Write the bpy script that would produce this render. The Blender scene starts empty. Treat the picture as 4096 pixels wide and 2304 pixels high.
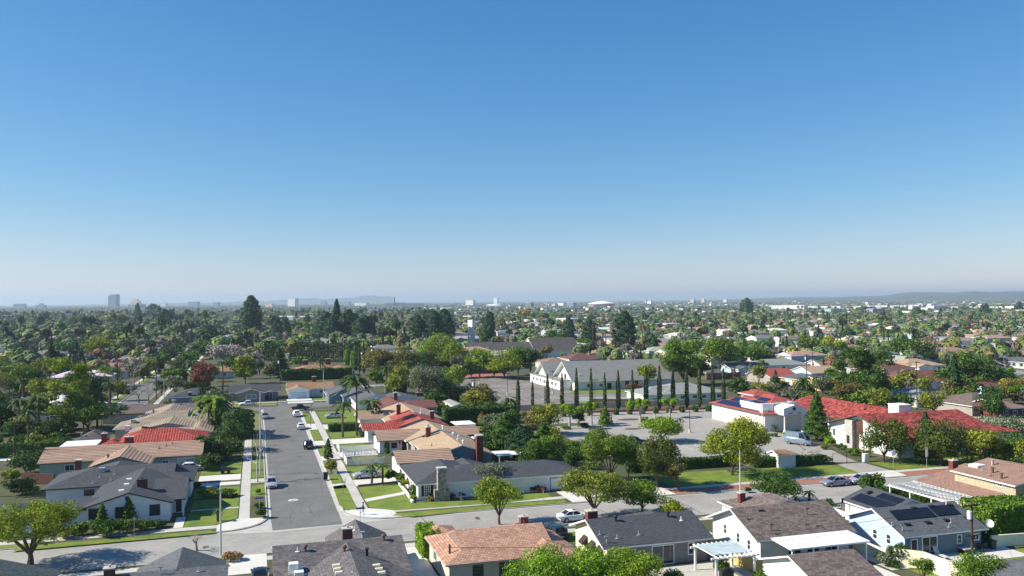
import bpy, bmesh, math, random
import numpy as np
from math import radians as R, sin, cos, pi, hypot, atan2
random.seed(7); rng=np.random.default_rng(7)
SC=bpy.context.scene; COL=SC.collection
# ---------------------------------------------------------------- survey of the place
F=3400.;CX=2048.;CY=1152.;H=30.;HOR=1203.
ROLL=math.atan(-0.0072); PIT=math.atan((HOR-CY)/F); GA=R(-16.8)
cG,sG=cos(GA),sin(GA)
def W(px,py,z=0):
    dx=px-CX;dy=py-CY;c,s=cos(-ROLL),sin(-ROLL)
    x=dx*c-dy*s; y=dx*s+dy*c; up=-y
    Y=F*cos(PIT)-up*sin(PIT); Z=F*sin(PIT)+up*cos(PIT)
    k=(z-H)/Z; return x*k,Y*k
def toG(x,y): return x*cG-y*sG, x*sG+y*cG
def toW(u,v): return u*cG+v*sG, -u*sG+v*cG
def G(px,py,z=0): return toG(*W(px,py,z))
def B(n,x,y): return ((n-1)*1024+x/2.3994,1700+y/2.3994)
def T(n,x,y): return ((n-1)*1024+x/2.415,1150+y/2.415)
def bg(n,x,y,z=0): return G(*B(n,x,y),z)
def tg(n,x,y,z=0): return G(*T(n,x,y),z)
def Z1(x,y): return (3072+x/2.5156,1520+y/2.5156)
# ---------------------------------------------------------------- materials
MATS={}
def nt(m):
    m.use_nodes=True; t=m.node_tree; b=t.nodes['Principled BSDF']; return t,b
def N(t,k,**kw):
    n=t.nodes.new(k)
    for a,v in kw.items():
        if a in n.inputs: n.inputs[a].default_value=v
        else: setattr(n,a,v)
    return n
def mixc(t,fac,a,b,blend='MIX'):
    n=t.nodes.new('ShaderNodeMix'); n.data_type='RGBA'; n.blend_type=blend
    for i,s in ((0,fac),(6,a),(7,b)):
        if hasattr(s,'is_output'): t.links.new(s,n.inputs[i])
        elif i==0: n.inputs[0].default_value=s
        else: n.inputs[i].default_value=(*s,1) if len(s)==3 else s
    return n.outputs[2]
def c3(h):
    r=[int(h[i:i+2],16)/255 for i in (0,2,4)]
    return tuple(((x+.055)/1.055)**2.4 if x>.04 else x/12.92 for x in r)
def noise(t,coord,scale,detail=3,rough=.6):
    n=N(t,'ShaderNodeTexNoise'); n.inputs['Scale'].default_value=scale; n.inputs['Detail'].default_value=detail; n.inputs['Roughness'].default_value=rough
    t.links.new(coord,n.inputs['Vector']); return n.outputs['Fac']
def ramp(t,fac,lo,hi):
    n=N(t,'ShaderNodeMapRange'); n.inputs[1].default_value=lo; n.inputs[2].default_value=hi; t.links.new(fac,n.inputs[0]); return n.outputs[0]
def mat(name,col,rough=.8,var=.18,scale=1.5,bump=0,spec=.3,metal=0,coord='Object',col2=None,objcol=False,fine=0):
    if name in MATS: return MATS[name]
    m=bpy.data.materials.new(name); t,b=nt(m); MATS[name]=m
    b.inputs['Roughness'].default_value=rough; b.inputs['Specular IOR Level'].default_value=spec; b.inputs['Metallic'].default_value=metal
    tc=N(t,'ShaderNodeTexCoord').outputs[coord]
    base=tuple(col)
    a=tuple(x*(1-var) for x in base); c=tuple(min(1,x*(1+var)) for x in base) if col2 is None else col2
    f=ramp(t,noise(t,tc,scale,5),.3,.7)
    o=mixc(t,f,a,c)
    if fine:
        g=ramp(t,noise(t,tc,scale*9,3),.3,.7); o=mixc(t,fine,o,mixc(t,g,(.45,.45,.45),(1,1,1)),'MULTIPLY')
    if objcol:
        oi=N(t,'ShaderNodeObjectInfo'); o=mixc(t,1,oi.outputs['Color'],o,'MULTIPLY')
    t.links.new(o,b.inputs['Base Color'])
    if bump:
        bp=N(t,'ShaderNodeBump'); bp.inputs['Strength'].default_value=bump; bp.inputs['Distance'].default_value=.05
        t.links.new(noise(t,tc,scale*6,3),bp.inputs['Height']); t.links.new(bp.outputs[0],b.inputs['Normal'])
    return m
def roofmat(name,col,w=.3,h=.15,var=.25,mort_shade=.6,wave=0,bump=.5,objcol=False,streak=0.15,msz=.02):
    """courses of shingle or tile laid in the roof face's own plane (UV in metres)"""
    if name in MATS: return MATS[name]
    m=bpy.data.materials.new(name); t,b=nt(m); MATS[name]=m
    b.inputs['Roughness'].default_value=.85; b.inputs['Specular IOR Level'].default_value=.25
    uv=N(t,'ShaderNodeUVMap').outputs[0]
    br=N(t,'ShaderNodeTexBrick'); t.links.new(uv,br.inputs['Vector'])
    br.inputs['Scale'].default_value=1; br.inputs['Brick Width'].default_value=w; br.inputs['Row Height'].default_value=h
    br.inputs['Mortar Size'].default_value=msz; br.inputs['Mortar Smooth'].default_value=.3
    cc=(1,1,1) if objcol else col
    br.inputs['Color1'].default_value=(*[x*(1-var) for x in cc],1); br.inputs['Color2'].default_value=(*[x*(1+var) for x in cc],1)
    br.inputs['Mortar'].default_value=(*[x*mort_shade for x in cc],1)  # mortar tone on brick; on the tile courses, painted shadow gaps
    n1=ramp(t,noise(t,uv,.5,5,.65),.25,.75)
    o=mixc(t,1,br.outputs['Color'],mixc(t,n1,(1-streak,)*3,(1+streak,)*3),'MULTIPLY')
    n2=ramp(t,noise(t,uv,5,3,.7),.25,.75)
    o=mixc(t,1,o,mixc(t,n2,(.82,.82,.82),(1.18,1.18,1.18)),'MULTIPLY')
    if objcol:
        oi=N(t,'ShaderNodeObjectInfo'); o=mixc(t,1,oi.outputs['Color'],o,'MULTIPLY')
    t.links.new(o,b.inputs['Base Color'])
    bp=N(t,'ShaderNodeBump'); bp.inputs['Strength'].default_value=bump; bp.inputs['Distance'].default_value=.06
    if wave:
        wv=N(t,'ShaderNodeTexWave'); wv.inputs['Scale'].default_value=.314/wave; wv.bands_direction='X'; t.links.new(uv,wv.inputs['Vector'])
        mx=N(t,'ShaderNodeMath',operation='ADD'); t.links.new(wv.outputs['Fac'],mx.inputs[0]); t.links.new(br.outputs['Fac'],mx.inputs[1]); t.links.new(mx.outputs[0],bp.inputs['Height'])
    else:
        inv=N(t,'ShaderNodeMath',operation='SUBTRACT'); inv.inputs[0].default_value=1; t.links.new(br.outputs['Fac'],inv.inputs[1]); t.links.new(inv.outputs[0],bp.inputs['Height'])
    t.links.new(bp.outputs[0],b.inputs['Normal'])
    return m
def leafmat(name,c1,c2,trans=.25,scale=.55):
    if name in MATS: return MATS[name]
    m=bpy.data.materials.new(name); t,b=nt(m); MATS[name]=m
    b.inputs['Roughness'].default_value=.6; b.inputs['Specular IOR Level'].default_value=.18
    tc=N(t,'ShaderNodeTexCoord').outputs['Object']
    f=ramp(t,noise(t,tc,scale,3,.7),.32,.68); o=mixc(t,f,c1,c2)
    oi=N(t,'ShaderNodeObjectInfo')
    hs=N(t,'ShaderNodeHueSaturation'); 
    mr=N(t,'ShaderNodeMapRange'); mr.inputs[3].default_value=.488; mr.inputs[4].default_value=.512; t.links.new(oi.outputs['Random'],mr.inputs[0]); t.links.new(mr.outputs[0],hs.inputs['Hue'])
    g=N(t,'ShaderNodeNewGeometry'); mr2=N(t,'ShaderNodeMapRange'); mr2.inputs[3].default_value=.5; mr2.inputs[4].default_value=1.5; t.links.new(g.outputs['Random Per Island'],mr2.inputs[0]); t.links.new(mr2.outputs[0],hs.inputs['Value'])
    t.links.new(o,hs.inputs['Color']); cl=ramp(t,noise(t,tc,scale*2.6,2,.5),.25,.75); o2=mixc(t,1,hs.outputs[0],mixc(t,cl,(.7,.72,.7),(1.3,1.28,1.2)),'MULTIPLY'); t.links.new(o2,b.inputs['Base Color'])
    tr=N(t,'ShaderNodeBsdfTranslucent'); t.links.new(hs.outputs[0],tr.inputs[0])
    mx=N(t,'ShaderNodeMixShader'); mx.inputs[0].default_value=trans; t.links.new(b.outputs[0],mx.inputs[1]); t.links.new(tr.outputs[0],mx.inputs[2])
    t.links.new(mx.outputs[0],t.nodes['Material Output'].inputs[0]); return m
def glass(name='window_glass',col=(.03,.045,.055),rough=.08):
    return mat(name,col,rough,.2,.8,spec=.6)
M={}
def setup_mats():
    m=M
    m['white']=mat('white_paint',(.78,.78,.76),.6,.05,.8,fine=.12); m['white_wall']=mat('white_stucco',(.76,.76,.74),.85,.06,.6,bump=.2,fine=.15)
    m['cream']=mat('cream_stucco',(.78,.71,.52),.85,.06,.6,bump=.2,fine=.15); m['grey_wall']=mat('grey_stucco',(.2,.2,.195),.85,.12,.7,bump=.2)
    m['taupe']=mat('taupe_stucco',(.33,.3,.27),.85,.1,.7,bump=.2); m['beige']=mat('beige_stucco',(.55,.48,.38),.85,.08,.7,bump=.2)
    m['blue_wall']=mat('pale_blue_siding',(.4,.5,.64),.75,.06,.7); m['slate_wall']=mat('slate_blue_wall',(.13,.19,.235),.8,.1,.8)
    m['sage']=mat('sage_wall',(.34,.4,.36),.85,.08,.7); m['yellow_wall']=mat('ochre_wall',(.55,.36,.1),.85,.08,.7)
    m['trim']=mat('white_trim',(.82,.82,.81),.5,.04,1); m['dark_trim']=mat('dark_trim',(.03,.032,.04),.6,.15,1); m['brown_trim']=mat('brown_trim',(.12,.085,.06),.7,.2,1); m['grey_trim']=mat('grey_trim',(.4,.4,.4),.6,.1,1)
    m['r_char']=roofmat('charcoal_shingle',(.078,.084,.094),streak=.12); m['r_dark']=roofmat('dark_grey_shingle',(.12,.105,.095),var=.35)
    m['r_grey']=roofmat('mid_grey_shingle',(.12,.13,.14)); m['r_brown']=roofmat('brown_shingle',(.17,.13,.11),.35,.17,.4); m['r_brown2']=roofmat('warm_brown_shingle',(.165,.13,.115),.4,.3,.35)
    m['r_taupe']=roofmat('taupe_grey_shingle',(.13,.12,.12),.4,.3,.3); m['r_pink']=roofmat('pink_tile',(.47,.27,.19),.33,.3,.22,.45,bump=.8); m['r_tan']=roofmat('tan_shingle',(.42,.3,.2),.5,.3,.12,.7)
    m['r_shake']=roofmat('tan_tile_courses',(.38,.255,.185),80,.62,.12,.34,bump=1,msz=.1); m['r_shake2']=roofmat('grey_tan_tile_courses',(.33,.265,.2),80,.62,.12,.4,bump=1,msz=.1)  # dark bands paint in the shadow gaps between tile courses
    m['r_red']=roofmat('red_barrel_tile',(.36,.065,.048),.5,.42,.3,.35,wave=.5,bump=1); m['r_redflat']=roofmat('red_shingle',(.37,.085,.065),.5,.35,.2,.55); m['r_redold']=roofmat('weathered_red_tile',(.31,.062,.05),.5,.5,.6,.35,wave=.5,bump=1,streak=.3,msz=.04)
    m['r_maroon']=roofmat('maroon_shingle',(.2,.085,.07)); m['r_teal']=roofmat('teal_grey_shingle',(.075,.1,.1),.4,.2,.3,.4,bump=.9); m['r_pinkbrown']=roofmat('pinkish_brown_shingle',(.3,.185,.14),.35,.2,.18); m['r_orange']=roofmat('orange_tan_shingle',(.36,.21,.12))
    m['r_church']=roofmat('church_grey_shingle',(.27,.275,.255),.4,.2,.15); m['r_ltgrey']=roofmat('light_grey_shingle',(.3,.31,.29),.4,.2,.15); m['r_any']=roofmat('suburb_roof',(1,1,1),.6,.35,.25,.7,objcol=True,bump=.3)
    m['wall_any']=mat('suburb_wall',(1,1,1),.85,.06,.5,objcol=True)
    m['glass']=glass(); m['pool']=mat('pool_water',(.05,.42,.5),.05,.15,.5,spec=.6); m['brick']=roofmat('red_brick',(.2,.055,.042),.22,.075,.25,.9,msz=.012)
    m['brick_dk']=roofmat('dark_brick',(.11,.05,.04),.22,.075,.3,1.2,msz=.012); m['stone']=mat('river_stone',(.27,.24,.21),.8,.75,2.4,bump=1)
    m['conc']=mat('concrete',(.5,.48,.43),.85,.1,.25,bump=.1,fine=.2); m['conc_lt']=mat('pale_concrete',(.62,.6,.55),.85,.08,.3,fine=.15); m['kerb']=mat('kerb_concrete',(.46,.44,.4),.85,.12,.6,fine=.2)
    m['asph']=mat('old_asphalt',(.34,.325,.3),.9,.14,.2,bump=.15,fine=.25); m['asph_dk']=mat('dark_asphalt',(.165,.16,.152),.9,.18,.22,bump=.15,fine=.25); m['asph_lot']=mat('lot_asphalt',(.34,.32,.29),.9,.12,.08,fine=.22)
    m['paint']=mat('road_paint',(.7,.7,.68),.7,.12,3); m['brickpave']=mat('brick_paving',(.36,.15,.11),.85,.2,3,fine=.3)
    m['wood']=mat('pole_wood',(.075,.04,.025),.85,.3,3); m['woodlt']=mat('bamboo',(.5,.36,.13),.8,.25,5); m['woodfence']=mat('fence_boards',(.2,.14,.1),.85,.25,3)
    m['metal']=mat('galvanised_metal',(.4,.41,.42),.45,.1,2,metal=.3); m['black']=mat('black_metal',(.02,.02,.022),.5,.2,2); m['solar']=mat('solar_glass',(.008,.012,.022),.5,.3,1.5,spec=.25); m['solar_blue']=mat('blue_solar_cells',(.015,.02,.06),.4,.2,2,spec=.3)
    m['tyre']=mat('tyre_rubber',(.015,.015,.015),.8,.1,2); m['rim']=mat('wheel_rim',(.4,.4,.42),.3,.05,2,metal=.7); m['carglass']=glass('car_glass',(.01,.012,.015),.05)
    m['lamp']=mat('headlamp',(.75,.75,.75),.2,.02,2,spec=.6); m['tail']=mat('tail_lamp',(.45,.02,.02),.3,.05,2); m['bark']=mat('bark',(.1,.075,.055),.9,.3,3,bump=.6); m['bark_lt']=mat('pale_bark',(.36,.32,.3),.9,.25,2,bump=.5); m['bark_grey']=mat('grey_bark',(.2,.17,.15),.9,.25,2,bump=.5)
    m['grass']=mat('lawn_grass',(.09,.175,.018),.95,0,.45,col2=(.235,.275,.045),bump=.5,fine=.5); m['dry']=mat('tired_grass',(.15,.17,.05),.95,0,.4,col2=(.22,.2,.09),bump=.4,fine=.4)
    m['yard']=mat('yard_soil',(.12,.1,.065),.95,0,.12,col2=(.06,.085,.025),bump=.3,fine=.4); m['mulch']=mat('red_mulch',(.17,.085,.055),.95,.3,2,fine=.4)
    m['slat']=mat('slat_panel',(.55,.55,.52),.7,.1,1); m['darkin']=mat('dark_recess',(.03,.03,.03),.9,.2,1)
    m['tan_conc']=mat('tan_parapet',(.6,.55,.45),.85,.08,.5,fine=.2)
setup_mats()
def L(n,a,b,trans=.25,scale=.55): return leafmat(n,a,b,trans,scale)
LEAF={
 'yg':L('yellow_green_leaves',(.12,.18,.012),(.29,.33,.02)), 'olive':L('olive_leaves',(.11,.15,.018),(.29,.31,.04)), 'mid':L('mid_green_leaves',(.055,.115,.012),(.16,.26,.022)),
 'dark':L('dark_green_leaves',(.028,.068,.015),(.082,.15,.03)), 'lime':L('lime_green_leaves',(.1,.17,.012),(.24,.33,.022)), 'conif':L('conifer_needles',(.016,.048,.02),(.045,.1,.034),.1), 'bright':L('bright_green_leaves',(.12,.24,.012),(.24,.36,.03)),
 'dkolive':L('dark_olive_leaves',(.035,.065,.012),(.115,.16,.028)), 'yellow':L('yellow_leaves',(.28,.26,.02),(.42,.36,.03)), 'grey':L('grey_green_leaves',(.1,.13,.07),(.22,.25,.15)), 'red':L('russet_leaves',(.17,.06,.035),(.28,.11,.06)),
 'brown':L('brown_green_leaves',(.1,.105,.025),(.24,.2,.06)), 'palm':L('palm_fronds',(.035,.075,.018),(.1,.15,.04)), 'pink':L('pink_blossom',(.4,.15,.1),(.16,.18,.05)),
 'cyp':L('cypress_leaves',(.035,.06,.018),(.085,.12,.034),.1), 'hedge':L('hedge_leaves',(.035,.085,.014),(.1,.18,.025)), 'orange':L('orange_leaves',(.38,.22,.04),(.2,.2,.04)), 'deadpalm':L('dry_fronds',(.22,.16,.07),(.12,.13,.04)), 'twig':mat('bare_twigs',(.3,.24,.21),.9,.25,2), 'twigdk':mat('dark_twigs',(.13,.1,.09),.9,.25,2), 'twiglt':mat('pale_twigs',(.45,.42,.42),.9,.2,2)}
# ---------------------------------------------------------------- things and parts
def tag(o,label=None,cat=None,group=None,kind=None):
    for k,v in (('label',label),('category',cat),('group',group),('kind',kind)):
        if v: o[k]=v
    return o
def thing(name,label,cat,u,v,z=0,rot=0,group=None,scale=None):
    o=bpy.data.objects.new(name,None); COL.objects.link(o); x,y=toW(u,v)
    o.location=(x,y,z); o.rotation_euler=(0,0,-GA+rot); o['_o']=(u,v,z)
    o.empty_display_size=.5
    tag(o,label,cat,group)
    return o
class MB:
    def __init__(s): s.v=[];s.f=[];s.m=[];s.k=0
    def slot(s,k): s.k=k; return s
    def add(s,vs,fs):
        n=len(s.v); s.v+=[tuple(p) for p in vs]; s.f+=[tuple(n+i for i in f) for f in fs]; s.m+=[s.k]*len(fs); return s
    def box(s,a0,a1,b0,b1,c0,c1):
        return s.add([(a0,b0,c0),(a1,b0,c0),(a1,b1,c0),(a0,b1,c0),(a0,b0,c1),(a1,b0,c1),(a1,b1,c1),(a0,b1,c1)],[(3,2,1,0),(4,5,6,7),(0,1,5,4),(1,2,6,5),(2,3,7,6),(3,0,4,7)])
    def prism(s,poly,z0,z1):
        n=len(poly); return s.add([(x,y,z0) for x,y in poly]+[(x,y,z1) for x,y in poly],[tuple(range(n-1,-1,-1)),tuple(range(n,2*n))]+[(i,(i+1)%n,n+(i+1)%n,n+i) for i in range(n)])
    def tube(s,pts,rad,k=6,cap=True):
        P=[np.array(p,float) for p in pts]; n=len(P); vs=[];fs=[]
        rad=[rad]*n if isinstance(rad,(int,float)) else rad
        for i,p in enumerate(P):
            d=P[min(i+1,n-1)]-P[max(i-1,0)]; d/=np.linalg.norm(d)+1e-9
            a=np.cross(d,(0,0,1) if abs(d[2])<.9 else (1,0,0)); a/=np.linalg.norm(a); b=np.cross(d,a)
            for j in range(k):
                t=2*pi*j/k; vs.append(p+rad[i]*(cos(t)*a+sin(t)*b))
        for i in range(n-1):
            for j in range(k): fs.append((i*k+j,i*k+(j+1)%k,(i+1)*k+(j+1)%k,(i+1)*k+j))
        if cap: fs.append(tuple(range(k-1,-1,-1))); fs.append(tuple((n-1)*k+j for j in range(k)))
        return s.add(vs,fs)
    def cyl(s,x,y,z0,z1,r,k=10,r2=None): return s.tube([(x,y,z0),(x,y,z1)],[r,r if r2 is None else r2],k)
    def disc(s,c,nrm,r,th,k=12):
        c=np.array(c,float); nrm=np.array(nrm,float); nrm/=np.linalg.norm(nrm); return s.tube([c-nrm*th/2,c+nrm*th/2],r,k)
    def ball(s,x,y,z,rx,ry,rz,k=8,q=5):
        vs=[(x,y,z-rz)];fs=[]
        for i in range(1,q):
            a=-pi/2+pi*i/q
            for j in range(k): t=2*pi*j/k; vs.append((x+rx*cos(a)*cos(t),y+ry*cos(a)*sin(t),z+rz*sin(a)))
        vs.append((x,y,z+rz)); e=len(vs)-1
        for j in range(k): fs.append((0,1+(j+1)%k,1+j)); fs.append((e,e-k+j,e-k+(j+1)%k))
        for i in range(q-2):
            for j in range(k): a=1+i*k; fs.append((a+j,a+(j+1)%k,a+k+(j+1)%k,a+k+j))
        return s.add(vs,fs)
    def build(s,name,mats,parent=None,smooth=False,label=None,local=False,stuff=False,org=None):
        if not isinstance(mats,(list,tuple)): mats=[mats]
        root=parent
        while root is not None and root.parent is not None: root=root.parent
        if org is None: org=tuple(root['_o']) if (root is not None and not local) else (0,0,0)
        me=bpy.data.meshes.new(name)
        V=np.array(s.v,float)-np.array(org)
        me.from_pydata(V.tolist(),[],s.f); me.polygons.foreach_set('material_index',s.m)
        for q in mats: me.materials.append(q)
        uv=me.uv_layers.new(name='UVMap'); me.update()
        nrm=np.zeros(len(me.polygons)*3); me.polygons.foreach_get('normal',nrm); nrm=nrm.reshape(-1,3)
        tot=np.zeros(len(me.polygons),int); me.polygons.foreach_get('loop_total',tot)
        lv=np.zeros(len(me.loops),int); me.loops.foreach_get('vertex_index',lv)
        nl=np.repeat(nrm,tot,axis=0); nl[nl[:,2]<0]*=-1
        h=np.stack([-nl[:,1],nl[:,0],np.zeros(len(nl))],1); hl=np.linalg.norm(h,axis=1); flat=hl<.02; h[flat]=(1,0,0); hl[flat]=1; h/=hl[:,None]
        sv=np.cross(nl,h); p=V[lv]
        uv.data.foreach_set('uv',np.stack([(p*h).sum(1),(p*sv).sum(1)],1).ravel())
        if smooth: me.shade_smooth(); me.set_sharp_from_angle(angle=R(38))
        o=bpy.data.objects.new(name,me); COL.objects.link(o)
        if parent is not None: o.parent=parent
        else: o.rotation_euler=(0,0,-GA); x,y=toW(org[0],org[1]); o.location=(x,y,org[2])
        if label: o['label']=label
        return o
def struct(name,mb,m): return tag(mb.build(name,m),kind='structure')
def solo(name,mb,m,label,cat,group=None,smooth=False):
    """a one-mesh thing with its origin at its base"""
    V=np.array(mb.v); org=(float(V[:,0].mean()),float(V[:,1].mean()),float(V[:,2].min()))
    return tag(mb.build(name,m,org=org,smooth=smooth),label,cat,group)
def rawmesh(name,V,Fq,m):
    """many quads at once from numpy arrays"""
    me=bpy.data.meshes.new(name); nv=len(V); nf=len(Fq); k=Fq.shape[1]
    me.vertices.add(nv); me.vertices.foreach_set('co',np.asarray(V,np.float32).ravel())
    me.loops.add(nf*k); me.loops.foreach_set('vertex_index',np.asarray(Fq,np.int32).ravel())
    me.polygons.add(nf); me.polygons.foreach_set('loop_start',np.arange(0,nf*k,k,dtype=np.int32))
    for q in (m if isinstance(m,(list,tuple)) else [m]): me.materials.append(q)
    me.update(calc_edges=True); return me
def copy_tree(o,parent=None):
    c=o.copy(); COL.objects.link(c); c.parent=parent
    for ch in list(o.children): copy_tree(ch,c)
    return c
# ---------------------------------------------------------------- houses
def wing_geo(u0,u1,v0,v1,ze,p,ax='u',e0='g',e1='g',t=.17,zr=None):
    """roof solid: returns verts, top faces, other faces; e = 'g' gable, 'h' hip or a number = short hip run under a gablet"""
    if ax=='u': a0,a1,b0,b1=u0,u1,v0,v1
    else: a0,a1,b0,b1=v0,v1,u0,u1
    half=(b1-b0)/2; bm=(b0+b1)/2
    if zr is not None: p=(zr-ze)/half
    zr=ze+p*half
    r0=0 if e0=='g' else (half if e0=='h' else float(e0)); r1=0 if e1=='g' else (half if e1=='h' else float(e1))
    r0=min(r0,half); r1=min(r1,half)
    if r0+r1>a1-a0: k=(a1-a0)/(r0+r1); r0*=k; r1*=k
    z0=ze+p*r0 if r0<half else zr; z1=ze+p*r1 if r1<half else zr
    faces=[]
    faces.append([(a0,b0,ze),(a1,b0,ze),(a1-r1,b0+r1*(half/max(half,1e-6)),z1),(a1-r1,bm,zr),(a0+r0,bm,zr),(a0+r0,b0+r0,z0)])
    faces.append([(a1,b1,ze),(a0,b1,ze),(a0+r0,b1-r0,z0),(a0+r0,bm,zr),(a1-r1,bm,zr),(a1-r1,b1-r1,z1)])
    if r0>0:
        faces.append([(a0,b1,ze),(a0,b0,ze),(a0+r0,b0+r0,z0),(a0+r0,b1-r0,z0)])
        if r0<half-.01: faces.append([(a0+r0,b0+r0,z0),(a0+r0,bm,zr),(a0+r0,b1-r0,z0)])
    if r1>0:
        faces.append([(a1,b0,ze),(a1,b1,ze),(a1-r1,b1-r1,z1),(a1-r1,b0+r1,z1)])
        if r1<half-.01: faces.append([(a1-r1,b1-r1,z1),(a1-r1,bm,zr),(a1-r1,b0+r1,z1)])
    vs=[];ix={};F_=[]
    for f in faces:
        o=[]
        for q in f:
            q=tuple(round(c,4) for c in q)
            if q not in ix: ix[q]=len(vs); vs.append(q)
            if not o or (o[-1]!=ix[q] and o[0]!=ix[q]): o.append(ix[q])
        if len(o)>2: F_.append(tuple(o))
    n=len(vs); vs=vs+[(a,b,z-t) for a,b,z in vs]
    ed={}
    for f in F_:
        for i in range(len(f)):
            e=(f[i],f[(i+1)%len(f)]); ed[tuple(sorted(e))]=ed.get(tuple(sorted(e)),[])+[e]
    side=[(e[0][1],e[0][0],e[0][0]+n,e[0][1]+n) for e in ed.values() if len(e)==1]
    bot=[tuple(i+n for i in reversed(f)) for f in F_]
    if ax=='v': vs=[(b,a,z) for a,b,z in vs]
    return vs,F_,bot+side,zr,p
class House:
    def __init__(s,label,u,v,roof,wall,trim='trim',name='house',cat='house',group=None,z=0):
        s.root=thing(name,label,cat,u,v,z,group=group); s.R=MB(); s.Wm=MB(); s.rm=roof; s.wm=wall; s.tm=trim; s.wins=[]; s.vents=[]
        s.extra=[]
    def wing(s,u0,u1,v0,v1,ze=2.6,p=.33,ax='u',e0='g',e1='g',o=.5,og=.35,t=.17,zr=None,walls=True,zb=-.1):
        vs,top,oth,zr,p=wing_geo(u0,u1,v0,v1,ze,p,ax,e0,e1,t,zr)
        n=len(s.R.v); s.R.slot(0).add(vs,top); s.R.slot(1); s.R.f+=[tuple(n+i for i in f) for f in oth]; s.R.m+=[1]*len(oth)
        if walls:
            if ax=='u': a0,a1,b0,b1=u0,u1,v0,v1
            else: a0,a1,b0,b1=v0,v1,u0,u1
            i0=og if e0=='g' else o; i1=og if e1=='g' else o
            zt=ze+p*o-t-.03
            A0,A1,B0,B1=a0+i0,a1-i1,b0+o,b1-o
            def add(vs,fs):
                if ax=='v': vs=[(b,a,z) for a,b,z in vs]
                s.Wm.add(vs,fs)
            bx=MB().box(A0,A1,B0,B1,zb,zt); add(bx.v,bx.f)
            bm=(b0+b1)/2; ztop=zr-t-.04
            for e,x,d in ((e0,A0,.2),(e1,A1,-.2)):
                if e=='g': add([(x,B0,zt-.01),(x,B1,zt-.01),(x,bm,ztop),(x+d,B0,zt-.01),(x+d,B1,zt-.01),(x+d,bm,ztop)],[(0,1,2),(5,4,3),(0,3,4,1),(1,4,5,2),(2,5,3,0)])
        return s
    def flat(s,u0,u1,v0,v1,z,t=.15,par=0,slope=0):
        s.R.slot(0).box(u0,u1,v0,v1,z-t,z); 
        if par:
            s.Wm.box(u0,u1,v0,v0+.2,z+.002,z+par);s.Wm.box(u0,u1,v1-.2,v1,z+.002,z+par);s.Wm.box(u0,u0+.2,v0+.2,v1-.2,z+.002,z+par);s.Wm.box(u1-.2,u1,v0+.2,v1-.2,z+.002,z+par)
        return s
    def wall(s,u0,u1,v0,v1,z0,z1): s.Wm.box(u0,u1,v0,v1,z0,z1); return s
    def done(s,fascia=None):
        s.wallo=s.Wm.build('wall',M[s.wm],s.root) if s.Wm.v else None
        s.roof=s.R.build('roof',[M[s.rm],M[fascia or s.tm]],s.root)
        return s
    def opening(s,side,at,c,z,w,h,name='window',frame='trim',pane='glass',fr=.09,bars=(1,0),lab=None,d=.06):
        """a framed opening on a wall; side S/N (at=v, c=u) or W/E (at=u, c=v)"""
        f=MB();g=MB(); sg={'S':-1,'N':1,'W':-1,'E':1}[side]
        def bx(mb,a0,a1,z0,z1,d0,d1):
            lo,hi=sorted((at+sg*d0,at+sg*d1))
            if side in 'SN': mb.box(a0,a1,lo,hi,z0,z1)
            else: mb.box(lo,hi,a0,a1,z0,z1)
        a0,a1=c-w/2,c+w/2
        bx(f,a0,a0+fr,z,z+h,-.02,d); bx(f,a1-fr,a1,z,z+h,-.02,d); bx(f,a0+fr,a1-fr,z+h-fr,z+h,-.02,d); bx(f,a0+fr,a1-fr,z,z+fr,-.02,d)
        for i in range(1,bars[0]+1):
            x=a0+w*i/(bars[0]+1); bx(f,x-.025,x+.025,z+fr,z+h-fr,0,d-.01)
        for i in range(1,bars[1]+1):
            y=z+h*i/(bars[1]+1); bx(f,a0+fr,a1-fr,y-.025,y+.025,0,d-.015)
        bx(g,a0+fr,a1-fr,z+fr,z+h-fr,0.0,.02)
        o=f.build(name,M[frame],s.root); 
        if lab: o['label']=lab
        g.build('pane' if name!='garage_door' else 'panel',M[pane],o); return o
    def win(s,side,at,c,z=1.0,w=1.2,h=1.1,**k): return s.opening(side,at,c,z,w,h,**k)
    def door(s,side,at,c,w=.95,h=2.1,pane='dark_trim',**k): return s.opening(side,at,c,.02,w,h,name='door',pane=pane,bars=(0,0),**k)
    def garage(s,side,at,c,w=4.8,h=2.1,pane='white',**k): 
        return s.opening(side,at,c,.02,w,h,name='garage_door',pane=pane,bars=(0,3),fr=.12,**k)
    def chimney(s,u,v,z0,z1,w=.9,d=.6,m='brick',cap='conc'):
        mb=MB(); mb.box(u-w/2,u+w/2,v-d/2,v+d/2,z0,z1); mb.slot(1).box(u-w/2-.08,u+w/2+.08,v-d/2-.08,v+d/2+.08,z1,z1+.12); mb.cyl(u,v,z1+.12,z1+.35,.12,8)
        return mb.build('chimney',[M[m],M[cap]],s.roof)
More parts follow.
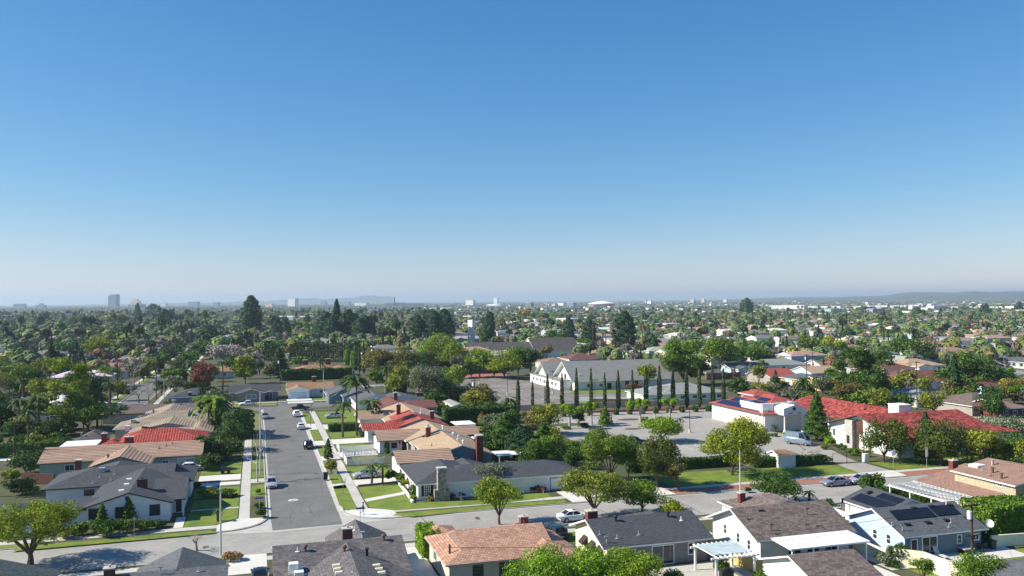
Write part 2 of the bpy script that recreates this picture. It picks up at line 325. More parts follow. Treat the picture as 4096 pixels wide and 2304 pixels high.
    def vent(s,kind,u,v,z,m='metal'):
        mb=MB()
        if kind=='pipe': mb.cyl(u,v,z-.15,z+.45,.05,6).box(u-.2,u+.2,v-.2,v+.2,z-.1,z+.03)
        elif kind=='turbine': mb.cyl(u,v,z-.2,z+.35,.14,8); mb.ball(u,v,z+.5,.27,.27,.2,10,5)
        elif kind=='tee': mb.cyl(u,v,z-.2,z+.6,.06,6).box(u-.25,u+.25,v-.05,v+.05,z+.6,z+.72)
        elif kind=='dormer': mb.tube([(u-.35,v,z),(u+.35,v,z+.02)],[.24,.24],8)
        elif kind=='sky': mb.box(u-.35,u+.35,v-.3,v+.3,z-.1,z+.12)
        elif kind=='unit': mb.box(u-.45,u+.45,v-.45,v+.45,z-.3,z+.8); mb.box(u+.45,u+.9,v-.2,v+.2,z,z+.45)
        elif kind=='stack': mb.box(u-.12,u+.12,v-.12,v+.12,z-.2,z+.7).box(u-.2,u+.2,v-.2,v+.2,z+.7,z+.78)
        o=mb.build('skylight' if kind=='sky' else 'vent',M[m],s.roof); return o
    def roofz(s,u,v,u0,u1,v0,v1,ze,p,ax):
        return ze+p*(min(v-v0,v1-v) if ax=='u' else min(u-u0,u1-u))
def patio_cover(label,u0,u1,v0,v1,z,posts,m='white',slats=False,name='patio_cover',cat='patio cover',slope=0,group=None):
    r=thing(name,label,cat,(u0+u1)/2,(v0+v1)/2,group=group); mb=MB()
    if slats:
        n=int((v1-v0)/.7)
        for i in range(n): v=v0+(i+.5)*(v1-v0)/n; mb.box(u0,u1,v-.1,v+.1,z-.1,z)
        mb.box(u0,u0+.12,v0,v1,z-.28,z-.1); mb.box(u1-.12,u1,v0,v1,z-.28,z-.1); mb.box((u0+u1)/2-.06,(u0+u1)/2+.06,v0,v1,z-.28,z-.1)
    else:
        mb.add([(u0,v0,z-slope),(u1,v0,z-slope),(u1,v1,z),(u0,v1,z),(u0,v0,z-slope-.16),(u1,v0,z-slope-.16),(u1,v1,z-.16),(u0,v1,z-.16)],[(0,1,2,3),(7,6,5,4),(0,4,5,1),(1,5,6,2),(2,6,7,3),(3,7,4,0)])
    mb.build('roof',M[m],r)
    for pu,pv in posts: MB().box(pu-.07,pu+.07,pv-.07,pv+.07,0,z-slope-.17).build('post',M['trim'],r)
    return r
# ---------------------------------------------------------------- the setting
gm=mat('far_ground',(.12,.11,.08),.95,0,.02,col2=(.075,.09,.04),fine=.5)
def sheet(name,poly,z,m,stuffed=False):
    mb=MB(); mb.add([(a,b,z) for a,b in poly],[tuple(range(len(poly)))]); return struct(name,mb,M[m] if isinstance(m,str) else m)
def px(pts): return [ (bg if q[0]=='b' else tg)(*q[1:]) for q in pts]
def arc(cx,cy,r,a0,a1,n=7): return [(cx+r*cos(R(a0+(a1-a0)*i/n)),cy+r*sin(R(a0+(a1-a0)*i/n))) for i in range(n+1)]
g=MB(); n=24
ring=[(0,0,-.16)]
rs=[150,700,3000,12000,45000]
vs=[(0,0,-.16)]; fs=[]
for r in rs:
    for i in range(n): vs.append((r*cos(2*pi*i/n),r*sin(2*pi*i/n),-.16))
for i in range(n): fs.append((0,1+i,1+(i+1)%n))
for k in range(len(rs)-1):
    for i in range(n): a=1+k*n; fs.append((a+i,a+n+i,a+n+(i+1)%n,a+(i+1)%n))
g.add(vs,fs); struct('ground',g,gm)
RZ=-.14
# raised blocks of land with their kerbs; the road surface lies 0.14 m lower
def block(name,poly,kerb=True,m='yard'):
    mb=MB().prism(poly,-.16,0); struct(name,mb,M[m])
    if kerb:
        P=[np.array(p) for p in poly]; n=len(P); inn=[]
        area=sum(P[i][0]*P[(i+1)%n][1]-P[(i+1)%n][0]*P[i][1] for i in range(n)); sg=1 if area>0 else -1
        for i in range(n):
            d1=P[i]-P[i-1]; d2=P[(i+1)%n]-P[i]; n1=np.array((-d1[1],d1[0]))/np.linalg.norm(d1); n2=np.array((-d2[1],d2[0]))/np.linalg.norm(d2); b=(n1+n2); b/=np.linalg.norm(b); c=max(.4,float(b@n1)); inn.append(P[i]+sg*b*.18/c)
        kb=MB(); V=[(p[0]-0*sg,p[1],.004) for p in P]+[(p[0],p[1],.004) for p in inn]+[(p[0],p[1],-.15) for p in P]
        # outer face stands 3 mm proud
        out=[P[i]-(inn[i]-P[i])*.02 for i in range(n)]
        V=[(p[0],p[1],.004) for p in out]+[(p[0],p[1],.004) for p in inn]+[(p[0],p[1],-.15) for p in out]
        kb.add(V,[(i,(i+1)%n,n+(i+1)%n,n+i) for i in range(n)]+[(i,2*n+i,2*n+(i+1)%n,(i+1)%n) for i in range(n)])
        struct('kerb',kb,M['kerb'])
U0,U1=1.55,11.9; VN,VS=118.4,106.4
blkA=[(-140,118.2)]+[( -4.5,118.2)]+arc(-4.5,124.3,6.1,-90,0)[1:]+[(U0,243)]+arc(-4,243,5.5,0,90)[1:]+[(-26,248.5)]+[(-30.8,244),(-31,200),(-140,200)]
blkA=[(-160,118.2),(-4.5,118.2)]+arc(-4.5,124.3,6.05,-90,0)[1:]+[(U0,244)]+arc(-3.4,244,4.95,0,90)[1:]+[(-60,249),(-160,249)]
block('ground_block',blkA)
blkB=[(U1,124.5)]+arc(18,124.5,6.1,180,270)[1:]+[(260,118.4),(260,470),(70,470),(58,300),(46,262)]+[(40,252),(30,246),(17,243)]+arc(16.9,238,5,90,180)[1:]
block('ground_block',blkB)
block('ground_block',[(-160,60),(260,60),(260,VS),(-160,VS)])
block('ground_block',[(-31.6,268),(3,268),(30,266),(44,275),(55,310),(66,470),(64,640),(-31.6,640)])
block('ground_block',[(-160,268),(-39.4,268),(-39.4,330),(-160,330)]); block('ground_block',[(-160,345),(-39.4,345),(-39.4,640),(-160,640)])
# roads
sheet('main_road',[(-260,99),(360,99),(360,126),(-260,126)],-.148,'asph')
sheet('side_road',[(1.0,116.5),(12.2,117.3),(12.5,243),(17,250),(40,258),(45,275),(40,270),(-24,270),(-45,270),(-45,245),(.9,245)],-.144,'asph_dk')
sheet('far_road',[(-45,262),(-27,262),(-27,700),(-45,700)],-.15,'asph_dk'); sheet('cross_road',[(-160,328),(-40,328),(-40,347),(-160,347)],-.152,'asph')
sheet('road_patch',px([('b',1,700,1262),('b',1,858,1245),('b',1,735,1392),('b',1,600,1402)]),-.14,mat('patch_asphalt',(.24,.235,.225),.9,.1,.3,fine=.2))
for a,b in ((22,.06),(47,.05),(74,.06),(60,.04)): sheet('road_crack',[(a,107.2),(a+.07,107.2),(a+.5,112),(a+.1,117.7),(a,117.7),(a+.38,112)],-.143,mat('tar',(.06,.06,.06),.9,.1,1))
tar=mat('tar',(.06,.06,.06),.9,.1,1)
for i in range(16):
    a=random.uniform(2.4,10.8); b=random.uniform(120,240); q=[(a+random.uniform(-.6,.6),b+j*2.2) for j in range(5)]; sheet('road_crack',q+[(x+.06,y) for x,y in reversed(q)],-.1425,tar)
for i in range(22):
    a=random.uniform(-40,110); b=random.uniform(107.5,117); q=[(a+j*1.7,b+random.uniform(-.35,.35)) for j in range(5)]; sheet('road_crack',q+[(x,y+.05) for x,y in reversed(q)],-.1425,tar)
for i in range(9):
    a=random.uniform(3,10.5) if i<5 else random.uniform(-30,90); b=random.uniform(125,235) if i<5 else random.uniform(108,116); sheet('oil_stain',[(a+random.uniform(.25,.6)*cos(t*.7),b+random.uniform(.4,1.1)*sin(t*.7)) for t in range(9)],-.1415,mat('oil_dark',(.1,.095,.09),.8,.2,2))
# gutters and the concrete cross gutter at the junction
sheet('gutter',[(U0-.1,124.3),(2.05,124.3),(2.05,250),(U0-.1,250)],-.13,'conc'); sheet('gutter',[(11.25,124.5),(U1+.1,124.5),(U1+.1,243),(11.25,243)],-.13,'conc')
sheet('gutter',[(-160,117.75),(-4.5,117.75),(-4.5,118.3),(-160,118.3)],-.13,'conc'); sheet('gutter',[(18,117.95),(260,117.95),(260,118.5),(18,118.5)],-.13,'conc')
sheet('gutter',[(-160,VS-.1),(260,VS-.1),(260,VS+.45),(-160,VS+.45)],-.13,'conc')
sheet('cross_gutter',[(-4.5,117.4),(2.1,116.1),(11.2,117.0),(18,117.9),(18,118.7),(13.2,120.2),(11.7,124.5),(11.3,124.5),(11.25,117.5),(2.1,117.1),(1.95,124.3),(1.5,124.3),(.6,120.5),(-4.5,118.3)],-.126,'kerb')
# pavements
PV=.012
sheet('pavement',[(-2.3,121.9),(-.85,121.9),(-.85,243),(-2.3,243)],PV,'conc'); sheet('pavement',[(14.05,121.9),(15.55,121.9),(15.55,240),(14.05,240)],PV,'conc')
sheet('pavement',[(-160,120.2),(-5,120.2),(-5,121.85),(-160,121.85)],PV,'conc'); sheet('pavement',[(18.6,121.4),(260,121.4),(260,122.9),(18.6,122.9)],PV,'conc')
sheet('corner_pavement',[(-5,118.5),(-4.4,118.5)]+arc(-4.5,124.3,5.8,-88,-2)[0:]+[(-.8,124.2),(-2.3,124.6),(-5,121.9)],PV+.004,'conc_lt')
sheet('corner_pavement',[(12.1,124.5)]+arc(18,124.5,5.85,180,270)[1:]+[(19.5,118.65),(18.6,122.9),(15.6,124.8),(14,124.8)],PV+.004,'conc_lt')
sheet('kerb_ramp',[(13.6,121.3),(16.6,119.6),(18.4,121.2),(15.0,122.6)],PV+.009,'white')
sheet('pavement',[(-160,103.6),(260,103.6),(260,105.2),(-160,105.2)],PV,'conc')
sheet('pavement',[(-40,270),(-30,270),(-30,271.5),(-40,271.5)],PV,'conc')
for a,b in ((268.6,330),(345.5,640)): sheet('pavement',[(-43.6,a),(-42.2,a),(-42.2,b),(-43.6,b)],PV,'conc'); lg2=sheet('lawn',[(-42.1,a),(-40.6,a),(-40.6,b),(-42.1,b)],PV,'grass')
sheet('pavement',[(-29.2,268.6),(-27.8,268.6),(-27.8,640),(-29.2,640)],PV,'conc')
# expansion of lawns and drives traced on the ground
LW=.02
def lawn(*pts,m='grass',name='lawn',z=LW): return sheet(name,px(pts),z,m)
def lg(*pts,m='grass',name='lawn',z=LW): return sheet(name,list(pts),z,m)
lawn(('b',2,735,590),('b',2,860,572),('b',2,972,800),('b',2,880,822),('b',2,800,770))
lawn(('b',2,980,602),('b',2,1350,562),('b',2,1425,640),('b',2,1040,712)); lawn(('b',2,1055,738),('b',2,1425,665),('b',2,1500,745),('b',3,0,712),('b',3,150,655),('b',3,345,655),('b',3,380,690),('b',3,0,742),('b',2,2040,770),('b',2,1350,820),('b',2,1250,812),('b',2,1090,790))
lawn(('b',2,1310,870),('b',2,1350,848),('b',2,2100,785),('b',3,490,712),('b',3,530,742),('b',3,0,785),('b',2,1500,880))
lg((12.15,143.5),(13.9,143.5),(13.9,151),(12.15,151)); lg((12.15,152.5),(13.9,152.5),(13.9,164.5),(12.15,164.5),m='dry'); lg((12.15,170),(13.9,170),(13.9,179.5),(12.15,179.5))
lg((12.15,189),(13.9,189),(13.9,205),(12.15,205)); lg((12.15,216),(13.9,216),(13.9,235),(12.15,237))
lg((15.7,145.8),(22.8,145.8),(22.8,157),(15.7,157)); lg((15.7,159),(22.5,159),(22.5,167),(15.7,167),m='dry'); lg((15.9,174),(22,174),(22,182),(15.9,182)); lg((15.9,190.5),(23,190.5),(23,199.5),(15.9,199.5)); lg((15.9,216),(28,216),(30,238),(15.9,238))
lg((-.7,124.6),(1.35,124.6),(1.35,152),(-.7,152),m='yard');sheet('garden_path',px([('b',2,1040,712),('b',2,1425,640),('b',2,1425,666),('b',2,1056,738)]),.024,'conc_lt'); lg((-.7,138),(1.35,138),(1.35,146.5),(-.7,146.5),z=.026); lg((-.7,152.6),(1.35,152.6),(1.35,158),(-.7,158)); lg((-.7,160),(1.35,160),(1.35,170),(-.7,170)); lg((-.7,178),(1.35,178),(1.35,240),(-.7,240),m='dry')
lg((-9.3,122.1),(-5.5,122.1),(-2.5,124.8),(-2.5,130.8),(-9,130.8)); lg((-9,132),(-2.5,132),(-2.5,138),(-9,138)); lg((-9.3,139),(-2.5,139),(-2.5,146.5),(-9.3,146.5)); lg((-9.3,157.5),(-2.5,157.5),(-2.5,170),(-9.3,170))
lawn(('b',1,230,1165),('b',1,640,1128),('b',1,2020,1012),('b',1,2075,1035),('b',1,1440,1095),('b',1,100,1215))
lg((-160,118.5),(-27,118.5),(-27,120),(-160,120))
lg((-9,148),(-2.5,148),(-2.5,150.6),(-9,150.6),m='conc_lt',name='driveway'); lg((-9.3,152),(-2.5,152),(-2.5,157),(-9.3,157),m='conc_lt',name='driveway'); lg((-.8,148.2),(1.4,148.2),(1.4,151.5),(-.8,151.5),m='conc',name='driveway',z=.028)
lg((-9,131),(-2.4,131),(-2.4,131.8),(-9,131.8),m='conc',name='garden_path'); lg((-10.6,122),(-9.4,122),(-9.4,128),(-10.6,128),m='conc_lt',name='garden_path')
for a,b in ((139.3,143.2),(164.8,169.5),(182.6,188.5),(205.5,215.5)): lg((12.05,a),(14.0,a),(14.0,b),(12.05,b),m='conc_lt',name='driveway')
lg((15.6,140.2),(22.6,140.2),(22.6,145.2),(15.6,145.2),m='conc_lt',name='driveway'); lg((15.6,167.5),(23,167.5),(23,173.5),(15.6,173.5),m='conc_lt',name='driveway'); lg((15.6,183),(24,183),(24,189.5),(15.6,189.5),m='conc_lt',name='driveway'); lg((15.6,205),(27,205),(27,213),(15.6,213),m='conc_lt',name='driveway')
lg((45,118.7),(50,118.7),(50,126),(45,126),m='conc_lt',name='driveway',z=.03); lg((56,118.7),(62,118.7),(62,124),(56,124),m='conc_lt',name='driveway',z=.03)
# strip by the school: grass, brick paving, pavement
lg((64,123.1),(100,123.1),(100,130.2),(64,134)); lg((107,123.1),(150,123.1),(150,129.5),(107,130)); lg((60,118.65),(98,118.65),(98,121.2),(60,121.2),m='brickpave',name='brick_verge'); lg((105.5,118.65),(140,118.65),(140,121.2),(105.5,121.2),m='brickpave',name='brick_verge')
lawn(('b',4,655,378),('b',4,905,362),('b',4,1190,440),('b',4,900,468),m='asph_lot',name='gate_drive',z=.03); lg((99.5,118.6),(105.3,118.6),(106,123),(98.6,123),m='conc_lt',name='driveway',z=.034)
# school parking lot and the church parking lot behind the wall
LOT=[(64,137.5),(99,133),(105.5,131),(107,137),(110,146),(112,165),(108,180),(122,206),(124,211),(110,217),(86,219),(66,221)]
sheet('school_parking_lot',LOT,.03,'asph_lot')
sheet('church_parking_lot',[(60,222.5),(86,221.3),(112,219.5),(118,250),(100,262),(97,300),(92,326),(62,326)],.03,mat('worn_lot',(.13,.12,.115),.9,0,.14,col2=(.3,.27,.24),fine=.3))
for i in range(9):
    sheet('parking_line',[(67+i*2.7,196),(67.12+i*2.7,196),(67.12+i*2.7,201),(67+i*2.7,201)],.036,'paint'); sheet('parking_line',[(70+i*2.7,244),(70.12+i*2.7,244),(70.12+i*2.7,250),(70+i*2.7,250)],.036,'paint')
    sheet('parking_line',[(66+i*2.7,270),(66.12+i*2.7,270),(66.12+i*2.7,276),(66+i*2.7,276)],.036,'paint'); sheet('parking_line',[(78+i*2.7,152),(78.12+i*2.7,152),(78.12+i*2.7,157),(78+i*2.7,157)],.036,'paint')
sheet('brick_terrace',[(66,326),(96,322),(99,338),(66,340)],.034,'brickpave')
lg((64,213),(120,206),(124,211),(110,217),(86,218.9),(64,221.5),m='mulch',name='planting_strip',z=.036)
lg((88,222),(124,218),(124,232),(92,236),m='grass',z=.04); lg((96,255),(118,252),(120,262),(100,264),m='grass',z=.04)
for c,rr in (((71.5,193),4.2),((84,181.5),2.2),((89.5,196),3)): sheet('planting_island',[(c[0]+rr*cos(a*.524),c[1]+.6*rr*sin(a*.524)) for a in range(12)],.042,'yard')
# back gardens
lg((-160,62),(-3,62),(-3,103.4),(-160,103.4),m='dry',name='garden_ground',z=.008); lg((62,165),(48,165),(48,245),(62,245),m='dry',name='garden_ground',z=.008)
lg((1.2,99),(-3,99),(-3,106.3),(1.2,106.3),m='conc_lt',name='driveway',z=.03); lg((15.6,86),(19,86),(19,103.5),(15.6,103.5),m='conc_lt',name='driveway',z=.03); lg((19.5,98),(23,98),(23,103.4),(19.5,103.4)); lg((-5,98),(-3.1,98),(-3.1,106.2),(-5,106.2))
lg((31.5,88),(36.6,88),(36.6,103.5),(31.5,103.5),m='asph_dk',name='driveway',z=.03); lg((37,99),(53,99),(53,103.4),(37,103.4)); lg((67.5,98),(76,98),(76,103.4),(67.5,103.4)); lg((50.5,97),(56,97),(56,106.2),(50.5,106.2),m='conc_lt',name='driveway',z=.032)
lg((67,78),(69.5,78),(69.5,86),(67,86),m='conc',name='patio',z=.03); lg((71,77.5),(86,77.5),(86,82),(71,82),m='conc_lt',name='patio',z=.03); lg((69,73),(90,73),(90,77.4),(69,77.4),m='grass',z=.02); lg((86,74),(92,74),(92,80),(86,80),m='grass',z=.026)
lg((56,66),(66.5,66),(66.5,80),(60,80),m='conc_lt',name='pool_deck',z=.03); lg((38,80),(52,80),(52,87),(38,87),m='conc',name='patio',z=.03)
# ---------------------------------------------------------------- the houses one by one
def onroof(pxy,wp):
    u0,u1,v0,v1,ze,p,ax=wp; z=ze+.8
    for _ in range(25):
        u,v=G(*pxy,z); z=.5*z+.5*(ze+p*max(0,(min(v-v0,v1-v) if ax=='u' else min(u-u0,u1-u))))
    return u,v,z
def vents(h,wp,lst):
    for k,pt,*m in lst: u,v,z=onroof(pt,wp); h.vent(k,u,v,z,m[0] if m else 'metal')
# dark-roofed white corner house
h=House('white corner house with dark shingle roof and dark framed windows beside the lawn',-16,134,'r_char','white_wall','dark_trim')
h.wing(-22.3,-10.9,126.0,134,2.6,.3,'v'); w1=(-22.3,-10.9,126,147,2.6,.3,'v'); h.wing(-22.3,-10.9,133.99,145,2.55,.3,'v',walls=False)
h.wing(-30.3,-9.2,140.6,153,2.6,.3,'u','h',3.0); w2=(-30.3,-9.2,140.6,153,2.6,.3,'u')
h.wing(-17,-9.4,127.9,140.5,2.58,.29,'u',3,'g',walls=False); h.wall(-11.6,-10.0,131,141,-.1,2.7)
h.wing(-26.3,-21,126.6,134,2.35,.2,'u','g','g'); h.wing(-25.9,-17,150,158.5,2.5,.33,'v','g','h')
h.wall(-9.9,-9.7,128.6,128.8,0,2.5)
h.done('dark_trim')
for c,lab in ((-20.9,None),(-17.6,None),(-13.3,None)): h.win('S',126.32,c,.9,1.35,1.5,frame='dark_trim',bars=(1,0),fr=.16)
h.win('S',141.1,-24,1.2,1.4,.9,frame='dark_trim'); h.win('S',126.34,-16.8,3.2,.45,.55,name='vent',frame='dark_trim',bars=(0,2))
h.chimney(-15.4,130.9,3.3,5.0,1.3,.8,'brick_dk','dark_trim'); h.door('S',130.9,-10.6)
for p in (B(1,980,440),): u,v,z=onroof(p,w2); h.vent('unit',u,v,z-.3,'metal')
vents(h,w2,[('pipe',B(1,1130,415)),('pipe',B(1,1097,475)),('pipe',B(1,957,505)),('pipe',B(1,1062,530)),('pipe',B(1,892,560))]); vents(h,w1,[('pipe',B(1,1380,540)),('dormer',B(1,1240,525),'trim'),('dormer',B(1,1215,575),'trim'),('dormer',B(1,1165,635),'trim')])
tag(solo('garden_wall',MB().box(-44,-26.4,133.2,133.45,0,1.75).box(-26.6,-26.4,127,133.2,0,1.75),M['white_wall'],'white rendered garden wall left of the dark-roofed corner house','wall'))
h=House('low blue-grey roofed house half hidden behind the big yellow-green tree at the left edge',-36,127,'r_teal','white_wall','trim')
h.wing(-44,-27.5,123.5,131.5,2.5,.3,'u','g','h').done(); h.win('S',124.02,-34,1,1.3,1.1)
# H3 brown tile
h=House('blue-walled house with long brown tile roof and short gable wing behind the dark-roofed corner house',-22,164,'r_shake','sage','brown_trim')
h.wing(-36,-9.2,163.6,176,2.6,.29,'u','g','g',walls=True); h.wing(-27,-17.1,157.3,170,2.55,.32,'v','g','g'); w=(-36,-9.2,163.6,176,2.6,.29,'u'); h.done('brown_trim')
h.chimney(-22.4,171.4,4.0,5.3,1.5,.8); h.win('S',157.7,-23,.9,2.4,1.3); h.win('S',164.12,-15.5,1.1,1.1,.8,frame='trim'); h.garage('S',164.12,-12,3,2.1,'white'); vents(h,w,[('pipe',B(1,1597,200),'brown_trim'),('pipe',B(1,1655,180),'brown_trim'),('pipe',B(1,1527,225),'brown_trim')])
h.vent('turbine',-24.5,161.5,3.3,'brown_trim'); h.win('S',164.1,-31,1,1.6,1.1)
mb=MB().box(-29.4,-28.5,160.2,161,0,3.3).slot(1).box(-29.5,-28.4,160.1,161.1,3.3,3.45); tag(mb.build('chimney',[M['brick'],M['conc']],h.roof))
# H4 red tile
h=House('house with bright red barrel tile hip roof, left side of the street',-18,186,'r_red','white_wall','brown_trim')
h.wing(-26,-9.4,180.3,193,2.6,.31,'u',4.5,'h'); h.wing(-26.3,-15.4,180.0,195,2.6,.33,'u',4.6,'h',walls=False); h.wing(-29,-24.7,180.2,186,2.5,.33,'v','h','g'); h.done('brown_trim')
h.chimney(-28.6,184,2.2,4.4,.9,.9); h.vent('unit',-25,189,4.3,'white'); h.win('S',180.82,-20,1,1.4,1.1); h.win('S',180.82,-13,1,1.4,1.1); patio_cover('flat white patio roof beside the brick chimney left of the red tile roof',-36,-29.5,180,188,2.7,[(-35.7,180.3),(-30,180.3)])
# H5
h=House('sprawling house with grey-tan tile roof behind the red barrel tile roof',-18,205,'r_shake2','beige','brown_trim')
h.wing(-30,-9,203.4,224,2.5,.24,'u','h',6); h.wing(-26,-10.5,195.5,212,2.5,.2,'v',3,'g',walls=False); h.wing(-25.9,-13.5,216,229,3.1,.3,'v','g','g'); h.wing(-14.5,-8.8,193,206,2.5,.33,'v','h','g')
h.done('trim'); h.vent('unit',-26.2,207,3.2,'metal'); h.vent('stack',-25.5,220,4.6,'trim'); h.vent('sky',-22.2,205.2,3.0,'metal'); h.vent('turbine',-22.9,214.6,4.5,'brown_trim'); h.vent('pipe',-20.3,215,4.5,'brown_trim'); h.win('S',204,-12,1,1.3,1.1)
h=House('small grey gable-roofed outbuilding left of the red tile house',-31,192,'r_dark','grey_wall','grey_trim')
h.wing(-34.8,-29.3,190,199,2.4,.5,'v','h','h').done(); h.vent('stack',-34,191.5,3,'metal')
# H6
h=House('long low dark brown roofed house at the end of the left row',-24,236,'r_brown','beige','brown_trim')
h.wing(-37,-6,232,245,2.4,.22,'u','h','h').done(); h.chimney(-14.5,238.5,3.6,5,1.3,1,'stone'); h.chimney(-20.5,237.6,3.6,4.7,.8,.8,'conc'); h.vent('unit',-33.4,238,3.8,'white'); h.win('S',232.6,-20,1,1.6,1)
# right-hand row: corner house with stone chimney
h=House('white corner house with charcoal hip roof, river-stone chimney and white gridded windows',34,131,'r_char','white_wall','trim')
h.wing(22.9,34.2,126.7,142.6,2.5,.3,'v','h','h'); h.wing(26,50.2,126.6,137,2.5,.3,'u','h','h'); wR=(26,50.2,126.6,137,2.5,.3,'u'); h.wing(30,37,132,141,2.4,.3,'v','g','g'); h.done()
mb=MB().box(26.1,27.4,125.5,126.5,1.6,4.9).box(25.6,27.9,125.6,126.55,0,1.7).slot(1).box(26.0,27.5,125.4,126.6,4.9,5.02).box(26.1,26.35,125.42,126.5,4.7,4.9); mb.build('chimney',[M['stone'],M['conc']],h.roof)
h.win('S',127.2,24.8,.5,1.0,1.8,bars=(2,4)); h.win('S',127.2,33.4,.9,1.9,1.3,bars=(4,3),fr=.14); 
for c in (24.1,25.5,32.1,34.7): h.win('S',127.18,c,.6 if c<30 else .9,.4,1.7 if c<30 else 1.3,name='shutter',frame='dark_trim',pane='dark_trim',bars=(0,0))
for c in (130,133,136,139): h.win('W',23.4,c,.7,1.5,1.3,bars=(1,1))
h.win('S',127.2,40.2,.7,1.0,1.6,bars=(1,0)); h.garage('S',127.15,46.6,4.4,2.0,'dark_trim',frame='dark_trim'); vents(h,wR,[('pipe',B(2,1830,350)),('pipe',B(2,1890,330)),('dormer',B(2,1790,345),'trim'),('pipe',B(2,1910,380))])
def row_house(label,v0,vm,v1,uR,uc,wm,roofm,trim,vr0,vr1,apex,zr,yW,flatm=None,roof2=None,name='house'):
    pass
# R2: tan roofed, V ridge at u 35
h=House('grey-walled house with tan shingle roof and tall brick chimney on its front gable',33,152,'r_tan','slate_wall','trim')
h.wing(29.1,41.2,147.8,165.5,2.5,.31,'v','g','g'); h.done(); h.root['_o']
k=MB(); vs,top,oth,zr,p=wing_geo(22.9,33,144.0,153.2,2.5,.31,'u','g','g'); k.add(vs,top); k.slot(1).add(vs,oth); k.build('roof',[M['r_shake'],M['brown_trim']],h.root,label='banded tile roof of the street wing'); MB().box(23.4,33,144.5,152.7,-.1,2.45).build('wall',M['white_wall'],h.root)
mb=MB().box(37.6,38.8,146.9,148.1,0,5.9).slot(1).box(37.5,38.9,146.8,148.2,5.9,6.1); mb.build('chimney',[M['brick'],M['conc']],h.roof); h.win('S',148.2,33.5,1,1.5,1.2); h.vent('turbine',36.1,151,4.1,'trim'); h.vent('pipe',35.6,154,4.2,'trim'); h.vent('stack',36.4,156,4.1,'trim'); h.vent('pipe',31.3,156,3.2,'brown_trim'); h.garage('W',23.4,148.6,4.6)
patio_cover('flat white patio roof with green mesh below, behind the brick chimney gable',41.3,47,146,150.5,2.5,[(41.6,146.2),(46.7,146.2),(46.7,150)]) 
# R3
h=House('tan shingle-roofed house with banded tile street wing behind the white picket fences',34,170,'r_tan','taupe','trim')
h.wing(28.2,41.5,166.5,180.5,2.5,.3,'v','g','g'); h.wing(28.8,34,162.2,168,2.45,.3,'v','g','g',walls=True); h.done()
for a in ((22.9,32,168.4,177.8),(38,44.4,170.4,178.9)):
    k=MB(); vs,top,oth,zr,p=wing_geo(*a,2.5,.31,'u','g','g'); k.add(vs,top); k.slot(1).add(vs,oth); k.build('roof',[M['r_shake'],M['brown_trim']],h.root,label='banded tile roof of the side wing'); MB().box(a[0]+.5,a[1]-.4,a[2]+.5,a[3]-.5,-.1,2.45).build('wall',M['white_wall'],h.root)
h.win('S',168.88,26.3,.9,1.1,1.1,frame='dark_trim',bars=(3,3),fr=.12); h.door('S',168.86,28.3,frame='dark_trim'); mb=MB().box(31.9,32.8,164.4,165.2,1,5.3).slot(1).box(31.85,32.85,164.3,165.3,5.3,5.45).cyl(32.3,164.8,5.45,5.9,.25,8); mb.build('chimney',[M['brick'],M['conc']],h.roof)
h.garage('W',23.4,173,4.6); h.vent('turbine',36.3,169.5,4.2,'trim'); h.vent('turbine',37.1,163.5,3.6,'trim'); patio_cover('flat white patio roof between the banded tile wings of the right row',41.8,46,163,168,2.5,[(42,163.2),(45.8,163.2)])
# R4 red
h=House('house with bright red roof, part barrel tile, in the right row',33,190,'r_redflat','white_wall','trim')
h.wing(28.5,41,184,200.5,2.5,.3,'v','g','g').done('brown_trim')
k=MB(); vs,top,oth,zr,p=wing_geo(21.8,32.5,183.3,190.2,2.5,.31,'u','g','g'); k.add(vs,top); k.slot(1).add(vs,oth); k.build('roof',[M['r_red'],M['trim']],h.root,label='red barrel tile roof of the street wing'); MB().box(23,32,183.8,189.7,-.1,2.45).build('wall',M['white_wall'],h.root)
h.garage('W',23,186.8,4.6); mb=MB().box(37.8,38.7,190,190.8,2,5).slot(1).box(37.7,38.8,189.9,190.9,5,5.15); mb.build('chimney',[M['brick'],M['conc']],h.roof); h.vent('pipe',36.3,194,4.2,'trim'); h.vent('stack',36.9,196,4.2,'trim')
patio_cover('flat pale patio roof behind the banded tile roof of the right row',42.5,47,184,190,2.6,[(42.7,184.2),(46.8,184.2)])
# R5
h=House('house with tan roof and pale garage facing the drive, behind the red roof',33,206,'r_tan','beige','trim')
h.wing(28.4,42,195.8,215.5,2.5,.28,'v','g','g').done()
k=MB(); vs,top,oth,zr,p=wing_geo(22.9,32,201,209.5,2.5,.33,'u','g','g'); k.add(vs,top); k.slot(1).add(vs,oth); k.build('roof',[M['r_shake'],M['trim']],h.root,label='banded tile roof of the garage wing'); MB().box(23.4,32,201.5,209,-.1,2.45).build('wall',M['cream'],h.root)
h.garage('S',201.46,27,4.8); mb=MB().box(31.6,32.5,198.6,199.4,1,5.8).slot(1).box(31.5,32.6,198.5,199.5,5.8,5.95).cyl(32,199,5.95,6.3,.2,8); mb.build('chimney',[M['brick'],M['conc']],h.roof)
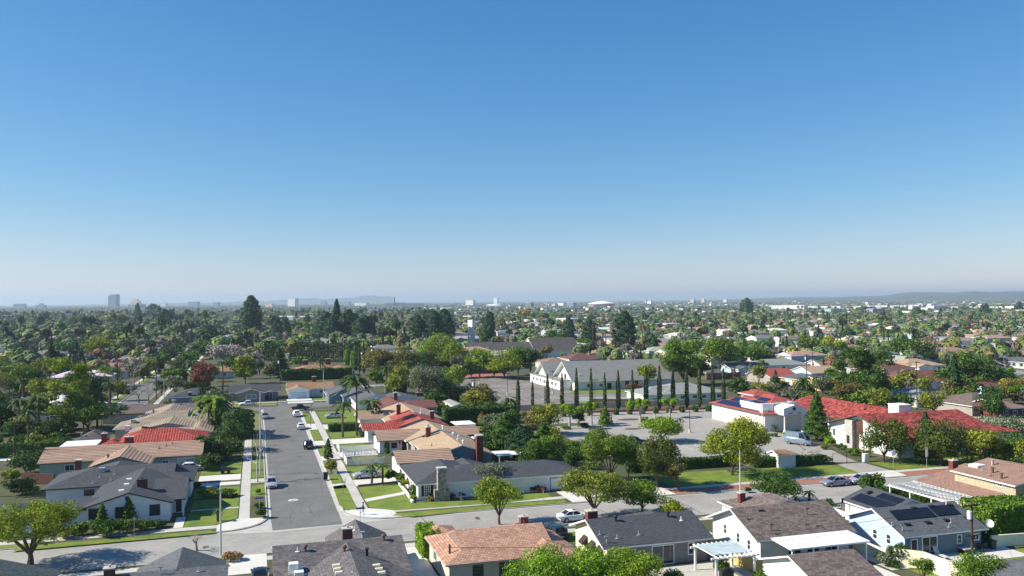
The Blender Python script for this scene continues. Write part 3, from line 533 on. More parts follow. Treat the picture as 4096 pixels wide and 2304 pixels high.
# R6 maroon
h=House('house with maroon shingle roof and brick chimney at the far end of the right row',35,225,'r_maroon','taupe','grey_trim')
h.wing(29.5,40.5,218.5,234,2.5,.28,'v','g','g').wing(34,45.5,218,228,2.5,.28,'u','h','g').done(); h.chimney(35.7,226.5,3,5.6,.9,.9)
h=House('pair of low grey-roofed houses with white fascias behind the maroon roof',35,240,'r_grey','white_wall','trim'); h.wing(26,38,238,250,2.5,.28,'v','g','g').wing(33,45,236,246,2.5,.25,'v','g','g').done(); h.win('S',238.5,30,.8,1.4,1.1)
h=House('slate-blue gabled house with mid grey roof behind the tall palm',28,254,'r_grey','slate_wall','trim'); h.wing(24,34,250.5,262,2.6,.33,'v','g','g').wing(20,30,256,268,2.6,.33,'v','g','g').done(); h.garage('S',250.87,27,3,2,'white')
h['_'] if False else None
# end of the street
def P_(n,x,y,z=0): return tg(n,x,y,z)
def hp(label,roof,wall,fl,fr,depth,ze=2.6,p=.33,ax='u',e0='g',e1='g',trim='trim',extra=None,**k):
    """house from the two ends of its front eave in the photograph, eave at ze"""
    a=G(*fl,ze); b=G(*fr,ze); v=(a[1]+b[1])/2; h=House(label,(a[0]+b[0])/2,v+depth/2,roof,wall,trim); h.wing(a[0],b[0],v,v+depth,ze,p,ax,e0,e1,**k); h.f=(a[0],b[0],v); return h
h=hp('orange-tan roofed house with blue garage door at the head of the street','r_orange','white_wall',T(2,300,985),T(2,760,970),11,p=.3,e1='g'); a0,b0,v0=h.f
g0,g1=tg(2,290,985,2.6),tg(2,530,985,2.6); h.wing(g0[0],g1[0],v0-4,v0+5,2.6,.33,'v','g','g').done(); ga=tg(2,345,1055),tg(2,500,1055); h.garage('S',v0-3.65,(g0[0]+g1[0])/2,g1[0]-g0[0]-2.4,2.2,'blue_wall'); h.chimney(b0-6,v0+6,4,5.8,1.3,.9); h.win('S',v0+.5,b0-4,1,1.4,1.1); h.door('S',v0+.5,b0-8)
DW=(g0[0],g1[0],v0)
lg((g0[0],DW[2]-16),(g1[0],DW[2]-16),(g1[0],DW[2]-3.7),(g0[0],DW[2]-3.7),m='conc_lt',name='driveway',z=.03); lg((g1[0]+.5,DW[2]-14),(b0+4,DW[2]-13),(b0+4,DW[2]-2),(g1[0]+.5,DW[2]-2),z=.026)
sheet('pavement',[(-26,266.6),(30,264.8),(30,266.2),(-26,268)],.03,'conc')
h=hp('dark grey roofed ranch house left of the orange-tan roofed house','r_char','grey_wall',T(1,2210,1020),T(2,225,998),12,p=.3,trim='trim',e0='g',e1='g'); a0,b0,v0=h.f; h.wing(a0+2,a0+11,v0-4,v0+4,2.6,.3,'v','g','g').done(); h.win('S',v0-3.62,a0+6.5,.9,3,1.3); h.win('S',v0+.5,b0-5,1,1.2,1.1); h.door('S',v0+.5,b0-2.5)
lg((a0-2,v0-16),(b0-1,v0-16),(b0-1,v0-1),(a0-2,v0-1),m='dry',z=.026)
h=hp('blue house with dark grey roof at the corner of the far street','r_char','slate_wall',T(1,1615,1060),T(1,1900,1060),14,p=.28,e0='h',e1='g'); a0,b0,v0=h.f; h.done(); h.win('S',v0+.5,a0+7,1,1.5,.9); h.chimney(b0-2,v0+1.2,2.4,3.8,1,.8)
h=hp('long orange-tan roofed ranch house with two brick chimneys behind the clipped hedge','r_orange','white_wall',T(2,360,805),T(2,840,800),16,p=.3,e0='h',e1='h'); a0,b0,v0=h.f; h.wing(b0-6,b0+4.5,v0-3,v0+10,2.6,.3,'v','h','h').done(); h.chimney(a0+5,v0+8,4.4,6.4,2,1); h.chimney(b0-5,v0+8,4.4,6.6,2,1); h.win('S',v0+.5,a0+22,.6,4,1.6); h.win('S',v0+.5,a0+8,.8,3,1.2)
patio_cover('white patio roof along the front of the long orange-tan roofed house',a0+2,a0+14,v0-5,v0,2.5,[(a0+2.3,v0-4.7),(a0+8,v0-4.7),(a0+13.7,v0-4.7)])
patio_cover('white slatted pergola right of the orange-tan roofed garage house',DW[1]+17,DW[1]+24,DW[2]+1,DW[2]+6,2.6,[(DW[1]+17.3,DW[2]+1.3),(DW[1]+23.7,DW[2]+1.3)],slats=True,name='pergola',cat='pergola')
h=hp('white shed with pale metal roof in tree shadow beside the church parking lot','r_ltgrey','white_wall',T(2,1870,1130),T(2,2060,1160),12,ze=2.6,p=.35,ax='v'); h.done('trim')
# ------------------------------------------------ front row, south of the main road
h=House('foreground grey-brown shingle-roofed house with turbine vents and cream dormer vents',8,92,'r_taupe','white_wall','grey_trim')
wS=(1.6,15.2,86,98.8,2.6,.32,'u'); h.wing(1.6,15.2,86,98.8,2.6,.32,'u','g','g'); h.wing(7.6,14.7,93,101.5,2.6,.5,'v','g','g',zr=4.45); wS2=(2.6,15.2,77,92,2.55,.32,'v'); h.wing(3.4,15.0,77,92.4,2.6,.33,'v','g','g'); h.done()
h.chimney(9.4,93.1,4.2,5.6,1.05,.8,'brick_dk','conc'); wS2=(3.4,15,77,92.4,2.6,.33,'v')
vents(h,wS,[('turbine',B(2,472,1210),'brown_trim'),('turbine',B(2,1225,1105),'brown_trim'),('pipe',B(2,397,1215),'trim')]); vents(h,wS2,[('turbine',B(2,848,1215),'brown_trim'),('stack',B(2,1065,1255),'black'),('pipe',B(2,930,1415)),('dormer',B(2,770,1355),'cream'),('dormer',B(2,780,1390),'cream'),('dormer',B(2,795,1425),'cream'),('dormer',B(2,1155,1355),'cream'),('dormer',B(2,1180,1390),'cream'),('dormer',B(2,1205,1425),'cream')])
u,v,z=onroof(B(2,360,1400),wS); h.vent('unit',u,v,z,'white'); u,v,z=onroof(B(2,410,1430),wS); h.vent('unit',u,v-.4,z-.4,'white'); vents(h,(7.6,14.7,93,101.5,2.6,.52,'v'),[('tee',B(2,1020,1085),'trim'),('pipe',B(2,945,1010),'trim')])
h=House('grey shingle-roofed house at the bottom left with pale left slope and brick chimney',-8,91,'r_grey','grey_wall','grey_trim')
h.wing(-16,-2.6,82.5,94,2.6,.31,'u','g','g'); wA=(-16,-2.6,82.5,94,2.6,.31,'u'); h.wing(-11.7,-3.0,88,95.8,2.6,.42,'v','g','g'); h.done(); h.chimney(-13.2,87.9,3.9,5.1,.9,.8,'brick_dk','conc'); vents(h,wA,[('tee',B(1,1540,1430),'metal'),('pipe',B(1,1905,1405),'metal')])
h=House('teal-grey ribbed roof of the house at the bottom left corner',-26,94,'r_teal','grey_wall','grey_trim'); a=bg(1,40,1290,4.2); h.wing(a[0]-6,a[0]+5.2,84,a[1],2.6,.3,'v','g','g').done()
# pink tile house
h=House('foreground house with pink tile roof and hipped front wing',26,92,'r_pink','beige','brown_trim')
wP=(18.8,31.3,86.8,98.4,2.6,.35,'u'); h.wing(*wP[:4],2.6,.35,'u',2.2,'g'); h.wing(27.2,33.8,85.2,96,2.6,.33,'v','h','g'); h.wing(24.6,33.2,92,99.5,2.6,.33,'v','g','h'); h.wing(18.8,23,98,102.5,2.5,.35,'u','h','h'); h.done('grey_trim')
h.chimney(29.9,95,3.4,4.8,.9,.8); h.win('S',87.32,22.4,.4,1.2,1.8,frame='brown_trim'); h.win('S',87.32,25.8,.1,2.2,2.1,frame='brown_trim',bars=(2,0)); h.win('W',19.3,94.5,.8,1.6,1.2); h.vent('pipe',29.3,93,4.5,'brown_trim'); h.win('S',85.7,30.5,.9,1.4,1.1,frame='brown_trim')
# charcoal roofed, cream gable with awnings
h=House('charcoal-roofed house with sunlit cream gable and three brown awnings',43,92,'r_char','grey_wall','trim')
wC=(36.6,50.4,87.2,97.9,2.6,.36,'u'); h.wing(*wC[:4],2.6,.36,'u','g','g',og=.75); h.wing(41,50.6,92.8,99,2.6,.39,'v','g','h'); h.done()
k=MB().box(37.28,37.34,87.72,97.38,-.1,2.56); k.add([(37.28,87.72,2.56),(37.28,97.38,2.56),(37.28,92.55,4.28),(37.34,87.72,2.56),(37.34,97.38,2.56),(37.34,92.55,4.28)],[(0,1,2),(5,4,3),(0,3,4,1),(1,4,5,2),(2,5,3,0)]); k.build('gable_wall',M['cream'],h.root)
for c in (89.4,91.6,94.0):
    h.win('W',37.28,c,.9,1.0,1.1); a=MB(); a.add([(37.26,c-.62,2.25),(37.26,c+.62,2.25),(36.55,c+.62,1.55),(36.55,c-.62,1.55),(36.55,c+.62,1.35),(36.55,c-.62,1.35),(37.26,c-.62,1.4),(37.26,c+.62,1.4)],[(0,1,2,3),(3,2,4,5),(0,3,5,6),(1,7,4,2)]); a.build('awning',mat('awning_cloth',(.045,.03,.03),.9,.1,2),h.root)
h.win('S',87.7,40.2,1,1.0,1.1,bars=(0,1)); h.win('S',87.7,47.7,.8,.9,1.4,bars=(0,1)); h.opening('S',87.7,44.1,.02,2.8,2.2,name='sliding_door',bars=(1,0)); vents(h,wC,[('turbine',B(3,995,920),'black'),('turbine',B(3,1498,880),'black'),('pipe',B(3,1328,868)),('pipe',B(3,1548,845)),('pipe',B(3,840,1050)),('pipe',B(3,1008,1088)),('pipe',B(3,1215,1055)),('tee',B(3,907,1130)),('pipe',B(3,1622,915),'trim')]); h.chimney(39.3,97.2,2.6,4.2,1.3,.9)
# white house, brown roof, patio cover
h=House('bright white house with brown shingle roof and long white patio cover',61,90,'r_brown2','white_wall','trim')
wB=(54.2,67.7,84.5,96,2.6,.42,'u'); h.wing(*wB[:4],2.6,.42,'u','g','g',og=.8); h.wing(60,70,94,103,2.6,.37,'v','g','h'); h.done(); h.chimney(61.6,99.5,3.0,4.3,.8,.7)
for c,z in ((92.5,1.3),(89.6,1.0),(87.3,.8)): h.win('W',55.0,c,z,.75,1.2,bars=(0,1))
for c in (59.5,62,64.5): h.win('S',85,c,.5,1.8,1.7)
vents(h,wB,[('tee',B(4,375,855),'brown_trim'),('pipe',B(4,360,950),'brown_trim'),('pipe',B(4,465,965),'brown_trim'),('tee',B(4,30,1010),'brown_trim'),('pipe',B(4,70,1040),'brown_trim'),('pipe',B(3,2260,900),'brown_trim'),('sky',B(3,2375,815),'brown_trim')])
patio_cover('long white flat patio cover on posts in front of the white house',56.2,66.6,80.9,85.1,2.75,[(56.5,81.1),(59.2,81.1),(62.4,81.1),(66.2,81.1)],slope=.25)
# small brown roof at the bottom
h=House('low building with brown shingle roof and white gable at the bottom edge',55,73,'r_brown2','white_wall','trim'); h.wing(51.3,59.2,68.5,80.3,2.15,.33,'u','g','g',og=.6).done(); 
# blue house with solar
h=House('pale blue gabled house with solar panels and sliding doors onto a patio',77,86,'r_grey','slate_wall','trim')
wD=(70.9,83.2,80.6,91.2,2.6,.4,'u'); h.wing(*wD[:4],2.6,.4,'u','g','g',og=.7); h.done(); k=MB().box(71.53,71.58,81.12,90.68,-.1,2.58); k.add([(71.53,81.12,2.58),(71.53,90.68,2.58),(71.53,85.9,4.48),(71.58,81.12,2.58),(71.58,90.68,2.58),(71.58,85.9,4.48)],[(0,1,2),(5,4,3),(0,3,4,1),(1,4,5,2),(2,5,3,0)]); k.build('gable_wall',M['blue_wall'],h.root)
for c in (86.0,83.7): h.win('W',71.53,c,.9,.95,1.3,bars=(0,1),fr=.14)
h.opening('S',81.1,75.0,.05,2.2,2.2,name='sliding_door',bars=(1,0)); h.win('S',81.1,79.3,1,.7,1.1,bars=(0,1)); h.win('S',81.1,81.7,1.2,1,.8); h.door('S',81.1,72.8)
def panel(h,pts,wp,m='solar',up=.12,grid=(1,1)):
    P=[onroof(p,wp) for p in pts]; mb=MB(); a=[(u,v,z+up) for u,v,z in P]; mb.add(a+[(u,v,z+.03) for u,v,z in P],[(0,1,2,3),(7,6,5,4),(0,4,5,1),(1,5,6,2),(2,6,7,3),(3,7,4,0)]); mb.build('solar_panel',M[m],h.roof)
panel(h,[B(4,1245,920),B(4,1620,885),B(4,1525,795),B(4,1165,830)],wD); panel(h,[B(4,1635,880),B(4,1850,858),B(4,1755,770),B(4,1540,790)],wD)
vents(h,wD,[('sky',B(4,1335,955),'solar'),('sky',B(4,1533,937),'solar'),('sky',B(4,1712,915),'solar'),('sky',B(4,1910,893),'solar'),('sky',B(4,1570,780),'solar'),('sky',B(4,1740,768),'solar'),('sky',B(4,1400,798),'solar'),('turbine',B(4,1210,795),'metal'),('pipe',B(4,1190,965)),('pipe',B(4,1755,935)),('pipe',B(4,1735,980)),('tee',B(4,1290,1015),'metal'),('pipe',B(4,1710,770),'trim'),('pipe',B(4,1035,805))])
h=House('charcoal-roofed garage wing with two long solar panels, by the flag',80,93,'r_char','white_wall','trim'); wE=(76.2,85,90,98.4,2.6,.36,'v'); h.wing(*wE[:4],2.6,.36,'v','g','g').done()
panel(h,[B(4,815,690),B(4,900,643),B(4,1235,755),B(4,1110,790)],(76.2,85,80,98.4,2.6,.36,'v')) if False else None
U_,Vv=79.9,98.4
for (ua,ub,va,vb) in ((76.9,78.6,90.6,97.2),(78.8,80.0,90.6,94.6)): 
    k=MB(); f=lambda u:2.6+.36*(u-76.2)+.1; k.add([(ua,va,f(ua)),(ub,va,f(ub)),(ub,vb,f(ub)),(ua,vb,f(ua)),(ua,va,f(ua)-.08),(ub,va,f(ub)-.08),(ub,vb,f(ub)-.08),(ua,vb,f(ua)-.08)],[(0,1,2,3),(7,6,5,4),(0,4,5,1),(1,5,6,2),(2,6,7,3),(3,7,4,0)]); k.build('solar_panel',M['solar'],h.roof)
h.vent('dormer',79.2,96.2,3.8,'black'); h.garage('W',76.7,94,4.6)
patio_cover('small white porch roof between the white house and the blue house',69.0,72.5,91.3,94.5,2.6,[(69.2,91.5)])
# pinkish brown house with clerestory
h=House('large pinkish-brown roofed house with cream clerestory wall and skylight at the right edge',104,98,'r_pinkbrown','cream','trim')
h.wing(94.4,114,92.0,105.2,2.6,.28,'v','g','g',zr=4.6); h.wing(97.2,111.4,89.8,101,4.75,.2,'v','g','g',o=.5,og=.4,zb=2.6); h.wall(97.7,110.9,90.2,100.6,0,4.6); h.done(); wF=(97.2,111.4,89.8,101,4.75,.2,'v')
h.win('W',97.7,92.7,4.0,.9,.5); u,v,z=onroof(B(4,2008,392),wF); mb=MB().box(u-.8,u+.8,v-.8,v+.8,z-.2,z+.22); mb.build('skylight',M['trim'],h.roof); h.chimney(100.4,103.6,3.5,5.5,1.0,.8); vents(h,wF,[('stack',B(4,2155,385),'metal'),('stack',B(4,2155,460),'brown_trim'),('pipe',B(4,2055,435),'metal'),('pipe',B(4,2140,490),'brown_trim'),('stack',B(4,2240,515),'brown_trim')])
patio_cover('long white slatted patio cover left of the pinkish-brown roof',89.0,94.3,92.0,104.2,2.65,[(89.2,92.2),(89.2,96),(89.2,100),(89.2,104)],slats=True)
h=House('corner of a slate-grey roof at the bottom right edge',88,72,'r_grey','white_wall','trim'); a=bg(4,2300,1275,3.5); h.wing(a[0]-4.4,a[0]+6,a[1]-9,a[1]+2.5,2.3,.3,'u','h','h').done()
# ------------------------------------------------ school
h=House('red-tiled school wing with sunlit white gable facing the drive',130,141,'r_redold','white_wall','brown_trim',name='school_building',cat='school building')
h.wing(113.6,142.8,130.3,152.6,3.9,.28,'u','g',4.5,o=1.4,og=1.3); h.done('brown_trim')
MB().box(113.9,114.9,143.2,145.4,0,5.6).build('stone_pillar',M['ltstone'] if 'ltstone' in M else mat('grey_stone_facing',(.42,.4,.37),.9,.25,3,bump=.6),h.root); MB().box(114.8,114.95,141.2,143.2,0,5.8).build('brick_panel',M['brick_dk'],h.root); MB().box(114.6,114.9,140.9,142.0,0,3).build('door',M['trim'],h.root)
h.win('W',113.9,144.4,.9,.8,1.6,frame='black'); h.win('W',114.9,150,1.5,1,1.6)
h=House('long red-tiled school wing running back from the portico with white roof box',124,160,'r_redold','white_wall','brown_trim',name='school_building',cat='school building')
h.wing(122.6,134.2,143.2,182,3.6,.3,'v','g','h',o=1.2,og=.6,zr=6.7).done('brown_trim'); k=MB().box(125.6,128.6,143.6,146.6,4.6,8.0).slot(1).box(125.5,128.7,143.5,146.7,8.0,8.15); k.build('roof_box',[M['white_wall'],M['trim']],h.roof)
for c in (150,154,158,162): h.win('W',123.8,c,.3,2.6,2.4,frame='brown_trim')
for pz in ((126.5,155),(126.8,168),(126,162)): h.vent('pipe',pz[0],pz[1],6.0,'brown_trim')
h=House('white flat-roofed entrance block with columned portico and star emblem',113,171,'conc_lt','white_wall','trim',name='entrance_building',cat='entrance building')
h.wall(110.4,119.5,169.6,178,-.1,5.0).flat(110.2,119.7,169.4,178.2,5.2,.2,par=.8); 
h.done()
k=MB().box(113.0,118.9,164.8,169.15,3.9,5.4); k.add([(113,164.8,5.4),(118.9,164.8,5.4),(115.95,164.8,6.15),(113,169.15,5.4),(118.9,169.15,5.4),(115.95,169.15,6.15)],[(0,1,2),(5,4,3),(1,4,5,2),(3,0,2,5)]); k.build('portico',M['white'],h.root)
for cu,cv in ((113.6,165.3),(118.3,165.3),(113.6,168.9),(118.3,168.9)):
    k=MB().tube([(cu,cv,.0),(cu,cv,.4),(cu,cv,.5),(cu,cv,3.65),(cu,cv,3.9)],[.42,.36,.24,.2,.36],10); k.build('column',M['white'],h.root,smooth=True)
k=MB(); st=[]
for i in range(10):
    r=.62 if i%2==0 else .27; st.append((115.7+r*sin(i*pi/5),5.3+r*cos(i*pi/5)))
k.add([(a,164.77,b) for a,b in st]+[(a,164.72,b) for a,b in st],[tuple(range(10))]+[tuple(range(19,9,-1))]+[(i,(i+1)%10,10+(i+1)%10,10+i) for i in range(10)]); k.build('star_emblem',M['dark_trim'],h.root)
for a in (114.3,116.5): MB().box(a,a+1,164.74,164.79,4.25,4.4).build('lettering_bar',M['dark_trim'],h.root)
MB().box(110.0,112.9,168.6,169.55,0,6.15).build('stepped_wall',M['white'],h.root); MB().box(109.7,111.2,168.1,168.58,0,5.0).build('stepped_wall',M['white'],h.root); MB().box(113.2,119.6,169.2,169.38,6.02,6.25).build('parapet_step',M['white'],h.root); MB().box(110.15,119.75,169.15,169.39,4.5,4.7).build('cornice',M['grey_trim'],h.root); h.opening('S',169.6,113.3,.1,1.6,3.0,name='door',frame='trim',pane='brick_dk',bars=(1,0)); h.opening('S',169.6,116.2,.1,1.8,3.0,name='door',frame='grey_trim',pane='dark_trim',bars=(1,0)); MB().box(113.3,114.2,169.3,169.58,0,4.2).build('stone_pillar',mat('grey_stone_facing',(.42,.4,.37),.9,.25,3,bump=.6),h.root)
h.opening('W',110.4,174,.6,2,2.4,name='window'); 
# solar roofed building left of it
h=House('white arcaded building with red roof carrying blue solar panels and a raised roof lantern',118,179,'r_redflat','white_wall','brown_trim',name='hall_building',cat='hall')
wG=(109.3,127.6,167,191.5,4.0,.33,'v'); h.wing(*wG[:4],4.0,.33,'v','h','h',o=.7).done('brown_trim')
k=MB(); vs,top,oth,zr,p=wing_geo(115.0,121.8,180,187,6.75,.3,'v','h','h'); k.add(vs,top); k.slot(1).add(vs,oth); k.slot(1).box(115.7,121.1,180.6,186.4,5.6,6.7); k.build('roof_lantern',[M['r_redflat'],M['white']],h.roof)
f=lambda u:4+.33*(u-109.3)+.1
for (ua,ub,va,vb) in ((109.9,112.1,170.5,188.5),(112.4,114.4,172.5,186.5),(114.8,116.4,174.5,179)):
    k=MB(); k.add([(ua,va,f(ua)),(ub,va,f(ub)),(ub,vb,f(ub)),(ua,vb,f(ua)),(ua,va,f(ua)-.08),(ub,va,f(ub)-.08),(ub,vb,f(ub)-.08),(ua,vb,f(ua)-.08)],[(0,1,2,3),(7,6,5,4),(0,4,5,1),(1,5,6,2),(2,6,7,3),(3,7,4,0)]); k.build('solar_panel',M['solar_blue'],h.roof)
for c in (170.5,174,177.5,181,184.5,188):
    k=MB(); pts=[(109.95,c+1.2*cos(a),1.9+1.2*sin(a)) for a in [pi*i/8 for i in range(9)]]; k.add([(109.95,c+1.2,0)]+pts+[(109.95,c-1.2,0)],[tuple(range(11))]); k.build('arch_opening',M['cream'],h.root)
# ------------------------------------------------ church
h=House('white church with huge steep grey gable roof and glazed gable end',120,285,'r_church','white_wall','trim',name='church',cat='church')
h.wing(100.2,138.5,264,284,2.9,.62,'u','g','g',o=1,og=1.4); h.wing(98,112,283.5,297,3.2,.7,'u','g','g',og=1.2)
h.wall(97.4,101.4,268,300,-.1,3.0).flat(97.1,101.7,267.7,300.3,3.2,.2,slope=0); h.done()
for c in (272,276,280,284,288,292,296): h.win('W',97.4,c,1,1.8,1.2,bars=(1,0))
h.opening('W',101.6,274,2.6,2,2.2,name='gable_glazing',frame='brown_trim',bars=(1,2)); h.win('W',101.6,271,5.6,.9,.9,bars=(0,0))
for c in (117,120.5,124,127.5): h.win('S',265,c,.6,1.3,2.0,frame='dark_trim',bars=(0,1))
h.win('S',265,107,.9,2.4,1.2); h.win('S',265,111,.9,1.4,1.1); h.door('S',265,114,1.8,2.2); h.vent('pipe',104,267,5.2,'trim')
# ------------------------------------------------ named mid-distance houses
h=House('long light grey hip-roofed white house behind the cypress row, right of the church lot',120,230,'r_ltgrey','white_wall'); h.wing(106.5,121,223.5,236,2.6,.28,'u','h','g').wing(112,134,222.6,240,2.6,.27,'u','h','h').done()
for c in (116,119,123,126,129,131): h.win('S',223.1,c,1,1.4,1.1)
M['yellow_wall']=mat('ochre_wall_b',(.42,.29,.12),.85,.08,.7); h=House('ochre yellow house with grey hip roof and white garage doors',182,246,'r_grey','yellow_wall'); h.wing(175.3,190,235,247,2.6,.28,'u','g','h').wing(175.6,187,243,260,2.6,.28,'v','h','h').done(); h.garage('W',175.7,239.5,5,2.1); h.garage('W',176.1,254,4,2.1); h.win('S',235.5,186,1.5,1.3,.7)
def mid(label,roof,wall,n,xl,yl,xr,yr,dep,ax='u',e0='h',e1='h',ze=2.6,p=.3,wins=3,tile=T,garage=None,extra=None,**k):
    a=G(*tile(n,xl,yl),ze); b=G(*tile(n,xr,yr),ze); v=(a[1]+b[1])/2; u0,u1=sorted((a[0],b[0]))
    h=House(label,(u0+u1)/2,v+dep/2,roof,wall); h.wing(u0,u1,v,v+dep,ze,p,ax,e0,e1,**k)
    if extra: a_,b_,c_,d_,ax2,x0,x1=extra; h.wing(u0+a_*(u1-u0),u0+b_*(u1-u0),v+c_,v+d_,ze-.02,p,ax2,x0,x1)
    h.done()
    for i in range(wins): h.win('S',v+.5,u0+(i+.5)*(u1-u0)/wins,.9,1.5,1.1)
    if ax=='v': h.win('W',u0+.5,v+dep/2,.9,1.5,1.1)
    h.b=(u0,u1,v,v+dep); return h
mid('maroon hip-roofed white house behind the church roof','r_maroon','white_wall',3,550,695,890,685,16)
mid('orange-tiled hip-roofed house behind the maroon hip roof','r_orange','white_wall',3,790,650,1030,640,16,extra=(.5,.95,-4,8,'v','h','h'))
mid('light grey gabled house with white walls between palm trunks, behind the church','r_ltgrey','white_wall',3,610,590,770,585,14,e0='g',e1='g')
mid('grey and tan low house at the left end behind the church roof','r_pinkbrown','beige',3,350,740,550,715,14)
mid('small red-roofed white gabled house behind the dark-roofed chapel','r_redflat','white_wall',3,210,510,360,500,12,e0='g',e1='g')
mid('white-gabled grey-roofed house far behind the church, left of the tall dark tree','r_grey','white_wall',3,620,460,830,455,14,e0='g',e1='g')
mid('pale-roofed house seen right of the fan palm','r_ltgrey','white_wall',3,1450,545,1570,520,16,e0='g',e1='h')
mid('dark timber house with red car port right of the tall cypress row','r_brown','brown_trim',3,1900,830,2060,815,12)
mid('red-tiled low house left of the grey hip-roofed yellow house','r_redflat','taupe',4,0,865,330,860,16,e0='g',e1='g',p=.3)
mid('grey hip-roofed long house above the ochre yellow house','r_ltgrey','white_wall',4,-60,760,370,735,14)
mid('pale grey-green roofed long house left of the big pine','r_ltgrey','white_wall',4,210,680,700,690,14,extra=(.7,1.0,-4,9,'v','g','h'))
mid('small blue-walled house with tan roof left of the big pine','r_tan','blue_wall',4,455,835,690,815,14,e0='g',e1='g')
mid('white two-storey house with maroon hip roof right of the big pine','r_maroon','white_wall',4,1165,795,1400,775,12,ze=5.2,extra=(-.5,.2,2,12,'u','h','h'))
mid('maroon roofed house with small white gabled dormer right of the utility pole','r_maroon','white_wall',4,1400,850,1690,985,20,e0='h',e1='g')
mid('small white gabled hut in front of the maroon roof','r_maroon','cream',4,1480,870,1590,860,6,ax='v',e0='g',e1='g',p=.5,wins=1)
mid('tan hip-roofed white house behind the two-storey maroon house','r_tan','white_wall',4,1380,765,1690,745,16,extra=(.1,.5,-4,8,'v','g','h'))
mid('very pale flat hip-roofed house behind the layered conifer','r_ltgrey','white_wall',4,1370,1060,1960,1060,18,p=.2)
mid('tan roofed house with red brick garage at the right edge','r_pinkbrown','brick',4,2245,1170,2560,1160,12,e0='g',e1='h')
mid('taupe-brown roofed house left of the red brick garage at the right edge','r_brown','taupe',4,1990,1150,2240,1130,16,e0='h',e1='g')
mid('mauve-brown roofed house behind the big round dark tree, right','r_maroon','blue_wall',4,2090,960,2330,940,16,e0='h',e1='g')
mid('pale hip-roofed house far right behind bare trees','r_ltgrey','white_wall',4,2200,850,2500,850,14)
mid('pale blue-grey walled two-storey house with light roof in the right distance','r_ltgrey','blue_wall',4,1415,455,1545,450,14,ze=5.2,p=.25)
mid('white house with pale pink roof in the right distance','r_pinkbrown','white_wall',4,2010,370,2130,365,16)
mid('tan-roofed white house in the right distance','r_tan','white_wall',4,1740,465,1850,462,14)
mid('white walled cream gabled house far right of the dome trees','r_ltgrey','white_wall',4,200,500,330,498,14,e0='g',e1='g')
mid('maroon roofed house at the left of the dome-shaped trees','r_maroon','white_wall',4,-90,520,110,505,14,e0='g',e1='h')
mid('dark brown hip-roofed house with tan garden wall, left of the tall poplar','r_brown','white_wall',1,150,860,370,850,14)
mid('grey house with white window box, far left middle','r_grey','grey_wall',1,-40,1010,320,1000,12)
mid('low blue-grey roofs at the left edge behind the hedge','r_grey','white_wall',1,-60,1230,200,1215,12)
mid('greyish low house with dark roof, left edge lower','r_char','white_wall',1,90,1290,430,1260,10)
mid('orange-tan roofed house hidden behind the russet tree','r_orange','white_wall',1,2010,825,2320,795,12)
mid('pale blue gabled house far up the left street','r_grey','blue_wall',1,1680,510,1760,505,10,ax='v',e0='g',e1='g',p=.5)
mid('white-roofed low school block behind the row of thin cypresses','r_ltgrey','white_wall',2,320,535,430,530,16,e0='g',e1='g',wins=0)
mid('white-roofed gabled school block behind the thin cypresses','r_ltgrey','white_wall',2,540,545,715,535,18,e0='g',e1='g',wins=0)
mid('low white flat block left of the thin cypresses','r_ltgrey','white_wall',2,-60,560,130,550,14,e0='g',e1='g',wins=0,p=.15)
mid('white garages with dark openings right of the school trees','r_ltgrey','white_wall',2,1090,560,1320,545,16,e0='g',e1='g',wins=0,p=.1)
mid('red sail-roofed white building left of the tall dark pine','r_redflat','white_wall',1,2110,550,2330,545,14,p=.25)
# dark-roofed chapel and white sign tower
h=House('dark brown roofed chapel with white gable, in front of the white slab tower',135,445,'r_dark','white_wall',name='chapel',cat='chapel')
a=tg(2,2030,640,3); h.wing(a[0],a[0]+40,a[1]-6,a[1]+20,3,.4,'u','g','g').wing(a[0]+36,a[0]+62,a[1]-4,a[1]+22,3.5,.5,'u','g','g').done()
a=tg(2,2083,535); r=thing('sign_tower','tall thin white slab tower with raised lettering band behind the bright green trees','tower',*a,rot=R(-62)); MB().box(a[0]-2.6,a[0]+2.2,a[1]-1.3,a[1]+1.3,0,16.4).build('slab',M['white'],r); MB().box(a[0]-2.66,a[0]-2.6,a[1]-.35,a[1]+.35,3,14.5).build('lettering_band',M['slat'],r)
# ------------------------------------------------ walls, fences
def wallrun(name,label,cat,pts,h0,th,m,group=None,posts=None,z=0):
    mb=MB()
    for a,b in zip(pts,pts[1:]):
        d=np.array(b,float)-np.array(a,float); l=np.linalg.norm(d); d/=l; n=np.array((-d[1],d[0]))*th/2
        mb.prism([tuple(np.array(a)+n),tuple(np.array(a)-n),tuple(np.array(b)-n),tuple(np.array(b)+n)],z,h0)
    return solo(name,mb,M[m],label,cat,group)
wallrun('block_wall','long grey block wall behind the cypress row between the two car parks','wall',[(60,223.2),(86,220.6),(130,217.2)],1.5,.2,'tan_conc')
wallrun('garden_wall','low curved white kerb wall edging the corner lawn','wall',px([('b',2,1355,545),('b',2,1435,645),('b',2,1505,750)]),.35,.3,'white')
wallrun('planter_edge','dark raised border under the two small palms','planter edge',px([('b',2,980,590),('b',2,1350,555)]),.25,.4,'brown_trim')
wallrun('garden_wall','tan concrete block wall in the foreground left of the blue house lawn','wall',[(68.6,79.5),(70.7,77.4),(70.7,66)],1.9,.25,'cream')
wallrun('garden_wall','cream block wall under the tall hedge at the right','wall',[(84.5,81.6),(96,80.5)],1.4,.25,'cream'); wallrun('garden_wall','cream wall below the pale blue gable','wall',[(68.8,79.6),(68.8,86.5)],1.3,.2,'cream')
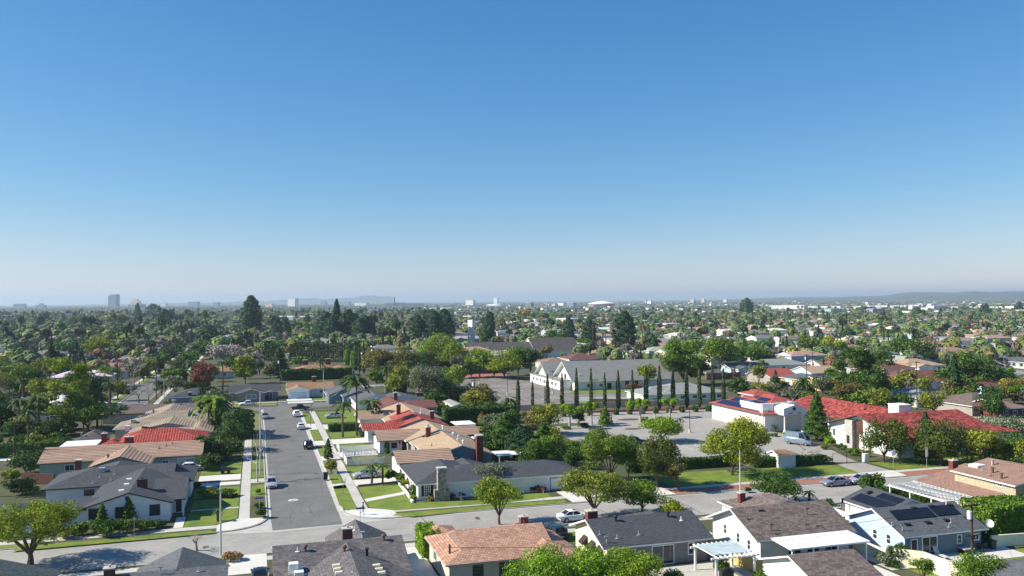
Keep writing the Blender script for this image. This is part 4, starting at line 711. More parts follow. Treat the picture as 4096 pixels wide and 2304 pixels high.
wallrun('brick_wall','brown brick wall at the left, below the banded brown tile roof','wall',px([('b',1,210,560),('b',1,520,575)]),1.8,.25,'brick_dk'); wallrun('garden_wall','low white wall facing the church car park lawn','wall',[(92,236.2),(106,231)],1.2,.2,'white')
wallrun('timber_fence','brown slatted timber fence right of the church car park','fence',[(92,228),(105.5,221.8)],1.7,.1,'brown_trim')
wallrun('terrace_wall','pinkish brick wall strip at the back of the church car park','wall',[(62,342),(96,340)],1.2,.3,'brick')
wallrun('concrete_wall','pale concrete wall along the street behind the school roofs','wall',[(136,188),(175,152)],1.6,.25,'conc')
# red railing at the red-walled yard
wallrun('red_fence','bright red fence and shed wall right of the cypress row','fence',px([('t',3,1960,890),('t',3,2210,870)]),2.2,.15,'r_redflat')
def fence(label,pts,hh,m,pan=2.4,slat=.16,group=None,name='picket_fence'):
    a0=pts[0]; r=thing(name,label,'fence',a0[0],a0[1],group=group); mb=MB()
    for a,b in zip(pts,pts[1:]):
        d=np.array(b,float)-np.array(a,float); l=np.linalg.norm(d); d/=l; n=max(1,round(l/pan)); nn=np.array((-d[1],d[0]))
        def bar(s0,s1,z0,z1,w):
            p,q=np.array(a)+d*s0,np.array(a)+d*s1; mb.prism([tuple(p+nn*w),tuple(p-nn*w),tuple(q-nn*w),tuple(q+nn*w)],z0,z1)
        bar(0,l,hh-.12,hh-.02,.03); bar(0,l,.12,.22,.03)
        s=.1
        while s<l: bar(s,s+slat*.55,.22,hh-.12,.012); s+=slat
        for i in range(n+1):
            p=np.array(a)+d*l*i/n; MB().box(p[0]-.07,p[0]+.07,p[1]-.07,p[1]+.07,0,hh+.06).build('post',M[m],r)
    mb.build('pickets',M[m],r); return r
fence('white vinyl fence, nearest one, around the lawn in front of the banded tile wing',[(16.0,167.0),(16.0,158.2),(22.8,158.4)],1.15,'trim'); fence('white vinyl fence of the second front garden behind the sidewalk',[(16.0,178.5),(16.0,172.5),(22.9,173.2)],1.15,'trim'); fence('low white vinyl fence between the two picket-fenced gardens',[(16.1,167.4),(23,169)],1.0,'trim',slat=.3)
# bamboo fence
wallrun('bamboo_fence','yellow bamboo screen fence between the grey house and the white house','fence',[(51.8,88.5),(52.4,80.5),(52.8,74)],1.7,.12,'woodlt')
# railing by the car park and the gate
def railing(label,pts,hh=1.3,name='railing',m='black'):
    r=thing(name,label,'railing',*pts[0]); mb=MB()
    for a,b in zip(pts,pts[1:]):
        a=np.array(a,float);b=np.array(b,float); l=np.linalg.norm(b-a); n=max(1,int(l/2.4))
        for z in (hh,.15): mb.tube([(*a,z),(*b,z)],.03,4)
        for i in range(int(l/.25)): p=a+(b-a)*i*.25/l; mb.cyl(p[0],p[1],.15,hh,.012,3)
        for i in range(n+1): p=a+(b-a)*i/n; MB().cyl(p[0],p[1],0,hh+.05,.045,5).build('post',M[m],r)
    mb.build('rails',M[m],r); return r
railing('thin dark metal railing along the edge of the school car park',[(72,139.2),(84,138.3),(96,134.2)]); railing('black sliding vehicle gate across the school drive',[(100.2,131.3),(105.9,130.9)],1.9,'vehicle_gate')
# tall garage door hoarding etc
tag(solo('utility_box',MB().box(106.6,107.6,130.6,131.4,0,1.5),M['white'],'white utility cabinet beside the black gate','cabinet'))
h=House('small white guard hut with orange tiled roof beside the car park railing',90,137,'r_orange','white_wall','trim',name='guard_hut',cat='hut'); a=bg(4,150,270,2.3); h.wing(a[0]-2.2,a[0]+2.2,a[1]-1.6,a[1]+2,2.3,.35,'u','g','h').done()
# pools
def pool(label,poly): 
    r=MB().prism(poly,-.1,.045); s_=solo('swimming_pool',r,M['pool'],label,'swimming pool'); return s_
pool('corner of a turquoise pool at the bottom right below the brown roof',[(57.5,66),(63,66),(62,69.8),(59.5,71.8),(57.5,71)]); pool('blue swimming pool with pale deck at the left edge',px([('b',1,0,262),('b',1,120,245),('b',1,290,262),('b',1,330,290),('b',1,260,310),('b',1,0,330)])); sheet('pool_deck',px([('b',1,-60,225),('b',1,150,225),('b',1,400,215),('b',1,350,330),('b',1,100,345),('b',1,-60,345)]),.035,M['conc_lt'])
pool('turquoise covered pool behind the charcoal corner roof',[(44.5,139.5),(54,139.5),(54,144),(44.5,144)])
# ------------------------------------------------ pergola on the patio of the charcoal house
pg=bg(3,1670,1375),bg(3,1840,1435),bg(3,2085,1390)
r=thing('pergola','white timber pergola with pale shade cloth beside the bamboo fence','pergola',47.5,84)
u0,u1,v0,v1=46.6,51.2,80.3,84.8
for pu,pv in ((u0,v0),(u1,v0),(u0,v1),(u1,v1)): MB().box(pu-.1,pu+.1,pv-.1,pv+.1,0,2.75).build('post',M['trim'],r)
for v in (v0,v1): MB().box(u0-.6,u1+.6,v-.08,v+.08,2.45,2.65).build('beam',M['trim'],r)
for i in range(9): u=u0+(i)*(u1-u0)/8; MB().box(u-.04,u+.04,v0-.5,v1+.5,2.66,2.78).build('rafter',M['trim'],r)
mb=MB(); nn=8
for i in range(nn+1):
    for j in range(nn+1): mb.v.append((u0+(u1-u0)*i/nn,v0+.3+(v1-v0-.4)*j/nn,2.86+.05*sin(i*2.1)*cos(j*1.3)))
for i in range(nn):
    for j in range(nn): a=i*(nn+1)+j; mb.f.append((a,a+1,a+nn+2,a+nn+1)); mb.m.append(0)
mb.build('shade_cloth',mat('shade_cloth',(.42,.5,.52),.9,.15,1),r,smooth=True)
# ------------------------------------------------ street furniture
def lampost(label,pt,ytop,arm=2.0,m='conc',n=0,group=None,dirv=(-1,.0)):
    u,v=pt; r=thing('street_lamp',label,'street lamp',u,v,group=group); hh=ytop
    MB().tube([(u,v,0),(u,v,hh*.5),(u,v,hh)],[.13,.1,.07],8).build('pole',M[m],r,smooth=True)
    k=MB().tube([(u,v,hh-.6),(u+dirv[0]*arm*.5,v+dirv[1]*arm*.5,hh-.1),(u+dirv[0]*arm,v+dirv[1]*arm,hh)],.04,6); a=k.build('arm',M['metal'],r)
    MB().ball(u+dirv[0]*(arm+.25),v+dirv[1]*(arm+.25),hh,.38,.16,.1).build('lamp_head',M['metal'],a)
def ht(n,x,yb,yt,til=B):
    pb=til(n,x,yb); pt=til(n,x,yt); u,v=G(*pb); D=hypot(*toW(u,v))
    dx=pt[0]-CX;dy=pt[1]-CY;c,q=cos(-ROLL),sin(-ROLL); X=dx*c-dy*q; up=-(dx*q+dy*c); m=H+D*(F*sin(PIT)+up*cos(PIT))/hypot(X,F*cos(PIT)-up*sin(PIT))
    return (u,v),m
p,hh=ht(1,2118,1250,585); lampost('tall concrete street lamp standing left of the junction, in front of the corner lawn',p,hh,1.0)
p,hh=ht(3,2192,760,185); lampost('concrete street lamp with curved arm beside the main road, centre right',p,hh-.9,1.6)
MB()
p,hh=ht(2,42,470,-320); lampost('slim concrete lamp post on the left verge of the side street by the bare tree',p,hh,1.5,dirv=(1,0))
p,hh=ht(1,1052,1130,935,T); lampost('concrete lamp post by the far street junction, left',p,hh,1.2)
p,hh=ht(1,2198,1060,830,T); lampost('pale lamp post in front of the dark-roofed ranch house',p,hh,1.0)
p,hh=ht(1,1585,1085,890,T); lampost('pale concrete lamp post at the corner of the blue house',p,hh,1.2)
p,hh=ht(2,652,1085,790,T); lampost('pale lamp post in front of the orange-tan roofed garage house',p,hh,1.0)
def lot_lamp(label,n,x,yb,yt,til=T,group=None):
    p,hh=ht(n,x,yb,yt,til); u,v=p; r=thing('car_park_lamp',label,'lamp post',u,v); MB().cyl(u,v,0,.8,.3,10).build('base',M['conc'],r); MB().cyl(u,v,.8,hh,.07,6).build('pole',M['black'],r); MB().box(u-.9,u+.9,v-.12,v+.12,hh-.05,hh+.1).build('lamp_head',M['black'],r)
for a in (('car park lamp standing alone in the school car park, with pale round base',3,1718,1405,1165),('car park lamp right of the white church gable',3,803,1160,895),('car park lamp before the church flat wing',3,395,1025,810),('car park lamp second from left near the church lot wall',3,314,1165,915),('car park lamp behind the bright round tree',3,1383,1265,1075),('car park lamp by the pollarded trees',3,965,1330,1215),('car park lamp at the left edge of the church car park',2,2157,930,770),('car park lamp beside the leftmost tall cypress',2,2430,1040,830)): lot_lamp(*a)
def upole(label,n,x,yb,yt,til=T,cross=1,trans=0,m='wood',cw=1.2,low=0):
    p,hh=ht(n,x,yb,yt,til); u,v=p; r=thing('utility_pole',label,'utility pole',u,v); MB().tube([(u,v,0),(u,v,hh)],[.16,.11],8).build('pole',M[m],r,smooth=True)
    for i in range(cross): 
        a=MB().box(u-cw,u+cw,v-.06,v+.06,hh-.5-i*1.0,hh-.36-i*1.0).build('crossarm',M[m],r)
        for d in (-.9,-.45,.45,.9): MB().cyl(u+d*cw,v,hh-.36-i,hh-.18-i,.04,5).build('insulator',M['conc'],a)
    if trans: MB().tube([(u-.42*trans,v-.1,hh-1.9),(u-.42*trans,v-.1,hh-1.0)],.26,10).build('transformer',M['trim'],r,smooth=True)
    if low: MB().box(u-1,u+1,v-.05,v+.05,low,low+.12).build('crossarm',M[m],r)
    return (u,v,hh)
PO=[upole('near brown utility pole with white transformer at the bottom right',4,1962,1320,735,B,1,1,low=3.0),upole('near dark utility pole with grey transformer drum in front of the pink tile roof',2,1860,1500,1145,B,0,-1),upole('dark pole at the left edge by the swimming pool',1,140,470,-20,B,1,0),upole('utility pole left, above the blue-grey roofs',1,120,1400,1160,T,1,0),
 upole('tall pole right of the red-tiled wing, centre of right group',4,1440,1180,710,T,1,0),upole('pole beside the ochre yellow house with white transformer',4,375,1010,640,T,2,1),upole('dark pole at the church car park corner with white drum',2,2115,1250,880,T,1,1),upole('pole in the olive trees behind the maroon roof',2,1838,1000,840,T,1,0),upole('pole with transformer above the olive trees',2,1995,900,730,T,1,1),upole('pole at left with white drum before the cedar',2,232,990,680,T,1,1),upole('dark pole at the far street corner',1,1510,1080,720,T,0,0),upole('thin pole on the far street, nearer',1,1650,940,560,T,1,0),upole('thin pole on the far street, farther',1,1700,790,470,T,1,0),upole('pole left of the far street',1,1135,1090,640,T,0,0),upole('pole before the dark-roofed chapel',2,2337,640,520,T,0,1),upole('thin tall pole behind the church roof, left',3,478,620,430,T,1,0),upole('twin tall pole behind the church roof, right',3,880,640,430,T,0,0),upole('pole with transformers amid the dome trees',3,2350,720,560,T,1,1),upole('dark pole in the right distance behind the fan palm',3,1475,430,270,T,1,0),upole('pole right of the dark brown trees',4,430,830,620,T,1,0),upole('white pole in the gap behind the right pine',4,1165,710,640,T,0,0)]
def cable(label,a,b,sag=1.0,rad=.014,cat='power cable'):
    mb=MB(); n=12; mb.tube([(a[0]+(b[0]-a[0])*i/n,a[1]+(b[1]-a[1])*i/n,a[2]+(b[2]-a[2])*i/n-4*sag*(i/n)*(1-i/n)) for i in range(n+1)],rad,4); solo('power_cable',mb,M['black'],label,cat)
P4=PO[0]; P2=PO[1]
for i,dz in enumerate((-.3,-.3,-1.2)): cable('thin black cable spanning the foreground roofs between the two near utility poles, %s strand'%('upper','middle','lower')[i],(P2[0]+(i-1)*.3,P2[1],P2[2]+dz),(P4[0]+(i-1)*.5,P4[1],P4[2]+dz),1.5,.012)
cable('service cable running from the near right pole to the blue house',(P4[0],P4[1],P4[2]-3),(83.2,81.5,2.8),.3); 
for a,b,l in ((4,5,'between the two tall poles on the right'),(6,7,'above the maroon roof and olive trees'),(11,12,'beside the far left street'),(15,16,'behind the church roof')): cable('thin power cable strung '+l,(PO[a][0],PO[a][1],PO[a][2]-.4),(PO[b][0],PO[b][1],PO[b][2]-.4),1.5,.03)
cable('service cable from the pool pole to the banded roof house',(PO[2][0],PO[2][1],PO[2][2]-1),(-33,166,3.2),.8,.02); cable('cable running from the pool pole toward the left edge',(PO[2][0],PO[2][1],PO[2][2]-.5),(-75,178,8),1.2,.02); cable('cable from the left pole toward the far left gardens',(PO[3][0],PO[3][1],PO[3][2]-.4),(-95,250,8),1.2,.025); cable('long cable crossing behind the red-tiled wing to the right edge',(PO[4][0],PO[4][1],PO[4][2]-.4),(210,165,9.5),1.6,.03); cable('long cable from the yellow house pole to the tall right pole',(PO[5][0],PO[5][1],PO[5][2]-.4),(PO[4][0],PO[4][1],PO[4][2]-.8),1.6,.03); cable('white service drop sagging to the pink tile roof house',(P2[0],P2[1],P2[2]-1),(19.5,92,3.2),.6,.015); cable('cable leaving the near right pole toward the right edge',(P4[0],P4[1],P4[2]-.3),(112,84,8.5),1.0,.015)
# dish, skylit things
r=thing('satellite_dish','large white satellite dish on the corner of the blue house roof','satellite dish',83.6,81.2,0); MB().tube([(83.5,81.4,1.8),(83.7,81.2,2.75)],.05,6).build('mast',M['metal'],r)
mb=MB(); c=np.array((83.75,81.1,3.0)); nrm=np.array((-.3,-.8,.5)); nrm/=np.linalg.norm(nrm); a=np.cross(nrm,(0,0,1)); a/=np.linalg.norm(a); b_=np.cross(nrm,a); vs=[tuple(c)];fs=[]
for k_,(rr,d) in enumerate(((.2,.02),(.38,.08),(.5,.15))):
    for j in range(14): t=2*pi*j/14; vs.append(tuple(c+nrm*d+rr*(cos(t)*a+sin(t)*b_)))
for j in range(14):
    fs.append((0,1+j,1+(j+1)%14))
    for k_ in range(2): q=1+k_*14; fs.append((q+j,q+14+j,q+14+(j+1)%14,q+(j+1)%14))
mb.add(vs,fs).build('dish',M['trim'],r,smooth=True); MB().tube([tuple(c-b_*.45),tuple(c+nrm*.5)],.02,4).build('feed_arm',M['metal'],r)
def flag(label,base,rot,wd=1.5,drop=.95):
    u,v,z=base; r=thing('flag',label,'flag',u,v,z); MB().tube([(u,v,z-.5),(u-.9,v-.1,z+.9)],.02,5).build('flagpole',M['trim'],r)
    for i in range(7):
        a=MB(); x0=u-.9+.09*i; a.box(x0,x0+.085,v-.12,v-.1,z-.7-.02*i,z+.85-.13*i); a.build('stripe',M['tail'] if i%2==0 else M['trim'],r)
    a=MB(); a.box(u-.92,u-.55,v-.15,v-.125,z+.2,z+.86); a.build('canton',mat('flag_blue',(.03,.04,.16),.8,.1,2),r)
flag('striped flag hanging at the garage corner of the charcoal-roofed wing',(76.4,97.4,2.2),0); flag('striped flag by the front door of the picket-fenced house',(28.0,168.2,1.7),0)
# bins
def bin_(label,u,v,m='black',group=None,s=1.0):
    r=thing('wheelie_bin',label,'rubbish bin',u,v,0.02,group=group); mb=MB(); a=.27*s;b=.33*s; mb.add([(u-a,v-b,.05),(u+a,v-b,.05),(u+a,v+b,.05),(u-a,v+b,.05),(u-a-.06,v-b-.06,1*s),(u+a+.06,v-b-.06,1*s),(u+a+.06,v+b+.06,1*s),(u-a-.06,v+b+.06,1*s)],[(3,2,1,0),(4,5,6,7),(0,1,5,4),(1,2,6,5),(2,3,7,6),(3,0,4,7)]); mb.build('bin_body',M[m],r); MB().box(u-a-.09,u+a+.09,v-b-.09,v+b+.09,1.003*s,1.08*s).build('lid',M[m],r)
    for d in (-1,1): MB().tube([(u+d*a-.03,v+b,.12),(u+d*a+.03,v+b,.12)],.11,8).build('wheel',M['tyre'],r)
green=mat('bin_green',(.02,.05,.035),.6,.1,2); M['bin_green']=green
bin_('black wheelie bin standing in the gutter beside the small sidewalk tree',*bg(2,668,525),s=1.15); bin_('left one of two dark bins on the driveway behind the white corner house',*bg(1,2137,468)); bin_('right one of two dark bins on the driveway behind the white corner house',*bg(1,2195,468)); bin_('dark green round-topped bin at the right end of the blue house patio',*bg(4,2150,1190),m='bin_green')
# signs
def sign(label,pt,hh,w,h_,m='trim',text=None,face='conc'):
    u,v=pt; r=thing('road_sign',label,'sign',u,v); MB().cyl(u,v,0,hh,.035,5).build('post',M['metal'],r); s_=MB().box(u-w/2,u+w/2,v-.07,v-.04,hh-h_,hh).build('sign_panel',M[m],r)
    if text:
        c=bpy.data.curves.new('lettering','FONT'); c.body=text; c.size=h_*.62; c.align_x='CENTER'; c.align_y='CENTER'; c.extrude=.002; c.materials.append(M['trim']); o=bpy.data.objects.new('lettering',c); COL.objects.link(o); o.parent=s_; o.rotation_euler=(pi/2,0,0); o.location=(0,-.075,hh-h_/2)
blue=mat('sign_blue',(.02,.09,.3),.5,.05,2); M['sign_blue']=blue
sign('blue street-name sign on a post at the near corner of the junction',bg(2,1003,1000),2.9,1.15,.26,'sign_blue')
sign('blue street-name sign on a thin post at the left corner of the junction',bg(2,32,885),2.8,1.1,.24,'sign_blue')
sign('white rectangular sign on a post on the verge, left of the pepper tree trunk',Z1 and G(*Z1(1262,895)),3.3,.75,.9); sign('tall narrow white sign on a post on the verge by the dark green trees',G(*Z1(1598,905)),4.0,.5,1.7); sign('small white notice on a stake near the bin on the verge',bg(2,762,580),2.2,.5,.6)
sign('thin sign post on the verge before the white corner house',bg(1,1288,1080),2.6,.3,.35,'metal')
mb=MB().disc((*bg(2,357,713),-.125),(0,0,1),.75,.02,20); solo('manhole',mb,M['conc_lt'],'pale round manhole collar in the side street','manhole'); mb=MB().disc((*bg(2,357,715),-.115),(0,0,1),.42,.01,16); solo('manhole_cover',mb,M['asph'],'round manhole cover in its pale collar in the side street','manhole cover')
# patio furniture of the blue house
def lounger(u,v):
    r=thing('sun_lounger','white slatted sun lounger with reclined back on the blue house patio','sun lounger',u,v,.03); MB().add([(u-.3,v-1.2,.35),(u+.3,v-1.2,.35),(u+.3,v+.2,.4),(u-.3,v+.2,.4),(u-.3,v-1.2,.3),(u+.3,v-1.2,.3),(u+.3,v+.2,.35),(u-.3,v+.2,.35)],[(0,1,2,3),(7,6,5,4),(0,4,5,1),(1,5,6,2),(2,6,7,3),(3,7,4,0)]).build('seat',M['slat'],r)
    MB().add([(u-.3,v+.22,.4),(u+.3,v+.22,.4),(u+.3,v+.75,1.1),(u-.3,v+.75,1.1),(u-.3,v+.27,.35),(u+.3,v+.27,.35),(u+.3,v+.8,1.05),(u-.3,v+.8,1.05)],[(0,1,2,3),(7,6,5,4),(0,4,5,1),(1,5,6,2),(2,6,7,3),(3,7,4,0)]).build('backrest',M['slat'],r)
    for a in (-.28,.28):
        for b in (-1.1,.1): MB().box(u+a-.02,u+a+.02,v+b-.02,v+b+.02,.03,.33).build('leg',M['trim'],r)
lounger(*bg(4,1645,1270))
a=bg(4,1900,1235); r=thing('fire_pit_table','square dark fire pit table on the blue house patio','table',*a,.03); MB().box(a[0]-.75,a[0]+.75,a[1]-.6,a[1]+.6,.62,.72).build('tabletop',M['grey_trim'],r); MB().box(a[0]-.55,a[0]+.55,a[1]-.45,a[1]+.45,.03,.62).build('base',M['black'],r)
for i,(x,l) in enumerate(((1705,'left planter box'),(1770,'right planter box'))): a=bg(4,x,1215); solo('planter_box',MB().box(a[0]-.4,a[0]+.4,a[1]-.3,a[1]+.3,.03,.55),M['black'],'black %s against the blue house patio wall'%l,'planter')
for i,x in enumerate((2040,2100)):
    a=bg(4,x,1215); r=thing('patio_chair','dark metal patio chair, %s of the pair right of the fire pit table'%('left','right')[i],'chair',*a,.03); MB().box(a[0]-.28,a[0]+.28,a[1]-.28,a[1]+.28,.4,.45).build('seat',M['black'],r); MB().box(a[0]-.28,a[0]+.28,a[1]+.25,a[1]+.29,.45,.95).build('backrest',M['black'],r)
    for d in (-.25,.25):
        for e in (-.25,.25): MB().box(a[0]+d-.02,a[0]+d+.02,a[1]+e-.02,a[1]+e+.02,.03,.4).build('leg',M['black'],r)
r=thing('barbecue','black covered barbecue under the white pergola','barbecue',48.3,81.2,.03); MB().box(47.6,49.0,80.8,81.5,.03,.95).build('cabinet',M['black'],r); MB().ball(48.3,81.15,1.0,.6,.33,.3).build('hood',M['black'],r)
solo('gas_bottle',MB().cyl(50.9,79.0,0.0,.55,.15,10).cyl(50.9,79.0,.55,.68,.06,6),M['tail'],'small red canister at the foot of the bamboo fence','canister')
# ---------------------------------------------------------------- vehicles (nose along +x)
CARS={}
PROF={ # stations x, half width, bottom, shoulder, top(body) ; greenhouse: base x0..x3 , roof x1..x2, roof z ; length
 'sedan':dict(st=[(-2.35,.72,.38,.75,.86),(-2.2,.86,.26,.86,1.0),(-1.5,.92,.2,.92,1.02),(-.3,.93,.18,.9,.97),(.9,.93,.18,.88,.96),(1.7,.9,.2,.8,.86),(2.25,.8,.26,.66,.72),(2.4,.62,.36,.55,.6)],gh=(-1.75,-.85,.25,1.1,.98,1.44),wb=(-1.38,1.42),r=.33),
 'suv':dict(st=[(-2.2,.8,.42,.95,1.1),(-2.1,.9,.32,1.0,1.14),(-1.3,.95,.26,1.02,1.12),(.8,.95,.26,.98,1.08),(1.6,.92,.28,.92,1.0),(2.15,.84,.34,.8,.86),(2.3,.7,.42,.66,.72)],gh=(-2.05,-1.7,.25,.95,1.1,1.68),wb=(-1.32,1.38),r=.37),
 'hatch':dict(st=[(-2.05,.74,.4,.85,.98),(-1.95,.86,.28,.92,1.04),(-1.2,.9,.22,.93,1.02),(.8,.9,.2,.9,.98),(1.5,.88,.22,.82,.9),(2.0,.78,.28,.68,.74),(2.12,.62,.36,.58,.62)],gh=(-1.9,-1.35,.15,1.05,1.0,1.5),wb=(-1.25,1.3),r=.32),
 'pickup':dict(st=[(-2.6,.88,.5,.95,1.0),(-1.3,.9,.4,.95,1.0),(-.8,.92,.36,.98,1.06),(.9,.92,.34,.98,1.06),(1.8,.9,.36,.92,1.0),(2.4,.84,.4,.8,.86),(2.55,.72,.46,.7,.74)],gh=(-.85,-.7,.35,.95,1.04,1.68),wb=(-1.6,1.6),r=.38),
 'van':dict(st=[(-2.9,.95,.4,1.35,1.4),(-2.8,1.0,.32,1.4,1.45),(-1,1.0,.3,1.4,1.45),(1.3,1.0,.3,1.38,1.44),(2.2,.96,.3,1.05,1.15),(2.75,.86,.36,.9,.96),(2.9,.72,.44,.75,.8)],gh=(-2.85,-2.75,1.1,2.0,1.42,2.55),wb=(-1.75,1.85),r=.36)}
def make_car(kind,paint,name,label,cat='car',group=None,extra=None):
    P=PROF[kind]; r=thing(name,label,cat,0,0,group=group); b=MB(); n=0
    rows=[]
    for x,w,zb,zs,zt in P['st']:
        rows.append([(x,-w*.85,zb),(x,-w,zb+.14),(x,-w,zs-.1),(x,-w*.94,zs+.02),(x,-w*.8,zt),(x,0,zt+.03),(x,w*.8,zt),(x,w*.94,zs+.02),(x,w,zs-.1),(x,w,zb+.14),(x,w*.85,zb)])
    k=11; vs=[p for q in rows for p in q]; fs=[]
    for i in range(len(rows)-1):
        for j in range(k): fs.append((i*k+j,(i+1)*k+j,(i+1)*k+(j+1)%k,i*k+(j+1)%k))
    fs.append(tuple(range(k))); e=(len(rows)-1)*k; fs.append(tuple(range(e+k-1,e-1,-1)))
    b.add(vs,fs)
    x0,x1,x2,x3,zb,zr=P['gh']; w0=P['st'][3][1]*.86; w1=w0*.78
    # roof panel and pillars in body paint
    b.add([(x1,-w1,zr-.05),(x2,-w1,zr-.05),(x2,w1,zr-.05),(x1,w1,zr-.05),(x1+.1,-w1*.85,zr+.02),(x2-.12,-w1*.85,zr+.02),(x2-.12,w1*.85,zr+.02),(x1+.1,w1*.85,zr+.02)],[(3,2,1,0),(4,5,6,7),(0,1,5,4),(1,2,6,5),(2,3,7,6),(3,0,4,7)])
    for s in (-1,1):
        for (xa,xb) in ((x0,x1),(x3,x2)): b.tube([(xa,s*w0*.97,zb-.05),(xb,s*w1,zr-.03)],.05,5)
        xm=(x0+x3)/2-.05; xt=(x1+x2)/2; b.tube([(xm,s*w0*1.0,zb-.05),(xt,s*w1*1.01,zr-.04)],.035,4)
        b.tube([(x1,s*w1,zr-.04),(x2,s*w1,zr-.04)],.04,4); b.box(x3-.35,x3-.17,s*(w0*1.12)-.09,s*(w0*1.12)+.09,zb-.03,zb+.13)
    if kind=='van': # high blind side panels
        for s in (-1,1): b.add([(x0,s*w0*1.02,zb-.1),(.3,s*w0*1.02,zb-.1),(.3,s*w1*1.03,zr-.04),(x1,s*w1*1.03,zr-.04)],[(0,1,2,3)])
        b.add([(x0-.01,-w0,zb-.1),(x0-.01,w0,zb-.1),(x1-.01,w1,zr-.04),(x1-.01,-w1,zr-.04)],[(0,1,2,3)])
    bo=b.build('body',M[paint] if isinstance(paint,str) else paint,r,smooth=True,local=True)
    g=MB(); W0=w0*.985; W1=w1*.97
    g.add([(x0+.03,-W0,zb-.06),(x3-.03,-W0,zb-.06),(x3-.03,W0,zb-.06),(x0+.03,W0,zb-.06),(x1,-W1,zr-.06),(x2,-W1,zr-.06),(x2,W1,zr-.06),(x1,W1,zr-.06)],[(0,1,5,4),(1,2,6,5),(2,3,7,6),(3,0,4,7)]); g.build('windows',M['carglass'],r,local=True)
    if kind=='sedan': MB().box(-.1,.2,-.35,.35,zr+.01,zr+.035).build('sunroof',M['carglass'],r,local=True)
    wy=P['st'][3][1]-.1
    for x in P['wb']:
        for s in (-1,1):
            t=MB().tube([(x,s*(wy-.1),P['r']),(x,s*(wy+.13),P['r'])],P['r'],14).build('wheel',M['tyre'],r,local=True,smooth=True); MB().tube([(x,s*(wy+.1),P['r']),(x,s*(wy+.145),P['r'])],P['r']*.6,10).build('rim',M['rim'],t,local=True)
    xe=P['st'][-2][0]; ze=P['st'][-2][3]; wq=P['st'][-2][1]
    for s in (-1,1): MB().box(xe-.18,xe+.06,s*wq*.72-.16,s*wq*.72+.16,ze-.1,ze+.03).build('headlight',M['lamp'],r,local=True); xr=P['st'][0][0]; MB().box(xr-.02,xr+.2,s*P['st'][1][1]*.78-.15,s*P['st'][1][1]*.78+.15,P['st'][0][3]-.12,P['st'][0][3]+.06).build('tail_light',M['tail'],r,local=True)
    MB().box(P['st'][-1][0]-.05,P['st'][-1][0]+.025,-.4,.4,.42,.55).build('grille',M['black'],r,local=True); MB().box(xr-.03,xr+.02,-.2,.2,.6,.72).build('number_plate',M['trim'],r,local=True)
    if kind=='pickup': MB().box(-2.5,-.95,-.72,.72,1.0,1.075).build('load_bed',M['black'],r,local=True)
    if extra=='wing': MB().box(-2.3,-2.05,-.7,.7,1.25,1.29).box(-2.22,-2.12,-.45,-.41,1.0,1.25).box(-2.22,-2.12,.41,.45,1.0,1.25).build('rear_wing',M['black'],r,local=True)
    return r
def paint(name,c,met=0): return mat(name,c,.22,.02,1,spec=.6,metal=met)
PT={k:paint('paint_'+k,c,m) for k,c,m in (('white',(.8,.8,.8),0),('silver',(.5,.52,.55),.4),('grey',(.3,.31,.37),.4),('navy',(.015,.03,.07),.2),('black',(.012,.012,.014),0),('teal',(.01,.05,.08),.2),('red',(.4,.02,.02),0),('blue',(.05,.12,.25),.2),('vangrey',(.2,.25,.32),.3))}
def car(kind,col,pos,rot,label,cat='car',name='parked_car',z=-.14,group=None,extra=None):
    key=(kind,col,extra)
    if key in CARS: r=copy_tree(CARS[key]); r['label']=label; r['category']=cat; r.name=name
    else: r=make_car(kind,PT[col],name,label,cat,group,extra); CARS[key]=r
    x,y=toW(*pos); r.location=(x,y,z); r.rotation_euler=(0,0,-GA+R(rot))
    if group: r['group']=group
    return r
car('sedan','white',bg(3,590,905),2,'white sedan with dark sunroof parked on the main road under the flat-topped tree')
car('sedan','grey',bg(4,645,572),180,'grey sedan with black rear wing parked at the far kerb of the main road',extra='wing')
car('hatch','silver',bg(4,890,552),180,'silver car parked behind the grey winged sedan, half hidden by the bush')
car('suv','teal',bg(3,405,1085),97,'dark blue-green SUV parked in the drive between the pink roof and the charcoal roof',z=.03)
car('hatch','silver',bg(2,152,585),-90,'silver hatchback facing us at the left kerb of the side street'); car('suv','navy',bg(2,503,215),90,'dark navy SUV parked at the right kerb of the side street')
car('hatch','white',tg(2,436,1360),90,'white hatchback parked at the right kerb, beyond the navy SUV'); car('suv','white',tg(2,391,1240),90,'white small SUV with rear-mounted spare wheel behind the black pickup',)
car('pickup','black',tg(2,430,1180),15,'black pickup truck parked by the street bend','pickup','pickup_truck'); car('sedan','grey',tg(2,90,1260),-90,'dark grey sedan parked at the left kerb near the street bend')
car('pickup','white',tg(1,2395,1140),180,'white pickup truck parked side-on at the bend of the street','pickup','pickup_truck'); car('sedan','blue',tg(1,2275,1205),180,'blue car parked by the palm shadow left of the street bend')
car('hatch','silver',tg(2,745,1262),180,'silver-grey hatchback in the driveway behind the clipped hedge',z=.03); car('suv','black',bg(2,1035,100),-90,'black car nose peeking out by the red porch roof',z=.03)
car('sedan','silver',bg(2,1060,505),185,'silver sedan parked in the driveway behind the two small palms',z=.03); car('hatch','white',bg(1,1850,440),0,'white hatchback in the driveway behind the white corner house',z=.03)
car('sedan','blue',tg(2,88,1082),160,'dark blue and white car in front of the dark-roofed ranch house',z=.03); car('van','vangrey',bg(4,300,190),-62,'tall silver-blue panel van parked near the school gate','van','panel_van',z=.04)
car('pickup','navy',bg(1,30,1560),0,'navy car') if False else None
car('sedan','navy',bg(2,40,1500),90,'dark blue car roof at the bottom edge beside the brown shingle roof',z=.03)
